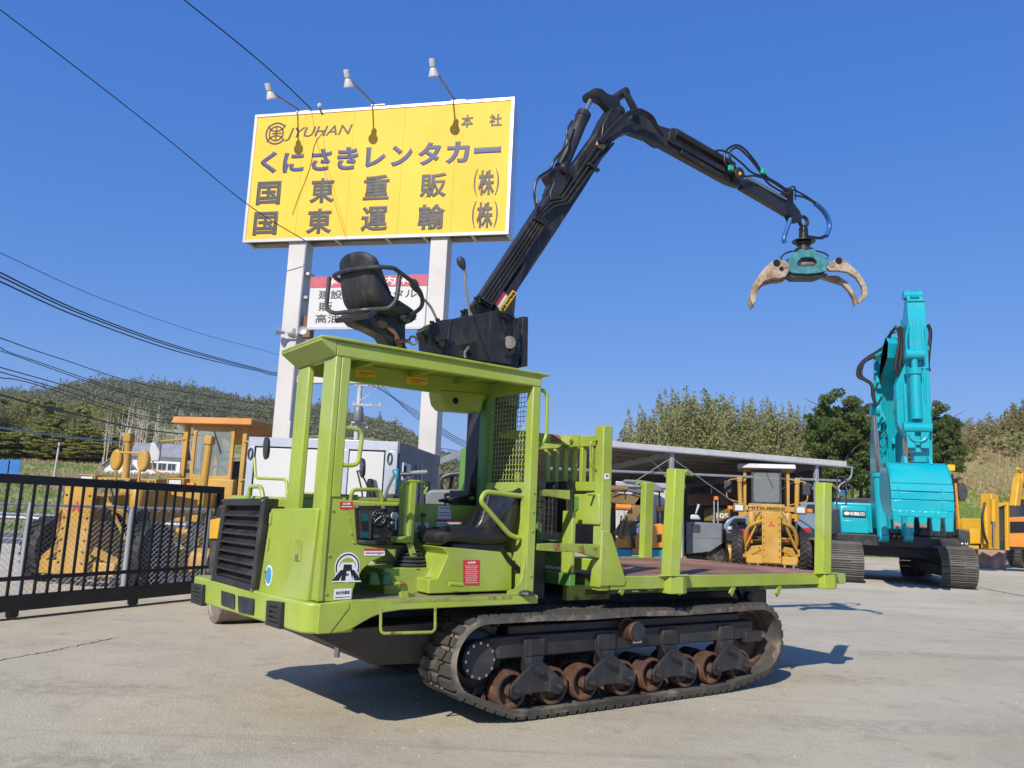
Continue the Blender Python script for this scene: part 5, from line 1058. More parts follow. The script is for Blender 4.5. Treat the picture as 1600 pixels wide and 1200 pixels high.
def make_grader(fr, label, tarp, white_mirrors, k_open):
    G = thing('motor_grader', label, 'grader', fr, group='yellow motor graders')
    Y_ = 'grader_yellow'
    for s in (-1, 1): wheel('front_wheel', G, (s*.98, .0, .57), .57, .34)
    for s in (-1, 1):
        for y in (5.1, 6.4): wheel('rear_wheel', G, (s*.95, y, .57), .57, .36)
    obj('front_axle', MB().prism([(-.85, 0, .42), (-.3, 0, .34), (.3, 0, .34), (.85, 0, .42), (.85, 0, .62), (.3, 0, .70), (-.3, 0, .70), (-.85, 0, .62)], (0, .22, 0)), Y_, G, .02)
    pl = obj('front_plate', MB().box((-.27, -.72, .22), (.27, -.60, 1.70)), Y_, G, .012)
    bo = MB().cyl((0, -.012, 0), (0, .0, 0), .02, n=6).mesh('plate_bolt'); bo.materials.append(MATS['black_greasy'])
    for s in (-1, 1):
        for k in range(7): obj('plate_bolt', bo, None, pl, loc=(s*.22, -.72, .4+k*.19))
    e = V3(0, -.724, 1.32); q = .13     # three red lozenges
    for (dx, dz, ang) in ((0, q*.5, 90), (-.087, -.06, 210), (.087, -.06, -30)):
        a = radians(ang); d = V3(cos(a), 0, sin(a)); n_ = V3(-sin(a), 0, cos(a)); c = V3(0, -.722, 1.33)
        obj('emblem_lozenge', MB().prism([tuple(c), tuple(c+d*.055+n_*.034), tuple(c+d*.11), tuple(c+d*.055-n_*.034)], (0, -.004, 0)), 'label_red', pl)
    nose = MB().prism([(-.2, -.60, .6), (-.2, .3, .55), (-.2, 2.0, 1.15), (-.2, 3.6, 1.3), (-.2, 3.6, 1.75), (-.2, 1.6, 1.72), (-.2, -.2, 1.55), (-.2, -.60, 1.55)], (.4, 0, 0)); obj('main_frame', nose, Y_, G, .02)
    bar = obj('lamp_bar', MB().box((-.75, .75, 1.74), (.75, .95, 1.90)), Y_, G, .012)
    text('lettering', 'MITSUBISHI', 1., 'ink_black', bar, (-.1, .747, 1.82), (1, 0, 0), (0, 0, 1), bold=.03, fit=(1.1, .10))
    for s in (-1, 1):
        hl = obj('headlight', MB().box((s*.92-.17, .68, 1.68), (s*.92+.17, .92, 1.94)), Y_, G, .02); obj('headlight_lens', MB().box((s*.92-.125, .672, 1.72), (s*.92+.125, .685, 1.90)), 'lens', hl, .01)
        obj('headlight_ring', MB().box((s*.92-.145, .676, 1.70), (s*.92+.145, .683, 1.92)), 'plastic_dark', hl)
        obj('indicator', MB().box((s*1.19-.08, .74, 1.74), (s*1.19+.08, .84, 1.86)), 'amber', G, .02)
        # lift cylinders and their saddle
        cy = obj('lift_cylinder', MB().cyl((s*.86, 1.8, 1.45), (s*.90, 1.8, 2.75), .075), Y_, G); obj('cylinder_head', MB().box((s*.90-.085, 1.71, 2.66), (s*.90+.085, 1.89, 2.84)), Y_, cy, .02); obj('lift_rod', MB().cyl((s*.80, 1.8, .5), (s*.86, 1.8, 1.45), .035), 'steel', cy)
        obj('saddle_arm', MB().beam((s*.15, 1.8, 1.70), (s*.88, 1.8, 1.60), .14, .14), Y_, G, .01)
        obj('drawbar_arm', MB().tube(spline([(s*.22, -.45, 1.45), (s*.62, -.3, 1.25), (s*.74, -.1, .85), (s*.66, .1, .5)], 6), .06, 8), Y_, G)
        obj('steer_arm', MB().beam((s*.3, -.42, 1.55), (s*.72, -.15, .62), .08, .06), Y_, G, .01)
        obj('scarifier_arm', MB().beam((s*.34, -.62, .62), (s*.72, -.42, .40), .12, .14), Y_, G, .01)
        hose_ = obj('hydraulic_hose', MB().tube(spline([(s*.3, -.3, 1.7), (s*.45, -.4, 1.45), (s*.35, -.4, 1.15), (s*.5, -.2, .9)], 6), .018, 6), 'hose', G)
        obj('mirror_rail', MB().tube(rnd([(s*.72, 3.6, 2.9), (s*1.32, 3.4, 2.8), (s*1.34, 3.4, 2.15), (s*.72, 3.6, 2.0)], .15), .022, 7), Y_, G)
        mm = obj('door_mirror', MB().box((s*1.30-.13, 3.36, 2.36), (s*1.30+.13, 3.44, 2.78)), 'white_dirty' if white_mirrors else 'plastic_dark', G, .03, 3)
        # side frames and blade circle
        obj('platform_side', MB().box((s*.74-.04, 3.6, 1.1), (s*.74+.04, 5.2, 1.62)), Y_, G, .01)
        for y in (3.65, 5.1): obj('canopy_post', MB().box((s*.72-.05, y-.05, 1.4), (s*.72+.05, y+.05, 3.25)), Y_, G, .01)
    obj('scarifier_block', MB().box((-.72, -.55, .18), (.72, -.35, .42)), Y_, G, .02)
    for k in range(6): obj('scarifier_foot', MB().box((-.66+k*.25, -.54, .08), (-.60+k*.25, -.42, .25)), 'steel_worn', G, .008)
    bl = MB(); prof = [(1.5, .06), (1.36, .18), (1.33, .36), (1.40, .54), (1.54, .62), (1.56, .60), (1.43, .52), (1.37, .36), (1.40, .2), (1.52, .08)]
    obj('mouldboard', bl.prism([(-1.35, y, z) for y, z in prof], (2.7, 0, 0)), Y_, G)
    obj('blade_circle', MB().lathe([(.50, 0), (.66, 0), (.66, .1), (.5, .1)], (0, 1.6, .72), (0, 0, 1), 30), Y_, G)
    obj('blade_shift_cylinder', MB().cyl((-.9, 1.7, 1.0), (.7, 1.7, .9), .06), Y_, G)
    for x in (-.55, .5): obj('fuel_bottle', MB().lathe([(0, 0), (.12, 0), (.13, .3), (.11, .34), (0, .36)], (x, .2, 1.35), (0, 0, 1), 14), Y_, G)
    obj('pump_block', MB().box((-.62, .1, .95), (.62, .5, 1.35)), 'black_greasy', G, .03)
    # cab front
    obj('cab_floor', MB().box((-.74, 3.5, 1.05), (.74, 5.2, 1.2)), Y_, G, .01); obj('cab_cowl', MB().box((-.6, 3.5, 1.2), (.6, 3.7, 2.02)), Y_, G, .02)
    fw_ = [(-.50, 3.55, 2.02), (.50, 3.55, 2.02), (.50, 3.55, 3.2), (-.50, 3.55, 3.2)]; c = V3(0, 3.55, 2.61)
    rim_ = rnd([(-.43, 3.55, 2.09), (.43, 3.55, 2.09), (.43, 3.55, 3.12), (-.43, 3.55, 3.12)], .09, 2, True); out_ = rnd(fw_, .001, 2, True)
    ws = obj('windscreen_frame', MB().ringprism([tuple(p) for p in out_], [tuple(p) for p in rim_], (0, .06, 0)), Y_ if k_open else 'plastic_dark', G, .006)
    obj('windscreen_glass', MB().prism([tuple(V3(*p)+V3(0, .02, 0)) for p in rim_], (0, .008, 0)), 'cab_glass', ws)
    obj('wiper', MB().beam((0, 3.53, 3.1), (.22, 3.53, 2.6), .02, .015), 'ink_black', ws)
    obj('console', MB().box((-.35, 3.75, 1.2), (.35, 3.95, 1.95)), 'plastic_grey', G, .03)
    obj('steering_wheel', MB().tube([(.2*cos(a), 3.95-.1*sin(a), 2.15+.17*sin(a)) for a in np.linspace(0, 2*pi, 20, endpoint=False)], .018, 6, True), 'plastic_dark', G)
    obj('operator_seat', MB().box((-.28, 4.4, 1.6), (.28, 4.9, 1.78)), 'seat_vinyl', G, .05); obj('seat_backrest', MB().box((-.27, 4.8, 1.75), (.27, 4.95, 2.5)), 'seat_vinyl', G, .05)
    cn = MB()
    cvx = [(-.98, 3.36), (.98, 3.36), (.98, 5.5), (-.98, 5.5)]
    obj('canopy', MB().hexa([(x, y, 3.24+(.0 if y < 4 else -.03)) for x, y in cvx], [(x*.97, y+(.04 if y < 4 else -.04), 3.40) for x, y in cvx]), tarp, G, .03, 3)
    if white_mirrors:
        vs_ = [(-.98, 5.5, 3.22), (.98, 5.5, 3.22), (1.05, 6.3, 3.02), (.6, 6.6, 3.08), (.1, 6.4, 2.98), (-.5, 6.6, 3.04), (-1.0, 6.3, 3.0)]
        obj('canopy_flap', MB().prism(vs_, (0, 0, .05)), tarp, G)
    obj('engine_hood', MB().box((-.48, 5.3, 1.05), (.48, 7.6, 2.1)), Y_, G, .05, 3); obj('tandem_case', MB().box((-1.0, 4.6, .45), (-.7, 6.9, .72)), Y_, G, .03); obj('tandem_case', MB().box((.7, 4.6, .45), (1.0, 6.9, .72)), Y_, G, .03)
    obj('exhaust_stack', MB().cyl((.3, 6.2, 2.1), (.3, 6.2, 2.75), .05), 'rust_steel', G)
    obj('rear_frame', MB().box((-.3, 3.6, .7), (.3, 7.6, 1.08)), 'black_under', G)
    return G
gL = Frame(-7.28, 14.7, radians(-9), k=1.0)
GRL = make_grader(gL, 'yellow motor grader with orange canopy and white mirrors parked behind the black gate', 'orange_tarp', True, True)
# mirrors on a yoke over the nose and raised blade-lift cylinder of the left grader
yk = obj('nose_mirror_yoke', MB().tube(rnd([(-.05, .3, 1.8), (-.05, .3, 2.36), (.42, .3, 2.36), (.42, .3, 1.8)], .05), .022, 8), 'grader_yellow', GRL)
for x in (-.09, .46): obj('nose_mirror', MB().prism([(x+.11*cos(a), .27, 2.22+.20*sin(a)) for a in np.linspace(0, 2*pi, 20, endpoint=False)], (.02, .10, 0)), 'grader_yellow', yk, .03)
gp_ = gnd(1200, 889); gR = Frame(gp_[0]+.05, gp_[1]-.15, radians(-16), k=1.14)
GRR = make_grader(gR, 'yellow motor grader with white canopy roof parked in front of the open shed', 'white_dirty', False, False)
# ================================================================== turquoise crawler excavator
def shoe_track(parent, x0, x1, r, length, m='shoe_steel', pad=.19, name='crawler_track'):
    """steel crawler: frame, sprocket, and every grouser shoe"""
    fr = obj(name, MB().prism([((x0+x1)/2-.12, y, z) for y, z in ((.25, r*.5), (length-.25, r*.5), (length-.1, r), (length-.25, r*1.45), (.25, r*1.45), (.1, r))], (.24, 0, 0)), 'black_under', parent, .02)
    obj('idler', MB().lathe([(0, 0), (r*.5, .0), (r*.85, .02), (r*.85, .28), (r*.5, .3), (0, .3)], ((x0+x1)/2-.15, r, r), (1, 0, 0), 24), 'black_under', fr)
    obj('drive_sprocket', MB().lathe([(0, 0), (r*.5, .0), (r*.85, .02), (r*.85, .28), (r*.5, .3), (0, .3)], ((x0+x1)/2-.15, length-r, r), (1, 0, 0), 24), 'black_under', fr)
    n = int(round((2*(length-2*r)+2*pi*r)/pad)); per = 2*(length-2*r)+2*pi*r
    h = .03; me = MB().box((x0, -pad*.46, -.02), (x1, pad*.46, .015))
    for f in (-.32, 0, .32): me.hexa([(x0, f*pad-.012, .015), (x1, f*pad-.012, .015), (x1, f*pad+.012, .015), (x0, f*pad+.012, .015)], [(x0, f*pad-.006, .05), (x1, f*pad-.006, .05), (x1, f*pad+.006, .05), (x0, f*pad+.006, .05)])
    me = me.mesh('grouser_shoe', 0); me.materials.append(MATS[m])
    for k in range(n):
        s = per*k/n; a = length-2*r
        if s < a: y, z, rx = r+s, 0., pi
        elif s < a+pi*r:
            t = (s-a)/r; y, z, rx = r+a+r*sin(t), r-r*cos(t), pi+t
        elif s < 2*a+pi*r: y, z, rx = r+a-(s-a-pi*r), 2*r, 0.
        else:
            t = (s-2*a-pi*r)/r; y, z, rx = r-r*sin(t), r+r*cos(t), t
        off = .05
        obj('grouser_shoe', me, None, fr, loc=(0, y, z+off), rot=(rx, 0, 0))
    return fr
e0 = gnd(1324, 911); e1 = gnd(1502, 921.5); em_ = (e0+e1)/2
E_ = Frame(em_[0], em_[1], atan2(e1[1]-e0[1], e1[0]-e0[0]))
EX = thing('crawler_excavator', 'large turquoise crawler excavator with raised boom and hanging bucket', 'excavator', E_)
hw = hypot(e1[0]-e0[0], e1[1]-e0[1])/2
for s in (-1, 1): shoe_track(EX, s*hw-.46, s*hw+.46, .52, 4.9)
obj('car_body', MB().prism([(-hw-.1, 1.6, .52), (-.8, 1.4, .74), (.8, 1.4, .74), (hw+.1, 1.6, .5), (hw+.1, 1.6, .95), (.8, 1.4, 1.2), (-.8, 1.4, 1.2), (-hw-.1, 1.6, .95)], (0, 1.9, 0)), 'black_under', EX, .02)
obj('slew_ring', MB().cyl((0, 2.4, 1.15), (0, 2.4, 1.42), .85, n=32), 'black_greasy', EX)
HX0, HX1 = E_.Y(1308, 840, .9)[0], E_.Y(1502, 840, .9)[0]
zd0 = E_.Y(1340, 852, .9)[2]; zd1 = E_.Y(1340, 834, .9)[2]
house = obj('deck_frame', MB().box((HX0, .9, zd0), (HX1, 5.0, zd1)), 'black_under', EX, .03)
q = [E_.Y(x, y, 1.0) for x, y in ((1313, 789), (1356, 790), (1359, 835), (1315, 834))]
tb_ = obj('tool_box', MB().hexa([(q[3][0], 1.0, q[3][2]), (q[2][0], 1.0, q[2][2]), (q[2][0], 3.6, q[2][2]), (q[3][0], 3.6, q[3][2])], [(q[0][0], 1.12, q[0][2]), (q[1][0], 1.12, q[1][2]), (q[1][0], 3.6, q[1][2]), (q[0][0], 3.6, q[0][2])]), 'teal', EX, .05, 3)
cx, cz = (q[0][0]+q[1][0])/2, q[0][2]-.24; wq = q[1][0]-q[0][0]
bd = obj('name_plate', MB().box((cx-wq*.42, 1.005, cz-.08), (cx+wq*.42, 1.06, cz+.09)), 'ink_grey', tb_, .01)
text('lettering', 'KOBELCO', 1., 'label_white', bd, (cx+wq*.12, 1.0, cz), (1, 0, 0), (0, 0, 1), bold=.05, fit=(wq*.52, .10)); obj('plate_oval', MB().prism([(cx-wq*.27+.08*cos(a), 1.002, cz+.05*sin(a)) for a in np.linspace(0, 2*pi, 14, endpoint=False)], (0, -.003, 0)), 'label_white', bd)
obj('tool_box_lower', MB().box((q[3][0]+.04, .985, q[3][2]+.04), (q[2][0]-.02, 1.03, cz-.2)), 'teal', tb_, .015)
obj('engine_cover', MB().box((q[0][0]+.05, 2.6, zd1), (HX1-.1, 5.0, zd1+.95)), 'teal', EX, .05, 3)
ec = E_.Y(1335, 782, 3.2); obj('black_hatch', MB().box((ec[0]-.5, 2.7, ec[2]-.25), (ec[0]+.75, 3.6, ec[2]+.08)), 'plastic_dark', EX, .04)
obj('exhaust', MB().tube(rnd([(ec[0]-.1, 3.0, ec[2]), (ec[0]-.1, 3.0, ec[2]+.42), (ec[0]-.22, 3.0, ec[2]+.5)], .08), .05, 8), 'plastic_dark', EX)
hr = obj('hand_rail', MB().tube(rnd([E_.Y(1307, 790, 1.5), E_.Y(1308, 745, 1.5), E_.Y(1322, 745, 1.5), E_.Y(1322, 790, 1.5)], .1), .028, 7), 'plastic_dark', EX); m_ = E_.Y(1316, 772, 1.5); obj('rail_mirror', MB().box((m_[0]-.13, 1.45, m_[2]-.05), (m_[0]+.14, 1.5, m_[2]+.12)), 'mirror', hr, .02)
obj('side_glass', MB().prism([E_.Y(1300, 800, 1.3), E_.Y(1312, 794, 1.3), E_.Y(1314, 834, 1.3), E_.Y(1298, 836, 1.3)], (0, 1.5, 0)), 'dark_glass', EX, .02)
# cab with front guard, right of the boom
cb0, cb1 = E_.Y(1440, 830, .95)[0], E_.Y(1499, 830, .95)[0]; cz0 = zd1; cz1 = E_.Y(1478, 745, .95)[2]
cab = obj('cab_shell', MB().box((cb0, 1.35, cz0), (cb1, 3.2, cz1)), 'dark_glass', EX, .04)
obj('cab_roof', MB().box((cb0, 1.2, cz1), (cb1, 3.2, cz1+.10)), 'teal', cab, .03)
for x in (cb0, cb1-.08): obj('cab_pillar', MB().box((x, 1.25, cz0), (x+.08, 1.36, cz1)), 'plastic_dark', cab, .01)
for k in range(6):
    x = cb1-.06-.19*k; obj('guard_bar', MB().tube([(x, 1.05, cz0+.1), (x-.02, 1.12, cz1+.05)], .022, 6), 'black_paint', cab)
for k in range(5):
    z = cz0+.2+k*(cz1-cz0)/5; obj('guard_bar', MB().tube([(cb0, 1.06, z), (cb1, 1.06, z)], .02, 6), 'black_paint', cab)
obj('hazard_post', MB().tube([E_.Y(1499, 825, .95), E_.Y(1493, 755, .95)], .035, 7), 'orange_paint', cab)
lp = E_.Y(1486, 731, .95); obj('cab_lamp', MB().box((lp[0]-.10, .9, lp[2]-.09), (lp[0]+.10, 1.05, lp[2]+.09)), 'label_yellow', cab, .02)
mp_ = E_.Y(1504, 768, .85); mo = obj('cab_mirror', MB().prism([tuple(V3(*mp_)+V3(.12*cos(a), 0, .27*sin(a))) for a in np.linspace(0, 2*pi, 16, endpoint=False)], (.02, .06, 0)), 'plastic_dark', cab, .02); obj('mirror_arm', MB().tube([mp_, (cb1, 1.1, mp_[2]+.1)], .018, 6), 'plastic_dark', mo)
gq = [E_.Y(x, y, .92) for x, y in ((1498, 826), (1516, 832), (1516, 848), (1498, 848))]
obj('step_grip', MB().prism(gq, (0, .3, 0)), 'plastic_dark', EX, .03)
# boom: box section seen end-on, rising and leaning
bxc = E_.Y(1386, 760, 1.2)[0]
def bx_sec(pts, w, x, m, parent, name, bev=.02): return obj(name, MB().prism([(x-w/2, y, z) for y, z in pts], (w, 0, 0)), m, parent, bev)
zt_ = E_.Y(1392, 548, -.2)[2]
bm_o = bx_sec([(1.25, 1.55), (1.05, 2.6), (.75, 4.2), (.45, 5.4), (-.1, zt_-.25), (-.75, zt_+.25), (-1.05, zt_+.05), (-.85, zt_-.35), (.2, 5.9), (1.35, 5.15), (1.75, 4.0), (1.85, 2.4), (1.7, 1.55)], .78, bxc+.05, 'teal', EX, 'boom')
obj('boom_plate', MB().prism([E_.Y(x, y, .36) for x, y in ((1366, 560), (1374, 556), (1378, 640), (1386, 655), (1372, 665), (1366, 640))], (0, .12, 0)), 'teal', bm_o, .01)
for (x, y, r) in ((1372, 556, .14), (1385, 570, .10), (1379, 545, .09), (1392, 530, .09), (1398, 515, .08)):
    p = E_.Y(x, y, .0); obj('hose_clamp', MB().lathe([(0, -.1), (r, -.1), (r, .1), (0, .1)], p, (.6, .2, .7), 10), 'teal', bm_o)
# arm, hanging in front, and its cylinders
ax0, ax1 = E_.Y(1418.5, 560, -1.5)[0], E_.Y(1447, 560, -1.5)[0]; axc = (ax0+ax1)/2; aw = ax1-ax0
za = E_.Y(1432, 472, -1.5)[2]; zb_ = E_.Y(1432, 722, -1.8)[2]
AR = bx_sec([(-1.30, za), (-1.62, za), (-1.72, za-.9), (-1.80, zb_+.3), (-1.74, zb_), (-1.45, zb_), (-1.25, zb_+.7), (-.75, za-2.2), (-.65, za-1.6), (-.95, za-.5)], aw, axc, 'teal', EX, 'stick')
obj('arm_side_cover', MB().prism([E_.Y(x, y, -1.2) for x, y in ((1400, 600), (1414, 570), (1419, 520), (1419, 690), (1402, 660))], (0, .3, 0)), 'teal', AR, .02)
for s in (-.8, .8): obj('arm_rib', MB().box((axc+s*aw*.28-.025, -1.79, zb_+1.6), (axc+s*aw*.28+.025, -1.66, za-.55)), 'teal', AR, .01)
obj('stick_head', MB().box((axc-aw*.5, -1.66, za-.02), (axc+aw*.5, -1.3, za+.05)), 'teal', AR, .01)
for dx in (-aw*.38, aw*.30): obj('clevis', MB().prism([(axc+dx-.04, -1.6, za+.03), (axc+dx-.04, -1.32, za+.03), (axc+dx-.04, -1.36, za+.36), (axc+dx-.04, -1.5, za+.36)], (.08, 0, 0)), 'teal', AR, .01)
obj('clevis_pin', MB().cyl((axc-aw*.62, -1.45, za+.2), (axc+aw*.4, -1.45, za+.2), .13, n=18), 'teal', AR)
bcx = E_.Y(1432, 620, -2.0)[0]
zc0, zc1 = E_.Y(1432, 655, -2.0)[2], E_.Y(1432, 575, -2.0)[2]
bc = obj('bucket_cylinder', MB().cyl((bcx, -1.98, zc0), (bcx, -1.92, zc1), .135, n=20), 'teal', EX); obj('cylinder_cap', MB().cyl((bcx, -1.93, zc1-.16), (bcx, -1.93, zc1), .17, n=20), 'teal', bc); obj('bucket_rod', MB().cyl((bcx, -1.92, zc1), (bcx, -1.92, zc1+.3), .08, n=14), 'teal', bc)
for (y1, w) in ((553, aw*.5), (668, aw*.75)):
    z = E_.Y(1432, y1, -2.0)[2]; obj('cross_pin', MB().cyl((bcx-w, -1.95, z), (bcx+w, -1.95, z), .14, n=16), 'teal', bc)
for s in (-1, 1): obj('bucket_link', MB().beam((bcx+s*aw*.36, -1.97, E_.Y(1432, 700, -2.)[2]), (bcx+s*aw*.40, -1.97, E_.Y(1432, 662, -2.)[2]), .10, .2), 'teal', bc, .01)
lk = MB().box((bcx-aw*.30, -1.9, E_.Y(1432, 706, -2.)[2]), (bcx+aw*.30, -1.75, E_.Y(1432, 660, -2.)[2])); obj('link_plate', lk, 'teal', bc, .01)
obj('lifting_eye', MB().tube([(bcx+.22*cos(a), -2.05, E_.Y(1432, 678, -2.)[2]+.20*sin(a)) for a in np.linspace(pi, 2*pi, 10)], .035, 7), 'teal', bc)
for (x, w0) in ((E_.Y(1414, 640, -1.4)[0], .05), (E_.Y(1451, 640, -1.4)[0], .03)):
    obj('arm_pipe', MB().tube([(x, -1.55, zb_+.6), (x, -1.5, E_.Y(1420, 600, -1.5)[2])], w0, 8), 'teal', AR)
# bucket
b0, b1 = E_.Y(1389, 770, -2.3)[0], E_.Y(1486, 770, -2.3)[0]; bc_ = (b0+b1)/2
zq = lambda y: E_.Y(1440, y, -2.3)[2]
prof = [(-1.62, zq(722)), (-1.95, zq(722)), (-2.22, zq(730)), (-2.42, zq(748)), (-2.50, zq(770)), (-2.50, zq(795)), (-2.44, zq(808)), (-2.38, zq(808)), (-2.40, zq(790)), (-2.38, zq(765)), (-2.25, zq(745)), (-2.05, zq(733)), (-1.62, zq(730))]
BK = obj('bucket', MB().prism([(b0, y, z) for y, z in prof], (b1-b0, 0, 0)), 'teal', EX, .02)
for x in (b0, b1-.05): obj('bucket_side', MB().prism([(x, y, z) for y, z in [(-1.62, zq(722)), (-1.95, zq(722)), (-2.22, zq(730)), (-2.42, zq(748)), (-2.50, zq(770)), (-2.50, zq(795)), (-2.40, zq(812)), (-1.5, zq(800)), (-1.15, zq(775)), (-1.2, zq(745))]], (.05, 0, 0)), 'teal', BK, .01)
for (ya, yb, fx0, fx1, pr) in ((748, 756, .02, .98, .02), (757, 768, .12, .80, .045), (757, 768, .0, .11, .03), (757, 768, .82, 1., .03), (770, 781, .15, .80, .03), (770, 781, .0, .12, .03), (770, 781, .82, 1., .03), (783, 800, .0, .80, .035), (783, 798, .82, 1., .035)):
    yo = np.interp((ya+yb)/2, (748, 770, 795), (-2.40, -2.50, -2.505)); yt = np.interp(ya, (730, 748, 770, 795), (-2.22, -2.42, -2.50, -2.50)); yl = np.interp(yb, (730, 748, 770, 795, 808), (-2.22, -2.42, -2.50, -2.50, -2.44))
    xa, xb = b0+(b1-b0)*fx0, b0+(b1-b0)*fx1
    obj('wear_plate', MB().hexa([(xa, yl-pr, zq(yb)), (xb, yl-pr, zq(yb)), (xb, yl+.03, zq(yb)), (xa, yl+.03, zq(yb))], [(xa, yt-pr, zq(ya)), (xb, yt-pr, zq(ya)), (xb, yt+.03, zq(ya)), (xa, yt+.03, zq(ya))]), 'teal', BK, .008)
for k in range(5):
    x = b0+(b1-b0)*(.09+.205*k); zl = zq(806); tip = zq(829 if k > 2 else 818)
    obj('tooth', MB().hexa([(x-.085, -2.53, tip), (x+.085, -2.53, tip), (x+.085, -2.49, tip), (x-.085, -2.49, tip)], [(x-.11, -2.56, zl+.12), (x+.11, -2.56, zl+.12), (x+.11, -2.36, zl+.12), (x-.11, -2.36, zl+.12)]), 'teal', BK, .01)
    if k < 3: obj('tooth_tip', MB().box((x-.082, -2.532, tip-.10), (x+.082, -2.485, tip)), 'steel_worn', BK, .008)
for k in range(4):
    x = b0+(b1-b0)*(.19+.205*k); obj('lip_shroud', MB().box((x-.14, -2.56, zq(809)), (x+.14, -2.36, zq(798))), 'teal', BK, .03)
for x in (bcx-.35, bcx+.25): obj('bucket_lug', MB().prism([(x, -1.6, zq(724)), (x, -2.05, zq(724)), (x, -1.95, zq(712)), (x, -1.7, zq(710))], (.08, 0, 0)), 'teal', BK, .01)
# boom cylinders
for s, (px0, px1) in ((-1, (1378, 1366)), (1, (1418, 1412))):
    A = V3(*E_.Y(px0+2 if s < 0 else px0, 838, .7)); B = V3(*E_.Y(px1, 640, .4)); Mi = A+(B-A)*.50
    cyl_ = obj('boom_cylinder', MB().cyl(tuple(A), tuple(Mi), .16, n=18), 'teal', EX); obj('cylinder_gland', MB().cyl(tuple(Mi-(B-A)*.03), tuple(Mi), .20, n=18), 'teal', cyl_); obj('boom_rod', MB().cyl(tuple(Mi), tuple(B), .075), 'chrome', cyl_); obj('rod_eye', MB().lathe([(0, -.1), (.19, -.1), (.19, .12), (0, .12)], tuple(B), (1, 0, 0), 16), 'teal', cyl_)
    obj('cylinder_foot', MB().lathe([(0, -.12), (.17, -.12), (.17, .12), (0, .12)], tuple(A), (1, 0, 0), 16), 'teal', cyl_)
obj('arm_cylinder', MB().cyl(E_.Y(1402, 625, .1), E_.Y(1414, 500, -.9), .11), 'teal', EX)
for pts, r in (([(1366, 556), (1352, 562), (1342, 574), (1341, 588), (1352, 594), (1362, 602), (1364, 620), (1370, 635)], .05), ([(1366, 557), (1350, 566), (1345, 582), (1348, 590), (1360, 598)], .045), ([(1384, 540), (1370, 550), (1356, 558)], .04), ([(1403, 512), (1406, 530), (1402, 555), (1400, 575), (1404, 585), (1412, 592)], .05), ([(1406, 510), (1409, 530), (1408, 555), (1406, 575), (1411, 582), (1413, 590)], .045), ([(1411, 512), (1412, 535), (1411, 560), (1414, 572), (1424, 568), (1428, 568)], .045), ([(1394, 518), (1386, 530), (1380, 545)], .04), ([(1400, 510), (1390, 526), (1388, 545), (1386, 560)], .04), ([(1450, 507), (1454, 520), (1452, 545), (1450, 570), (1452, 580)], .05), ([(1372, 598), (1366, 615), (1370, 632), (1378, 620)], .03)):
    obj('hydraulic_hose', MB().tube(spline([E_.Y(x, y, -.3 if x < 1395 else -1.1) for x, y in pts], 6), r, 7), 'hose', EX)
for k in range(6):
    x = 1384+k*8; obj('hose', MB().tube(spline([E_.Y(x, 842, .8), E_.Y(x+2, 826, .75), E_.Y(x+1, 812, .9)], 5), .035, 6), 'hose', EX)
for k in range(5):
    x = 1376+k*5.5; obj('boom_pipe', MB().tube([E_.Y(x, 735, .88), E_.Y(x-1, 660, .62), E_.Y(x+2, 612, .42)], .028, 6), 'teal', bm_o)
for (px_, py_, yy, w_, h_) in ((1372, 668, .5, .10, .22), (1396, 690, .7, .12, .16), (1372, 600, .3, .12, .3), (1390, 742, .9, .3, .08), (1410, 590, -1.0, .14, .2), (1444, 590, -1.6, .05, .3), (1447, 545, -1.6, .10, .12)):
    p = E_.Y(px_, py_, yy); obj('boom_bracket', MB().box((p[0]-w_/2, yy-.12, p[2]-h_/2), (p[0]+w_/2, yy+.06, p[2]+h_/2)), 'teal', bm_o, .015)
for (pts, r, m) in (([(1420, 508), (1416, 530), (1418, 560), (1420, 590)], .03, 'teal'), ([(1445, 510), (1447, 545), (1446, 600), (1448, 640)], .03, 'teal'), ([(1372, 690), (1376, 676), (1384, 676), (1386, 690), (1378, 700), (1372, 690)], .018, 'hose'), ([(1427, 690), (1431, 700), (1436, 690)], .03, 'teal')):
    obj('grease_line', MB().tube(spline([E_.Y(x, y, -1.75 if x > 1400 else .55) for x, y in pts], 6), r, 6), m, AR)
obj('arm_seam', MB().box((ax0+.02, -1.80, za-1.9), (ax1-.02, -1.70, za-1.87)), 'teal', AR)
fc = E_.Y(1419, 826, .7); obj('cylinder_foot_bracket', MB().lathe([(0, -.12), (.18, -.12), (.18, .12), (0, .12)], fc, (1, 0, 0), 14), 'teal', EX)
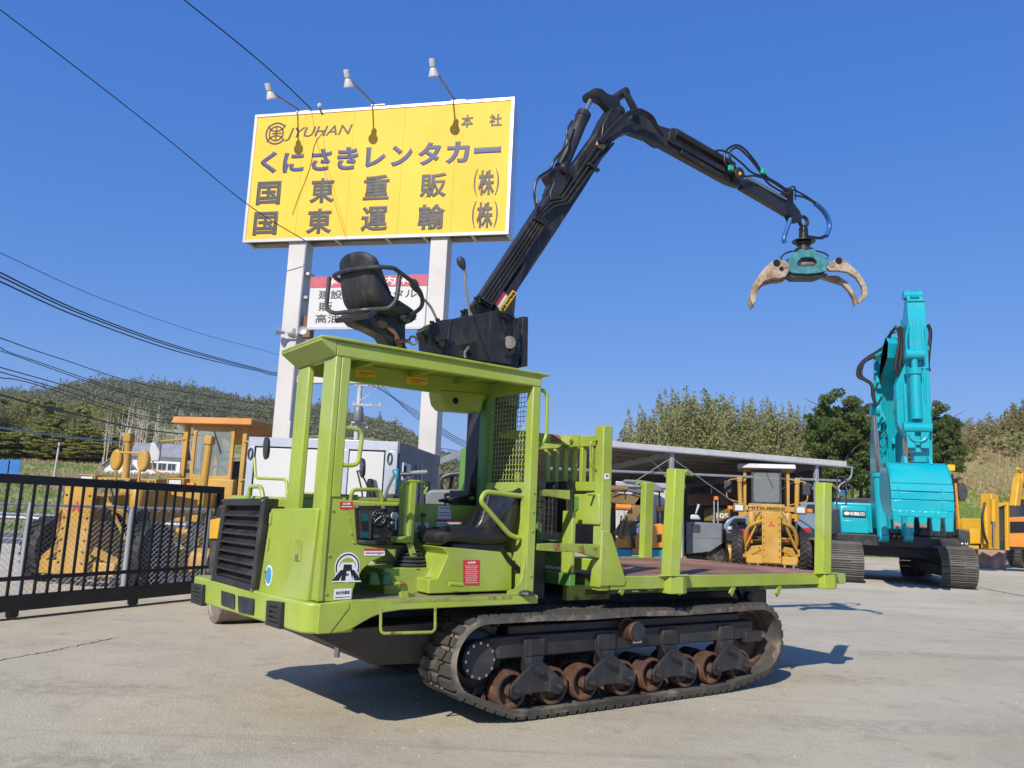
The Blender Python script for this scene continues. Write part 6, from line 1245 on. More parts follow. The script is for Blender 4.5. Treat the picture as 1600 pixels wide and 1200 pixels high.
# ================================================================== yellow excavators at the right edge
def small_excavator(name, label, fr, body_m, cab_side, boom_pts, bw_=.35, lettering=None):
    X = thing(name, label, 'excavator', fr, group='yellow excavators at the far side')
    for s in (-1, 1): shoe_track(X, s*.95-.27, s*.95+.27, .42, 3.4, 'shoe_steel', .17)
    obj('undercarriage', MB().box((-.7, 1.0, .4), (.7, 2.4, .85)), 'black_under', X, .03); obj('slew_ring', MB().cyl((0, 1.8, .85), (0, 1.8, 1.0), .6, n=24), 'black_under', X)
    obj('deck', MB().box((-1.25, .5, 1.0), (1.25, 3.2, 1.16)), body_m, X, .03); obj('engine_cover', MB().box((-1.2, 1.7, 1.16), (1.2, 3.3, 2.0)), body_m, X, .08, 3); obj('counterweight', MB().prism([(-1.2, 3.3, 1.1), (1.2, 3.3, 1.1), (.9, 3.75, 1.1), (-.9, 3.75, 1.1)], (0, 0, .85)), body_m, X, .05)
    s = cab_side; c0, c1 = (-1.2, -.25) if s < 0 else (.25, 1.2)
    cb = obj('cab_glass', MB().box((c0+.03, .58, 1.2), (c1-.03, 1.68, 2.72)), 'dark_glass', X)
    for x in (c0, c1-.09):
        for y in (.55, 1.62): obj('cab_pillar', MB().box((x, y, 1.16), (x+.09, y+.09, 2.75)), body_m, cb, .015)
    obj('cab_roof', MB().box((c0, .52, 2.72), (c1, 1.74, 2.86)), body_m, cb, .04); obj('cab_door_panel', MB().box((c0-.012, .62, 1.18), (c0+.02, 1.64, 1.72)), body_m, cb, .01)
    bm = MB()
    P = [V3(*p) for p in boom_pts]
    for i in range(len(P)-1):
        obj('boom' if i < 2 else 'stick', MB().beam(tuple(P[i]), tuple(P[i+1]), bw_*(1-.12*i), .42-.06*i, (0, 0, 1)), body_m, X, .03)
    obj('boom_cylinder', MB().cyl(tuple(V3(*boom_pts[0])+V3(0, -.35, -.1)), tuple((P[1]+P[0])/2+V3(0, -.3, 0)), .08), body_m, X)
    obj('arm_cylinder', MB().cyl(tuple((P[1]+P[0])/2+V3(0, 0, .45)), tuple(P[2]+V3(0, 0, .35)), .07), body_m, X)
    return X
y0_ = gnd(1600, 889); yf = Frame(y0_[0]+.5, y0_[1]-.3, radians(-62), k=1.15)
Y1 = small_excavator('crawler_excavator', 'weathered yellow excavator cut off by the picture edge beside a red block', yf, 'yellow_paint', -1, [(.3, .7, 1.3), (.3, -.2, 3.0), (.3, -1.6, 3.5), (.3, -2.2, 1.6)])
y1_ = gnd(1572, 876); yg = Frame(y1_[0]+.4, y1_[1]-3.0, radians(38), k=1.15)
Y2 = small_excavator('crawler_excavator', 'yellow excavator with black and white tail behind the turquoise one', yg, 'yellow_paint', 1, [(0, .7, 1.3), (.2, -.1, 2.6), (.3, -.9, 2.8), (.3, -1.3, .8)])
def yl_(x, y, d): return yf.L(WY(x, y, d))
obj('folded_stick', MB().beam(yl_(1546, 772, 33.), yl_(1547, 858, 33.), .42, .42), 'yellow_paint', Y1, .03)
obj('stick_cylinder', MB().cyl(yl_(1540, 790, 32.6), yl_(1541, 850, 32.6), .09), 'yellow_paint', Y1); obj('stick_cylinder', MB().cyl(yl_(1552, 780, 32.6), yl_(1552, 815, 32.6), .08), 'yellow_paint', Y1); obj('cylinder_rod', MB().cyl(yl_(1552, 815, 32.6), yl_(1552, 852, 32.6), .045), 'chrome', Y1)
obj('stick_hose', MB().tube(spline([yl_(1539, 785, 32.5), yl_(1535, 805, 32.5), yl_(1537, 830, 32.5), yl_(1543, 850, 32.5)], 6), .04, 6), 'hose', Y1)
sc_ = obj('side_cab', MB().prism([yl_(1558, 792, 33.4), yl_(1572, 789, 33.4), yl_(1573, 858, 33.4), yl_(1559, 858, 33.4)], (.5, .8, 0)), 'dark_glass', Y1, .03)
for (a, b) in (((1557, 790), (1558, 860)), ((1573, 786), (1574, 860)), ((1557, 790), (1573, 786))): obj('cab_pillar', MB().beam(yl_(*a, 33.3), yl_(*b, 33.3), .12, .12), 'yellow_paint', sc_, .02)
obj('side_body', MB().prism([yl_(1576, 808, 33.3), yl_(1620, 806, 33.3), yl_(1620, 856, 33.3), yl_(1576, 854, 33.3)], (.4, .7, 0)), 'orange_paint', Y1, .08, 3)
for k in range(5): obj('louvre', MB().prism([yl_(1578+k*5, 815, 33.25), yl_(1581+k*5, 815, 33.25), yl_(1581+k*5, 832, 33.25), yl_(1578+k*5, 832, 33.25)], (.02, .04, 0)), 'ink_black', Y1)
cq = [WY(1497, 832, 32.), WY(1516, 833, 32.), WY(1515, 852, 32.), WY(1496, 852, 32.)]
kt = thing('engine_cowl', 'black engine cowl with white letters beside the turquoise excavator track', 'machine part', loc=(0, 0, 0))
co_ = obj('cowl_shell', MB().prism(cq, (0, 1.2, 0)), 'black_paint', kt, .05)
text('lettering', 'CAT', 1., 'label_white', co_, tuple(V3(*WY(1506, 844, 31.97))), (1, 0, 0), (0, 0, 1), bold=.05, fit=(.42, .34))
obj('cowl_deck', MB().prism([WY(1466, 850, 32.3), WY(1530, 852, 32.3), WY(1530, 858, 32.3), WY(1466, 857, 32.3)], (0, 1.5, 0)), 'yellow_paint', kt, .02); obj('cowl_body', MB().prism([WY(1516, 826, 32.2), WY(1532, 826, 32.2), WY(1533, 850, 32.2), WY(1516, 850, 32.2)], (0, 1.4, 0)), 'yellow_paint', kt, .04)
bl_ = gnd(1544, 887); B0 = V3(*bl_)
tag(obj('concrete_block', MB().box((-.52, -.4, 0), (.52, .4, .80)), 'block_red', None, .03, loc=(B0[0], B0[1]-.3, 0), rot=(0, 0, -.5)), 'stained reddish concrete block in front of the yellow excavators', 'block')
# ================================================================== open shed
sa = V3(*WY(868, 686, 28.5)); sb = V3(*WY(1320, 722, 34.)); SH = Frame(sa[0], sa[1], atan2(sb[1]-sa[1], sb[0]-sa[0]))
SL = hypot(sb[0]-sa[0], sb[1]-sa[1]); SZ = (sa[2]+sb[2])/2; SD = 9.0; ZB = SZ-.75
shed = thing('open_shed', 'long open-fronted machine shed with grey sheet roof on steel columns', 'shed', SH)
nsh = 15
for k in range(nsh):
    a, b = SL*k/nsh, SL*(k+1)/nsh
    rf = obj('roof_sheet', MB().hexa([(a+.01, 0, SZ-.03), (b-.01, 0, SZ-.03), (b-.01, SD, ZB-.03), (a+.01, SD, ZB-.03)], [(a+.01, 0, SZ), (b-.01, 0, SZ), (b-.01, SD, ZB), (a+.01, SD, ZB)]), 'roof_under', shed)
    obj('roof_rib', MB().hexa([(a+.03, 0, SZ), (a+.10, 0, SZ), (a+.10, SD, ZB), (a+.03, SD, ZB)], [(a+.045, 0, SZ+.05), (a+.085, 0, SZ+.05), (a+.085, SD, ZB+.05), (a+.045, SD, ZB+.05)]), 'roof_sheet', rf)
obj('fascia', MB().box((-.1, -.06, SZ-.16), (SL+.05, -.005, SZ+.06)), 'white_dirty', shed, .01); obj('gutter', MB().tube([(-.1, -.09, SZ-.15), (SL+.35, -.09, SZ-.18)], .035, 8), 'galv', shed)
obj('downpipe', MB().tube(rnd([(SL+.3, -.10, SZ-.15), (SL+.3, -.05, SZ-.6), (SL-.4, .0, SZ-1.0), (SL-.4, .0, 0)], .15), .035, 8), 'galv', shed)
for k in range(9):
    y = .5+k*1.0; z = SZ-.03-(SZ-ZB)*y/SD; obj('purlin', MB().box((0, y, z-.13), (SL, y+.07, z)), 'roof_under', shed)
cols = [SH.Y(px_, 800, .1)[0] for px_ in (1048, 1276)]; d_ = (cols[1]-cols[0])/2
cols = [cols[0]-2*d_, cols[0], cols[0]+d_*2]
for x in cols:
    c = obj('column', MB().box((x-.08, .02, 0), (x+.08, .18, SZ-.16)), 'galv', shed, .01)
    obj('rafter', MB().hexa([(x-.06, .18, SZ-.34), (x+.06, .18, SZ-.34), (x+.06, SD, ZB-.34), (x-.06, SD, ZB-.34)], [(x-.06, .18, SZ-.1), (x+.06, .18, SZ-.1), (x+.06, SD, ZB-.1), (x-.06, SD, ZB-.1)]), 'galv', c)
    obj('rear_column', MB().box((x-.08, SD-.2, 0), (x+.08, SD-.04, ZB-.1)), 'galv', shed); obj('knee_brace', MB().beam((x, .18, SZ-1.2), (x, 1.4, SZ-.4), .08, .08), 'galv', c)
obj('front_tie', MB().tube([(-.2, .1, SH.Y(960, 739, .1)[2]), (SL-.2, .1, SH.Y(1240, 746, .1)[2])], .055, 10), 'galv', shed)
for (a, b) in (((979, 761), (1046, 717)), ((1053, 718), (1154, 790)), ((1203, 775), (1252, 746))):
    obj('brace_rod', MB().tube([SH.Y(*a, -.02), SH.Y(*b, -.02)], .017, 6), 'galv', shed)
for k in range(28):
    x = SL*k/28; obj('back_board', MB().box((x+.005, SD, 0), (x+SL/28-.005, SD+.03, ZB-.05)), 'roof_under', shed)
for k in range(18):
    y = SD*k/18; z = SZ-(SZ-ZB)*y/SD; obj('end_board', MB().box((SL, y*.85+1.3, 0), (SL+.03, (y+SD/18)*.85+1.29, z-.1)), 'roof_under', shed)
# ---- white box in the shed
sw = thing('storage_container', 'white storage container under the shed roof behind the mini excavator', 'container', loc=(0, 0, 0))
wq_ = [WY(962, 753, 27.2), WY(1062, 757, 27.2), WY(1062, 888, 27.2), WY(962, 888, 27.2)]
obj('container_wall', MB().prism(wq_, (.6, 2.2, 0)), 'white_dirty', sw, .02)
obj('corner_post', MB().prism([WY(1058, 756, 27.12), WY(1066, 757, 27.12), WY(1066, 889, 27.12), WY(1058, 889, 27.12)], (.1, .2, 0)), 'white_paint', sw, .01)
obj('top_rail', MB().prism([WY(962, 752, 27.1), WY(1068, 756, 27.1), WY(1068, 763, 27.1), WY(962, 760, 27.1)], (.1, .15, 0)), 'alu', sw, .01)
for x in (975, 1000, 1030): obj('panel_seam', MB().prism([WY(x, 762, 27.19), WY(x+.6, 762, 27.19), WY(x+.6, 886, 27.19), WY(x, 886, 27.19)], (0, .02, 0)), 'ink_grey', sw)
obj('door_window', MB().prism([WY(1026, 792, 27.18), WY(1042, 792, 27.18), WY(1042, 820, 27.18), WY(1026, 820, 27.18)], (0, .02, 0)), 'dark_glass', sw); obj('orange_notice', MB().prism([WY(1026, 790, 27.14), WY(1040, 790, 27.14), WY(1040, 798, 27.14), WY(1026, 798, 27.14)], (0, .02, 0)), 'orange_paint', sw)
# ---- mini excavator, orange and cyan
mx = thing('mini_excavator', 'orange and cyan mini excavator with brown boom and grey canopy in the shed', 'excavator', loc=(0, 0, 0)); D = 25.5
def wp(name, pts, m, par, d=D, th=1.0, bev=.03): return obj(name, MB().prism([WY(x, y, d) for x, y in pts], (th*.25, th, 0)), m, par, bev)
wp('lower_body', [(930, 858), (1040, 858), (1046, 852), (1046, 882), (930, 890)], 'cyan_paint', mx, D, 1.4)
wp('orange_body', [(992, 857), (992, 838), (1004, 822), (1030, 818), (1041, 822), (1042, 856)], 'orange_paint', mx, D-.1, 1.2)
wp('body_grille', [(1027, 836), (1034, 834), (1034, 846), (1027, 848)], 'ink_black', mx, D-.12, .03, 0); wp('body_cap', [(998, 838), (1006, 832), (1004, 845)], 'dark_void', mx, D-.12, .03, 0)
wp('floor_shell', [(958, 856), (962, 840), (985, 835), (990, 857)], 'orange_paint', mx, D, .9)
wp('seat', [(982, 832), (988, 815), (1000, 812), (1002, 830), (990, 838)], 'plastic_grey', mx, D+.1, .6, .05)
wp('sticker', [(994, 826), (1002, 822), (1003, 830), (995, 834)], 'label_white', mx, D-.11, .02, 0)
wp('tag_sign', [(988, 857), (998, 857), (998, 865), (988, 865)], 'orange_paint', mx, D-.1, .02, 0)
rl_ = obj('hand_rail', MB().tube(rnd([WY(988, 858, D-.2), WY(984, 822, D-.2), WY(990, 816, D-.2), WY(1010, 816, D-.2)], .1), .03, 7), 'plastic_dark', mx)
bm1 = obj('boom', MB().beam(WY(945, 776, D), WY(1003, 783, D), .16, .34), 'brown_arm', mx, .03); obj('boom_lower', MB().beam(WY(1005, 780, D), WY(965, 838, D), .16, .34), 'brown_arm', mx, .03)
obj('arm', MB().beam(WY(951, 772, D+.05), WY(940, 850, D+.05), .15, .28), 'brown_arm', mx, .02)
obj('arm_cylinder', MB().cyl(WY(945, 763, D), WY(980, 764, D), .10), 'brown_arm', mx); obj('arm_rod', MB().cyl(WY(980, 765, D), WY(1005, 769, D), .05), 'steel', mx); obj('boom_cylinder', MB().cyl(WY(962, 792, D-.15), WY(985, 793, D-.15), .10), 'orange_paint', mx)
for y in (1008, 975): obj('hydraulic_hose', MB().tube(spline([WY(955, 772, D-.2), WY(975, 766, D-.2), WY(y, 775, D-.2)], 5), .02, 6), 'hose', mx)
for x in (970, 978): obj('control_lever', MB().tube([WY(x-5, 836, D-.1), WY(x, 812, D-.1), WY(x+1, 806, D-.1)], [.02, .02, .035], 6), 'plastic_dark', mx)
shoe_mx = obj('rubber_track', MB().prism([WY(x, y, D-.2) for x, y in ((935, 884), (1046, 880), (1050, 890), (1040, 898), (938, 900), (930, 893))], (.2, .5, 0)), 'track_rubber', mx, .05)
for x in (1012, 1000): obj('canopy_post', MB().tube([WY(x+20, 822, D+.4), WY(x+18, 763, D+.4)], .03, 6), 'plastic_dark', mx)
cp = [(971, 753), (976, 749), (1000, 750), (1020, 753), (1031, 760), (1035, 768), (1020, 767), (1005, 758), (985, 754)]
wp('canopy_roof', cp, 'plastic_grey', mx, D-.2, 1.5, .03)
# ---- grey compressor, block, blue truck, red tractor
gc = thing('grey_compressor', 'grey machine body with operator seat and orange beacon in the shed', 'machine', loc=(0, 0, 0)); D2 = 28.6
def wp2(name, pts, m, par, d, th, bev=.03): return obj(name, MB().prism([WY(x, y, d) for x, y in pts], (th*.3, th, 0)), m, par, bev)
wp2('machine_body', [(1072, 815), (1128, 818), (1128, 850), (1110, 862), (1072, 866)], 'grey_paint_and_shade', gc, D2, 1.8); wp2('body_vent', [(1081, 819), (1094, 820), (1094, 832), (1081, 832)], 'plastic_dark', gc, D2-.02, .03, 0); wp2('body_band', [(1072, 834), (1127, 837), (1127, 841), (1072, 840)], 'plastic_grey', gc, D2-.015, .03, 0)
wp2('seat_pad', [(1078, 812), (1079, 804), (1090, 804), (1095, 812)], 'white_dirty', gc, D2+.2, .5, .05)
wp2('seat_back', [(1112, 816), (1117, 800), (1119, 800), (1117, 816)], 'plastic_grey', gc, D2+.3, .5, .02)
for x in (1116, 1122): obj('beacon_pole', MB().tube([WY(x, 818, D2+.2), WY(x-.4, 782, D2+.2)], .025, 6), 'galv', gc)
bp2 = V3(*WY(1119, 781, D2+.2)); obj('beacon', MB().lathe([(0, 0), (.09, 0), (.085, .09), (.06, .12), (0, .13)], tuple(bp2), (0, 0, 1), 14), 'amber', gc)
obj('lever', MB().tube([WY(1087, 803, D2+.2), WY(1092, 788, D2+.2)], [.02, .05], 7), 'white_dirty', gc); obj('machine_wheel', MB().lathe([(0, 0), (.32, 0), (.36, .05), (.36, .25), (0, .3)], tuple(V3(*WY(1118, 866, D2+.2))), (0, 1, 0), 20), 'tyre_rubber', gc)
wp2('machine_skid', [(1072, 866), (1100, 866), (1100, 884), (1072, 886)], 'black_under', gc, D2+.3, 1.0)
bb = gnd(1112, 883); tag(obj('concrete_block', MB().box((-.52, 0, 0), (.52, .6, .30)), 'concrete_block', None, .02, loc=tuple(bb), rot=(0, 0, .1)), 'low pale concrete block lying beside the white-roofed grader', 'block')
def truck(name, label, pts_cab, D3, m, lamp):
    t_ = thing(name, label, 'truck', loc=(0, 0, 0)); wp2('truck_cab', pts_cab, m, t_, D3, 1.6, .06)
    return t_
bt_ = truck('blue_truck', 'light blue truck nose parked inside the shed behind the grader', [(1130, 848), (1130, 822), (1136, 812), (1148, 806), (1172, 806), (1172, 850)], 30.2, 'blue_light', 0)
wp2('windscreen', [(1139, 820), (1147, 810), (1165, 810), (1165, 820)], 'dark_glass', bt_, 30.15, .03, 0); wp2('headlamp', [(1137, 823), (1143, 823), (1143, 828), (1137, 828)], 'lens', bt_, 30.1, .05); wp2('truck_grille', [(1132, 832), (1150, 832), (1150, 846), (1132, 846)], 'plastic_dark', bt_, 30.12, .05); wp2('truck_tyre', [(1128, 852), (1150, 852), (1150, 872), (1128, 870)], 'tyre_rubber', bt_, 30.4, .4, .1)
rt_ = thing('red_tractor', 'red tractor with black loader arms hidden behind the yellow grader', 'tractor', loc=(0, 0, 0))
wp2('tractor_hood', [(1146, 833), (1152, 827), (1175, 826), (1175, 852), (1148, 850)], 'red_paint', rt_, 29.6, 1.0, .08); wp2('hood_louvre', [(1148, 836), (1160, 836), (1158, 846), (1149, 845)], 'ink_black', rt_, 29.57, .03, 0); wp2('tractor_body', [(1225, 820), (1268, 826), (1268, 858), (1225, 858)], 'red_paint', rt_, 30.5, 1.0, .06)
for (a, b) in (((1236, 815), (1262, 838)), ((1232, 838), (1268, 858))): obj('loader_arm', MB().beam(WY(*a, 30.2), WY(*b, 30.2), .12, .18), 'black_paint', rt_, .02)
obj('loader_bucket', MB().prism([WY(x, y, 29.0) for x, y in ((1262, 850), (1282, 842), (1288, 865), (1280, 888), (1266, 886))], (.4, 1.2, 0)), 'black_paint', rt_, .04)
bt2 = thing('blue_van', 'dark blue van parked at the end of the shed behind the green stake', 'van', loc=(0, 0, 0))
wp2('van_body', [(1240, 852), (1240, 800), (1250, 784), (1312, 786), (1318, 800), (1318, 852)], 'blue_light', bt2, 33.5, 2.0, .08); wp2('van_glass', [(1256, 800), (1262, 788), (1300, 789), (1304, 802)], 'dark_glass', bt2, 33.45, .05, 0); wp2('van_bumper', [(1240, 852), (1318, 852), (1318, 862), (1240, 862)], 'plastic_dark', bt2, 33.4, .5)
for x in (1252, 1306): obj('van_wheel', MB().lathe([(0, 0), (.3, 0), (.34, .05), (.34, .22), (0, .25)], tuple(V3(*WY(x, 862, 33.3))), (0, 1, 0), 18), 'tyre_rubber', bt2)
# dark stacked goods deep in the shed
for i, (px0, px1, y0, y1, m, lab) in enumerate(((1075, 1140, 770, 790, 'rust_steel', 'dark rusty machine boom deep in the dark shed'), (1100, 1150, 792, 815, 'brown_arm', 'brown machine cover deep in the dark shed'))):
    t_ = thing('shed_machine', lab, 'machine', loc=(0, 0, 0))
    wp2('machine_cover', [(px0, y0+4), (px0+12, y0), (px1-6, y0+2), (px1, y0+10), (px1, y1), (px0, y1)], m, t_, 33.5, 1.4, .06)
    wp2('machine_base', [(px0+4, y1), (px1-4, y1), (px1-4, 868), (px0+4, 866)], 'black_under', t_, 33.7, 1.0, .05)
    if i == 1: text('lettering', '105', 1., 'label_white', t_.children[0], tuple(V3(*WY(1129, 806, 33.45))), (1, 0, 0), (0, 0, 1), bold=.03, fit=(.5, .22))
# ================================================================== land beyond the yard
def smooth(a, b, x): t = np.clip((x-a)/(b-a), 0, 1); return t*t*(3-2*t)
def Hgt(x, y):
    left = np.interp(y, (30, 36, 46, 62, 90, 150), (-.05, .05, 1.0, 2.6, 5.6, 14))
    mid = np.interp(y, (44, 52, 70, 150), (-.05, .5, 1.2, 2.))
    ztop = np.interp(x, (14, 20, 26, 32, 40, 70), (1.2, 3.2, 5.6, 7.6, 9.0, 12))
    right = -.05+ztop*smooth(43, 63, y)+np.maximum(0, y-63)*.06
    wl = 1-smooth(-26, -11, x); wr = smooth(12, 19, x)
    return left*wl+right*wr+mid*(1-wl)*(1-wr)
t = NT('hill_ground'); P = t.world(); a = t.noise(.16, 6, .65, P); b = t.noise(1.3, 5, .7, P)
c0 = t.mix(t.ramp(a, .38, .60), (.38, .30, .17), (.12, .19, .035)); c0 = t.mix(t.math('MULTIPLY', t.ramp(b, .5, .75), .6), c0, (.22, .17, .10)); t.col(c0); t.rough(.95); t.bump(b, .8, .15)
gx = np.r_[np.linspace(-160, -60, 30), np.linspace(-57, 75, 90), np.linspace(80, 150, 18)]; gy = np.r_[np.linspace(30, 75, 52), np.linspace(77, 160, 26)]
XX, YY = np.meshgrid(gx, gy); ZZ = Hgt(XX, YY)+np.where(YY > 47, (np.sin(XX*1.7)*np.cos(YY*1.3)+np.sin(XX*.6+YY*.9))*.07, 0)
nx, ny = len(gx), len(gy)
tm = MB().add(list(zip(XX.ravel(), YY.ravel(), ZZ.ravel())), [(j*nx+i, j*nx+i+1, (j+1)*nx+i+1, (j+1)*nx+i) for j in range(ny-1) for i in range(nx-1)])
struct('terrain', tm.mesh('terrain', 180), 'hill_ground')
t = NT('base_soil'); t.col(t.mix(t.noise(.05, 5, .6, t.world()), (.16, .15, .08), (.26, .22, .15))); t.rough(.95)
struct('ground', MB().box((-900, -400, -1.2), (900, 900, -.35)), 'base_soil')
t = NT('asphalt'); t.col(t.mix(t.noise(20, 5, .7, t.world()), (.075, .075, .078), (.14, .137, .13))); t.rough(.9)
struct('road', MB().box((-90, 24.2, -.3), (-9, 29.6, .004)), 'asphalt')
struct('road_verge', MB().box((-90, 20.5, -.32), (-9.0, 24.2, .0)), 'yard_concrete')
struct('yard_apron', MB().box((-60, -15, -.34), (-9.0, 20.5, -.002)), 'yard_concrete')
struct('road_line', MB().box((-90, 26.8, .004), (-9, 26.95, .008)), 'label_white')
# cracks in the yard slab: narrow broken joints
plain('crack_dark', (.06, .05, .04), .95)
def crack(name, pts, w):
    P = [gnd(*p) for p in pts]; mb = MB(); n = 40; Q = np.array(P)
    d = np.r_[0, np.cumsum(np.linalg.norm(np.diff(Q, axis=0), axis=1))]; tt = np.linspace(0, d[-1], n); C = np.array([[np.interp(s, d, Q[:, k]) for k in range(3)] for s in tt])
    nrm = np.array([-(C[-1]-C[0])[1], (C[-1]-C[0])[0], 0]); nrm /= np.linalg.norm(nrm)
    C += nrm*(rng.normal(0, .018, (n, 1))); ww = w*(.5+rng.random(n))
    ww[-1] = .002; L = [C[i]+nrm*ww[i]+[0, 0, .004] for i in range(n)]; R = [C[i]-nrm*ww[i]*.7+[0, 0, .004] for i in range(n)]
    mb.add(L+R, [(i, i+1, n+i+1, n+i) for i in range(n-1)]); struct(name, mb, 'crack_dark')
crack('ground_crack', [(-60, 1046), (0, 1032), (90, 1015), (150, 1003), (186, 996)], .009)
crack('ground_crack', [(1508, 914), (1545, 921), (1610, 934)], .03)
crack('ground_crack', [(1370, 905), (1435, 898), (1510, 914)], .02)
# pebbles on the slab
pm_ = MB()
for k in range(420):
    px_ = rng.uniform(0, 1600); py_ = rng.uniform(940, 1199)
    g = gnd(px_, py_); r = .004+.010*rng.random()**3
    vs_ = [g+np.array([r*cos(a)*(0.7+.6*rng.random()), r*sin(a)*(.7+.6*rng.random()), 0]) for a in (0, 1.4, 2.8, 4.3)]+[g+np.array([0, 0, r*.9])]
    pm_.add(vs_, [(0, 1, 4), (1, 2, 4), (2, 3, 4), (3, 0, 4)])
o = obj('gravel', pm_.mesh('gravel', 0), 'yard_concrete'); tag(o, 'loose grit scattered over the concrete yard', 'gravel', kind='stuff')
# ---- foliage
def leaf_mat(name, c1, c2, c3, rough=.75):
    t = NT(name); g = t.add('ShaderNodeNewGeometry'); r = g.outputs['Random Per Island']
    oi = t.add('ShaderNodeObjectInfo').outputs['Random']
    cc = t.mix(r, c1, c2); cc = t.mix(t.ramp(t.noise(.55, 3, .6, t.world()), .45, .65), cc, c3)
    cc = t.mix(t.math('MULTIPLY', oi, .5), cc, (c1[0]*.66, c1[1]*.80, c1[2]*.7)); t.col(cc); t.rough(rough)
    t.b.inputs['Specular IOR Level'].default_value = .25
    tr = t.add('ShaderNodeBsdfTranslucent'); t.ln(cc, tr.inputs[0]); ms = t.add('ShaderNodeMixShader'); ms.inputs[0].default_value = .38
    out = t.n['Material Output']; t.ln(t.b.outputs[0], ms.inputs[1]); t.ln(tr.outputs[0], ms.inputs[2]); t.ln(ms.outputs[0], out.inputs[0])
    return t.m
leaf_mat('leaf_bamboo', (.235, .245, .095), (.45, .415, .20), (.315, .31, .135))
leaf_mat('leaf_dark', (.068, .112, .027), (.165, .203, .053), (.105, .158, .038))
leaf_mat('leaf_green', (.26, .27, .07), (.48, .45, .15), (.36, .34, .10))
leaf_mat('leaf_brown', (.27, .235, .10), (.46, .385, .19), (.34, .29, .14))
leaf_mat('leaf_hill', (.17, .19, .085), (.36, .33, .17), (.23, .235, .12))
leaf_mat('grass_dry', (.46, .35, .19), (.62, .50, .31), (.52, .41, .235))
leaf_mat('grass_green', (.15, .27, .035), (.30, .42, .07), (.21, .33, .05))
def leaf_mesh(name, centers, size, m, flat=.0, k=1):
    """one small bent leaf-spray (two triangles) per centre, random attitude"""
    n = len(centers); C = np.repeat(np.asarray(centers), k, 0)
    if k > 1: C = C+rng.normal(0, size*.8, C.shape)
    N = len(C); a = rng.normal(size=(N, 3)); a[:, 2] *= (1-flat); a /= np.linalg.norm(a, axis=1)[:, None]
    b = rng.normal(size=(N, 3)); b -= a*(a*b).sum(1)[:, None]; b /= np.linalg.norm(b, axis=1)[:, None]
    s = size*(.55+.9*rng.random((N, 1)))
    V = np.empty((N, 4, 3)); V[:, 0] = C-a*s; V[:, 1] = C+b*s*.42; V[:, 2] = C+a*s; V[:, 3] = C-b*s*.42+np.cross(a, b)*s*.25
    me = bpy.data.meshes.new(name); V = V.reshape(-1, 3)
    me.vertices.add(len(V)); me.vertices.foreach_set('co', V.ravel())
    f = (np.arange(N)[:, None]*4+np.array([[0, 1, 3, 1, 2, 3]])).ravel()
    me.loops.add(len(f)); me.loops.foreach_set('vertex_index', f); me.polygons.add(N*2); me.polygons.foreach_set('loop_start', np.arange(N*2)*3); me.polygons.foreach_set('loop_total', np.full(N*2, 3))
    me.update(); me.validate(); me.materials.append(MATS[m]); return me
def clumps(n, fn, per, sg):
    out = []
    for _ in range(n):
        c = fn(); q = rng.normal(0, 1, (per, 3)); q /= np.linalg.norm(q, axis=1)[:, None]; q *= rng.random((per, 1))**.4*np.array(sg); out.append(q+c)
    return np.concatenate(out)
def culms(h, r, nc=11):
    """a clump of canes: each a plume of drooping leaf sprays that thins to a pointed tip"""
    out = []
    for c in range(nc):
        a = rng.random()*2*pi; rr = r*sqrt(rng.random())*.75; hh = h*(1. if c == 0 else rng.uniform(.70, .98)); ln_ = rng.normal(0, .035, 2)*h
        b = np.array([rr*cos(a), rr*sin(a)])
        for t_ in np.linspace(.08, 1, 30):
            w = r*(.44*(1-t_)**.5+.10)*(.75+.5*rng.random()); p = np.array([*(b+ln_*t_**2), hh*t_])
            n_ = int(26*(.5+.6*(1-t_))); q = rng.normal(0, 1, (n_, 3))*np.array([w*.62, w*.62, h*.016]); q[:, 2] -= np.hypot(q[:, 0], q[:, 1])*.35; out.append(q+p)
    return np.concatenate(out)
def broad(h, r, n=60, per=60, base=.25):
    def f():
        while True:
            q = rng.normal(size=3); q /= np.linalg.norm(q)
            if q[2] > -.55: break
        k = .45+.62*rng.random()**.7; z = h*(base+(1-base)*.5)+q[2]*h*(1-base)*.5*k
        return np.array([q[0]*r*k, q[1]*r*k, z])
    return clumps(n, f, per, (r*.24, r*.24, h*.035))
def trunk(h, r, lean=0., branches=5, top=.8, spread=.3):
    mb = MB().tube([(0, 0, -.6), (lean*.2, 0, h*.25), (lean*.5, .05, h*.55), (lean, 0, h*top)], [r, r*.8, r*.55, r*.2], 7)
    for k in range(branches):
        z = h*(.3+.5*k/max(1, branches-1)); a = k*2.4; L = h*spread*(.6+.5*rng.random())
        mb.tube([(lean*z/h, 0, z), (lean*z/h+L*.5*cos(a), L*.5*sin(a), z+L*.35), (lean*z/h+L*cos(a), L*sin(a), z+L*.55)], [r*.35, r*.22, r*.06], 5)
    return mb
TREES = {}
def proto(key, crown, trunk_mb, tm_):
    t_ = trunk_mb.mesh('trunk'); t_.materials.append(MATS[tm_]); TREES[key] = (crown, t_)
for k in range(4): proto(f'bamboo{k}', leaf_mesh('crown', culms(10, 1.35+.12*k), .125, 'leaf_bamboo'), trunk(10, .10, .3*(k-1.5), 3, .9, .12), 'bamboo_cane')
for k in range(2): proto(f'brown{k}', leaf_mesh('crown', culms(8, 1.35), .115, 'leaf_brown'), trunk(8, .09, .3, 4, .9, .15), 'bamboo_cane')
for k in range(2): proto(f'dark{k}', leaf_mesh('crown', broad(10, 2.3, 105, 150, .14), .13, 'leaf_dark'), trunk(10, .22, .2, 8), 'wood_trunk')
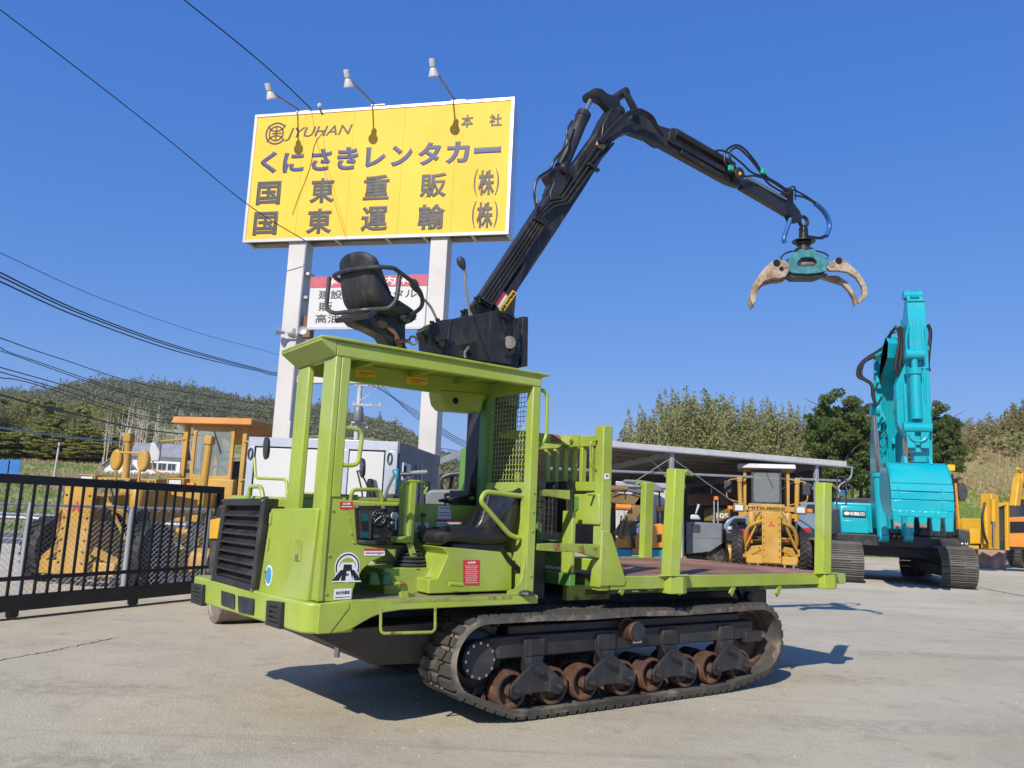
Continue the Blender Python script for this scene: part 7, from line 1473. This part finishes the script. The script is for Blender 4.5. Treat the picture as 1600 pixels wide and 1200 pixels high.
for k in range(3): proto(f'green{k}', leaf_mesh('crown', broad(8, 2.4, 110, 100, .0), .17, 'leaf_green'), trunk(8, .16, .2, 6), 'wood_trunk')
def plant(key, x, y, label, group, s=1., sx=1., cat='tree', name='tree', z=None):
    zz = float(Hgt(np.array(x), np.array(y))) if z is None else z
    r = thing(name, label, cat, loc=(x, y, zz-.1), rz=rng.uniform(0, 6.28), group=group, k=s); r.scale = (s*sx, s*sx, s) if sx > 0 else (-sx, -sx, s)
    obj('trunk', TREES[key][1], None, r); obj('crown', TREES[key][0], None, r); return r
def atpx(px_, d): return WY(px_, 770, d)[0]
# grove behind the shed (plumes)
for k in range(46):
    px_ = 983+k*6.5+rng.uniform(-4, 4); d = rng.uniform(50, 58)
    yt = np.interp(px_, (975, 1000, 1040, 1075, 1110, 1160, 1200, 1240, 1280, 1300), (665, 640, 618, 612, 622, 626, 634, 634, 650, 668))+rng.uniform(-10, 16)
    x = atpx(px_, d); top = WY(px_, yt, d)[2]; z0 = float(Hgt(np.array(x), np.array(d)))
    plant(f'bamboo{k % 4}', x, d, 'feathery olive bamboo in the dense grove behind the shed roof', 'bamboo grove behind the shed', (top-z0)/10., .62+.35*rng.random(), name='bamboo_clump')
for k in range(16):
    px_ = 960+k*22; d = 49+rng.uniform(-1, 1); x = atpx(px_, d); top = WY(px_, rng.uniform(668, 700), d)[2]; z0 = float(Hgt(np.array(x), np.array(d)))
    plant(f'bamboo{k % 4}', x, d, 'feathery olive bamboo in the dense grove behind the shed roof', 'bamboo grove behind the shed', (top-z0)/10., 1.3, name='bamboo_clump')
for (px_, d, yt, s, lab) in ((1313, 47, 606, .88, 'tall dark green tree standing left of the turquoise boom'), (1345, 49, 620, .85, 'dark green tree half hidden behind the turquoise boom'), (1470, 52, 624, .80, 'rounded dark tree right of the turquoise excavator stick'), (1290, 50, 628, .6, 'slim dark tree at the right end of the bamboo grove')):
    x = atpx(px_, d); z0 = float(Hgt(np.array(x), np.array(d))); top = WY(px_, yt, d)[2]
    plant('dark0' if px_ < 1340 else 'dark1', x, d, lab, None, (top-z0)/10., s)
for k in range(64):
    px_ = rng.uniform(1430, 1680); d = rng.uniform(64, 74); yt = np.interp(px_, (1430, 1500, 1540, 1600, 1700), (655, 662, 652, 634, 628))+rng.uniform(-8, 14); x = atpx(px_, d); z0 = float(Hgt(np.array(x), np.array(d))); top = WY(px_, yt, d)[2]
    s_ = rng.uniform(.65, .85); plant(f'brown{k % 2}' if k % 3 else f'bamboo{k % 4}', x, d, 'brownish bamboo standing on top of the grassy bank', 'thicket on top of the bank', s_, -rng.uniform(.75, 1.05), name='bamboo_clump', z=top-s_*(8. if k % 3 else 10.))
for k in range(26):
    px_ = rng.uniform(1375, 1520); d = rng.uniform(58, 63); yt = rng.uniform(650, 680); x = atpx(px_, d); z0 = float(Hgt(np.array(x), np.array(d))); top = WY(px_, yt, d)[2]
    s_ = rng.uniform(.65, .85); plant(f'brown{k % 2}', x, d, 'brownish bamboo standing on top of the grassy bank', 'thicket on top of the bank', s_, -rng.uniform(.75, 1.0), name='bamboo_clump', z=min(top-s_*8., z0))
# left wood
for k in range(70):
    px_ = rng.uniform(-40, 175) if k < 52 else rng.uniform(150, 330); d = rng.uniform(88, 112)
    yt = np.interp(px_, (-40, 0, 60, 110, 150, 200, 250, 330), (622, 618, 622, 628, 630, 640, 652, 670))+rng.uniform(-4, 30)*(d < 104); x = atpx(px_, d); z0 = float(Hgt(np.array(x), np.array(d))); top = WY(px_, yt, d)[2]
    key = f'green{k % 3}' if k % 4 == 0 else f'bamboo{k % 4}'
    plant(key, x, d, 'yellow-green tree in the dense wood below the left hill', 'wood at the foot of the hill', max(.3, (top-z0)/(8. if k % 4 == 0 else 10.)), 1.15 if k % 4 == 0 else 1.5)
for k in range(30):
    px_ = -25+k*7+rng.uniform(-5, 5); d = rng.uniform(79, 88); x = atpx(px_, d); z0 = float(Hgt(np.array(x), np.array(d))); top = WY(px_, rng.uniform(664, 702), d)[2]
    plant(f'green{k % 3}', x, d, 'low bush at the front edge of the left wood', 'bushes along the wood', max(.25, (top-z0)/8.), -rng.uniform(.7, 1.0), 'bush', 'bush')
# pale bare trunks behind the white house
for v in range(5):
    mb = trunk(9, .10, rng.uniform(-.5, .5), 8, 1., .17); me = mb.mesh('trunk'); me.materials.append(MATS['bare_wood']); TREES[f'bare{v}'] = me
for k in range(80):
    px_ = rng.uniform(152, 318); d = rng.uniform(76, 84); x = atpx(px_, d); z0 = float(Hgt(np.array(x), np.array(d))); yt = np.interp(px_, (150, 180, 260, 320), (650, 630, 640, 656))+rng.uniform(-8, 20); top = WY(px_, yt, d)[2]
    r = thing('bare_tree', 'pale leafless trunk in the thicket behind the white house', 'tree', loc=(x, d, z0-.1), rz=rng.uniform(0, 6), group='bare trunks behind the house', k=(top-z0)/9.); obj('trunk', TREES[f'bare{k % 5}'], None, r)
# ---- far wooded hill
ridge_px = [(-260, 640), (-120, 622), (0, 606), (67, 607), (75, 603), (108, 597), (150, 590), (192, 592), (240, 594), (290, 597), (340, 609), (380, 620), (439, 620), (490, 630), (522, 637), (550, 647), (600, 652), (650, 674), (690, 708), (715, 722), (780, 748), (860, 770)]
rp = np.array(ridge_px, float); cols_ = np.linspace(-260, 860, 113); ry = np.interp(cols_, rp[:, 0], rp[:, 1]); ry = np.convolve(np.pad(ry, 2, 'edge'), np.ones(5)/5, 'valid')
NT_ = 26; HV = np.zeros((len(cols_), NT_+4, 3))
for i, px_ in enumerate(cols_):
    rid = np.array(WY(px_, ry[i]+9, 380.)); base = np.array([atpx(px_, 125.), 125., 3.])
    for j in range(NT_):
        t_ = j/(NT_-1); p = base+(rid-base)*t_; p[2] = base[2]+(rid[2]-base[2])*(t_**1.25)+sin(i*.35+j*.5)*2.2*sin(pi*t_)+sin(i*.13-j*.8)*1.6*sin(pi*t_); HV[i, j] = p
    for j in range(4): HV[i, NT_+j] = rid+np.array([rid[0]*.0, 40*(j+1), -(rid[2]-2)*((j+1)/4)**1.2])
nj = NT_+4
hm = MB().add([tuple(p) for p in HV.reshape(-1, 3)], [(i*nj+j, (i+1)*nj+j, (i+1)*nj+j+1, i*nj+j+1) for i in range(len(cols_)-1) for j in range(nj-1)])
t = NT('hill_soil'); t.col(t.mix(t.noise(.05, 5, .65, t.world()), (.05, .055, .022), (.11, .10, .05))); t.rough(.95)
struct('hill', hm.mesh('hill', 180), 'hill_soil')
# crowns over the hill: rough faceted heads of leaves
def crowns(N, size, per, jlo, jhi):
    out = []
    fi_ = rng.random(N)*(len(cols_)-1.001); fj = jlo+(jhi-jlo)*rng.random(N)
    for q in range(N):
        i, j = int(fi_[q]), int(fj[q]); a, b = fi_[q]-i, fj[q]-j
        p = (HV[i, j]*(1-a)+HV[i+1, j]*a)*(1-b)+(HV[i, j+1]*(1-a)+HV[i+1, j+1]*a)*b
        s = size*(.5+.9*rng.random()**1.6)*(.75+.45*p[1]/380); tall = 2.2 if rng.random() < .12 else .75+.5*rng.random()
        d = rng.normal(size=(per, 3)); d /= np.linalg.norm(d, axis=1)[:, None]; d[:, 2] = abs(d[:, 2])*1.3-.25
        rr = (.72+.4*rng.random((per, 1)))*s
        if tall > 2: d[:, :2] *= (1-.75*np.clip(d[:, 2:], 0, 1))
        out.append(p+d*rr*np.array([1, 1, tall])+np.array([0, 0, s*.35]))
    return np.concatenate(out)
o = obj('hill_forest', leaf_mesh('hill_forest', crowns(11000, 1.75, 46, 0, NT_-.5), .46, 'leaf_hill')); tag(o, 'mixed wood covering the distant hill', 'forest', kind='stuff')
# ---- grass on the banks
def grass(name, pts, size, m, label):
    n = len(pts); P = np.array(pts); V = np.empty((n*3, 3, 3)); 
    for k in range(3):
        a = rng.random(n)*2*pi; h = size*(.5+.8*rng.random(n)); w = size*.16
        V[k::3, 0] = P+np.c_[np.cos(a)*w, np.sin(a)*w, -.03*np.ones(n)]; V[k::3, 1] = P-np.c_[np.cos(a)*w, np.sin(a)*w, .03*np.ones(n)]; V[k::3, 2] = P+np.c_[rng.normal(0, .35, n)*size, rng.normal(0, .35, n)*size, h]
    me = bpy.data.meshes.new(name); me.vertices.add(n*9); me.vertices.foreach_set('co', V.ravel()); me.loops.add(n*9); me.loops.foreach_set('vertex_index', np.arange(n*9)); me.polygons.add(n*3); me.polygons.foreach_set('loop_start', np.arange(n*3)*3); me.polygons.foreach_set('loop_total', np.full(n*3, 3)); me.update(); me.materials.append(MATS[m])
    tag(obj(name, me), label, 'grass', kind='stuff')
def pnoise(x, y): return np.sin(x*.31+y*.17)+np.sin(x*.13-y*.41+1.3)+.7*np.sin(x*.9+y*.63)+.5*np.sin(x*1.7-y*1.1)
def scat(n, x0, x1, y0, y1):
    x = rng.uniform(x0, x1, n); y = rng.uniform(y0, y1, n); return x, y, Hgt(x, y)
x, y, z = scat(46000, 17, 52, 43, 68); m_ = pnoise(x, y)+rng.normal(0, .5, len(x))
x2, y2, z2 = scat(30000, -75, -8, 33, 86); m2 = pnoise(x2, y2)+rng.normal(0, .5, len(x2))
dry = m_ > .75; dry2 = m2 > .3
grass('dry_grass', np.r_[np.c_[x, y, z][dry], np.c_[x2, y2, z2][dry2]], .28, 'grass_dry', 'dry straw-coloured grass on the banks')
grass('green_grass', np.r_[np.c_[x, y, z][~dry], np.c_[x2, y2, z2][~dry2]], .22, 'grass_green', 'fresh green grass on the banks')
sh_ = []
for k in range(40):
    px_ = rng.uniform(1440, 1620); d = rng.uniform(58, 64); x = atpx(px_, d); z0 = float(Hgt(np.array(x), np.array(d)))
    q = rng.normal(0, .5, (60, 3))*np.array([1.2, 1, .45]); q[:, 2] = abs(q[:, 2]); sh_.append(q+np.array([x, d, z0]))
o = obj('scrub', leaf_mesh('scrub', np.concatenate(sh_), .22, 'leaf_brown')); tag(o, 'low brown scrub along the top of the bank', 'scrub', kind='stuff')
# ---- white house at the foot of the wood
hp = V3(*WY(222, 748, 70.)); HS = Frame(hp[0], hp[1], radians(14), oz=hp[2]-.3, k=.92)
house = thing('white_house', 'white two-storey house with grey tiled roof beyond the yellow grader', 'house', HS)
obj('wall', MB().box((-1.0, 0, 0), (3.2, 4.5, 2.55)), 'house_white', house); obj('wall', MB().prism([(-3.2, -.6, 0), (-1.0, -.6, 0), (-1.0, -.6, 1.5), (-2.1, -.6, 2.55), (-3.2, -.6, 1.5)], (0, 4.5, 0)), 'house_white', house)
obj('gable', MB().prism([(-1.0, .3, 2.55), (-1.0, 4.2, 2.55), (-1.0, 2.2, 3.7)], (.12, 0, 0)), 'house_white', house)
for k in range(12):
    for (ya, za, yb, zb2) in ((-.4, 2.45, 2.25, 3.75), (4.9, 2.45, 2.25, 3.75)):
        x = -1.3+k*.4; obj('roof_row', MB().hexa([(x, ya, za), (x+.39, ya, za), (x+.39, yb, zb2), (x, yb, zb2)], [(x, ya, za+.1), (x+.39, ya, za+.1), (x+.39, yb, zb2+.1), (x, yb, zb2+.1)]), 'roof_tile', house)
for (xa, za, xb, zb2) in ((-3.5, 1.3, -2.1, 2.62), (-.7, 1.3, -2.1, 2.62)): obj('roof_row', MB().hexa([(xa, -.9, za), (xb, -.9, zb2), (xb, 4, zb2), (xa, 4, za)], [(xa, -.9, za+.1), (xb, -.9, zb2+.1), (xb, 4, zb2+.1), (xa, 4, za+.1)]), 'roof_tile', house)
for x in (.4, 1.25, 2.1):
    w_ = obj('window', MB().box((x, -.05, 1.2), (x+.75, .02, 1.9)), 'alu', house); obj('pane', MB().box((x+.05, -.06, 1.25), (x+.35, -.04, 1.85)), 'dark_glass', w_); obj('pane', MB().box((x+.4, -.06, 1.25), (x+.7, -.04, 1.85)), 'dark_glass', w_)
obj('lean_to', MB().hexa([(-.9, -1.2, 0), (3.4, -1.2, 0), (3.4, 0, 0), (-.9, 0, 0)], [(-.9, -1.2, .9), (3.4, -1.2, .9), (3.4, 0, 1.15), (-.9, 0, 1.15)]), 'house_white', house)
# ---- blue sheet, guard rail, poles
bs = WY(14, 738, 62.); tb2 = thing('blue_sheet', 'blue tarpaulin sheet fence at the far left field', 'tarpaulin', loc=(0, 0, 0))
for k in range(3):
    a = WY(-20+k*17, 718, 62.); b = WY(-3.5+k*17, 739, 62.); obj('sheet_panel', MB().box((a[0], 62., b[2]-.3), (b[0], 62.06, a[2])), 'blue_vivid', tb2, .01)
gr_ = thing('guard_rail', 'grey steel guard rail along the road behind the gate', 'guard rail', loc=(-30, 29.9, 0))
obj('rail_beam', MB().prism([(-40, 0, .5), (-40, -.05, .55), (-40, 0, .62), (-40, -.05, .69), (-40, 0, .74), (-40, .03, .74), (-40, .03, .5)], (60, 0, 0)), 'galv', gr_)
for k in range(24): obj('rail_post', MB().box((-38+k*2.4, .03, 0), (-37.88+k*2.4, .12, .72)), 'galv', gr_)
lpz = WY(92, 745, 52.); tag(obj('marker_pole', MB().tube([WY(84, 748, 52.), WY(93, 691, 52.)], .06, 8), 'pole_concrete'), 'pale leaning marker pole in the field behind the gate', 'pole')
def upole(name, label, px_, d, ytop, arms, trans=False, ybot=None):
    T = V3(*WY(px_, ytop, d)); z0 = float(Hgt(np.array(T[0]), np.array(d)))
    p = thing(name, label, 'utility pole', loc=(T[0], d, z0)); h = T[2]-z0
    obj('shaft', MB().tube([(0, 0, -.3), (0, 0, h)], [.19, .13], 12), 'pole_concrete', p)
    for (dz, w, off) in arms:
        a = obj('cross_arm', MB().box((off-w/2, -.15, h-dz-.05), (off+w/2, -.05, h-dz+.05)), 'galv', p)
        for k in range(4):
            x = off-w/2+.1+k*(w-.2)/3; obj('insulator', MB().lathe([(0, 0), (.05, 0), (.06, .05), (.03, .07), (.05, .12), (0, .14)], (x, -.1, h-dz+.05), (0, 0, 1), 8), 'white_paint', a)
    if trans:
        tr = obj('transformer', MB().lathe([(0, 0), (.25, 0), (.27, .05), (.27, .75), (.2, .85), (0, .86)], (.1, -.45, h-2.3), (0, 0, 1), 16), 'grey_paint_and_shade', p); obj('transformer_bracket', MB().box((-.3, -.3, h-2.4), (.5, -.1, h-2.3)), 'galv', p)
    obj('brace', MB().beam((.1, -.1, h-arms[0][0]-.9), (arms[0][1]*.5, -.1, h-arms[0][0]), .05, .05), 'galv', p)
    for k in range(8): obj('step_bolt', MB().cyl((0, 0, h-3.0-k*.45), (.3*(-1)**k, 0, h-3.0-k*.45), .02, n=6), 'galv', p)
    return p
up1 = upole('utility_pole', 'concrete utility pole with transformer seen between the sign posts', 563, 46., 598, ((.15, 2.4, .9), (1.3, 1.7, .5), (2.6, 1.5, -.1), (4.6, 2.4, .9)), True)
up2 = upole('utility_pole', 'thin utility pole standing beside the white house', 203.5, 66., 672, ((.4, 1.2, 0), (1.1, .8, 0)))
# ---- overhead cables
def cable(pts, ds, r, label, m='cable', sag=0.):
    P = [V3(*WY(x, y, d)) for (x, y), d in zip(pts, ds)]; Q = spline(P, 10)
    tag(obj('overhead_cable', MB().tube(Q, r, 5), m), label, 'cable', 'overhead cables')
cable([(-40, -15), (0, 15), (130, 114), (260, 216), (385, 318), (470, 372), (492, 384)], (11, 11.6, 12.8, 13.8, 14.8, 15.4, 15.6), .010, 'black cable running down from the upper left to the left sign post')
cable([(250, -30), (288, 0), (385, 78), (440, 126), (486, 170)], (12.5, 12.9, 14, 14.8, 15.4), .013, 'black cable running down from the upper edge to the sign top')
cable([(486, 170), (500, 240), (540, 372)], (15.42, 15.44, 15.47), .004, 'thin wire hanging in front of the yellow sign face')
far = (14, 18, 24, 32, 40, 45.8)
for k, (y0, y1) in enumerate(((426, 584), (432, 586), (440, 588))):
    cable([(-30, y0-12), (0, y0), (130, y0+62-2*k), (280, y0+116-3*k), (400, y1-9), (445, y1), (575+4*k, 597)], (13, 14, 18, 24, 32, 36, 45.9), .017, ('highest', 'middle', 'lowest')[k]+' of three bundled black cables sweeping from the left edge to the utility pole')
cable([(-20, 388), (0, 395), (160, 467), (320, 523), (440, 556), (560, 600)], (14, 15, 20, 28, 36, 46), .008, 'thinnest wire above the cable bundle at the left edge')
for k, (a, b, c, d) in enumerate((((0, 528), (93, 560), (240, 604), (430, 634)), ((0, 543), (43, 560), (240, 621), (432, 646)), ((0, 548), (12, 552), (240, 626), (436, 655)), ((0, 574), (100, 602), (240, 643), (440, 672)), ((0, 581), (100, 610), (240, 653), (440, 676)), ((0, 590), (60, 602), (240, 657), (440, 680)))):
    cable([(-30, a[1]-10), a, b, c, d, (556, d[1]+14)], (17, 18, 23, 32, 42, 46), .014, ('topmost', 'second', 'third', 'fourth', 'fifth', 'bottom')[k]+' of six thin black cables fanning across the left hill')
cable([(-20, 612), (0, 617), (100, 643), (240, 673), (420, 690)], (18, 19, 24, 34, 44), .026, 'thick lowest black cable crossing the hill at the left')
cable([(-20, 665), (0, 668), (100, 682), (204, 692)], (40, 44, 54, 66), .05, 'pale blue cable sagging to the pole by the white house', 'blue_light')
for k in range(4):
    cable([(572+7*k, 598), (600+6*k, 612+4*k), (650, 650+3.5*k-8), (715, 684+3*k), (760, 700+4*k)], (46, 44, 40, 36, 33), .016, ('highest', 'second', 'third', 'lowest')[k]+' of four black cables running from the utility pole down behind the cab')
for k in range(2): cable([(580, 672+8*k), (640, 690+6*k), (720, 706+6*k), (800, 722+5*k)], (46, 42, 37, 33), .014, ('upper', 'lower')[k]+' of two low black cables leaving the utility pole to the right')
# ================================================================== thin air haze
hz = MB().box((-905, -405, -2.4), (905, 905, 66)); t = NT('haze_air'); t.n.remove(t.b)
pv = t.add('ShaderNodeVolumePrincipled'); pv.inputs['Color'].default_value = (.82, .88, 1., 1); pv.inputs['Density'].default_value = .00025; pv.inputs['Anisotropy'].default_value = .3
t.ln(pv.outputs[0], t.n['Material Output'].inputs['Volume'])
o = obj('haze', hz.mesh('haze', 0), 'haze_air'); tag(o, 'thin blue haze in the air before the hill', 'haze', kind='stuff')
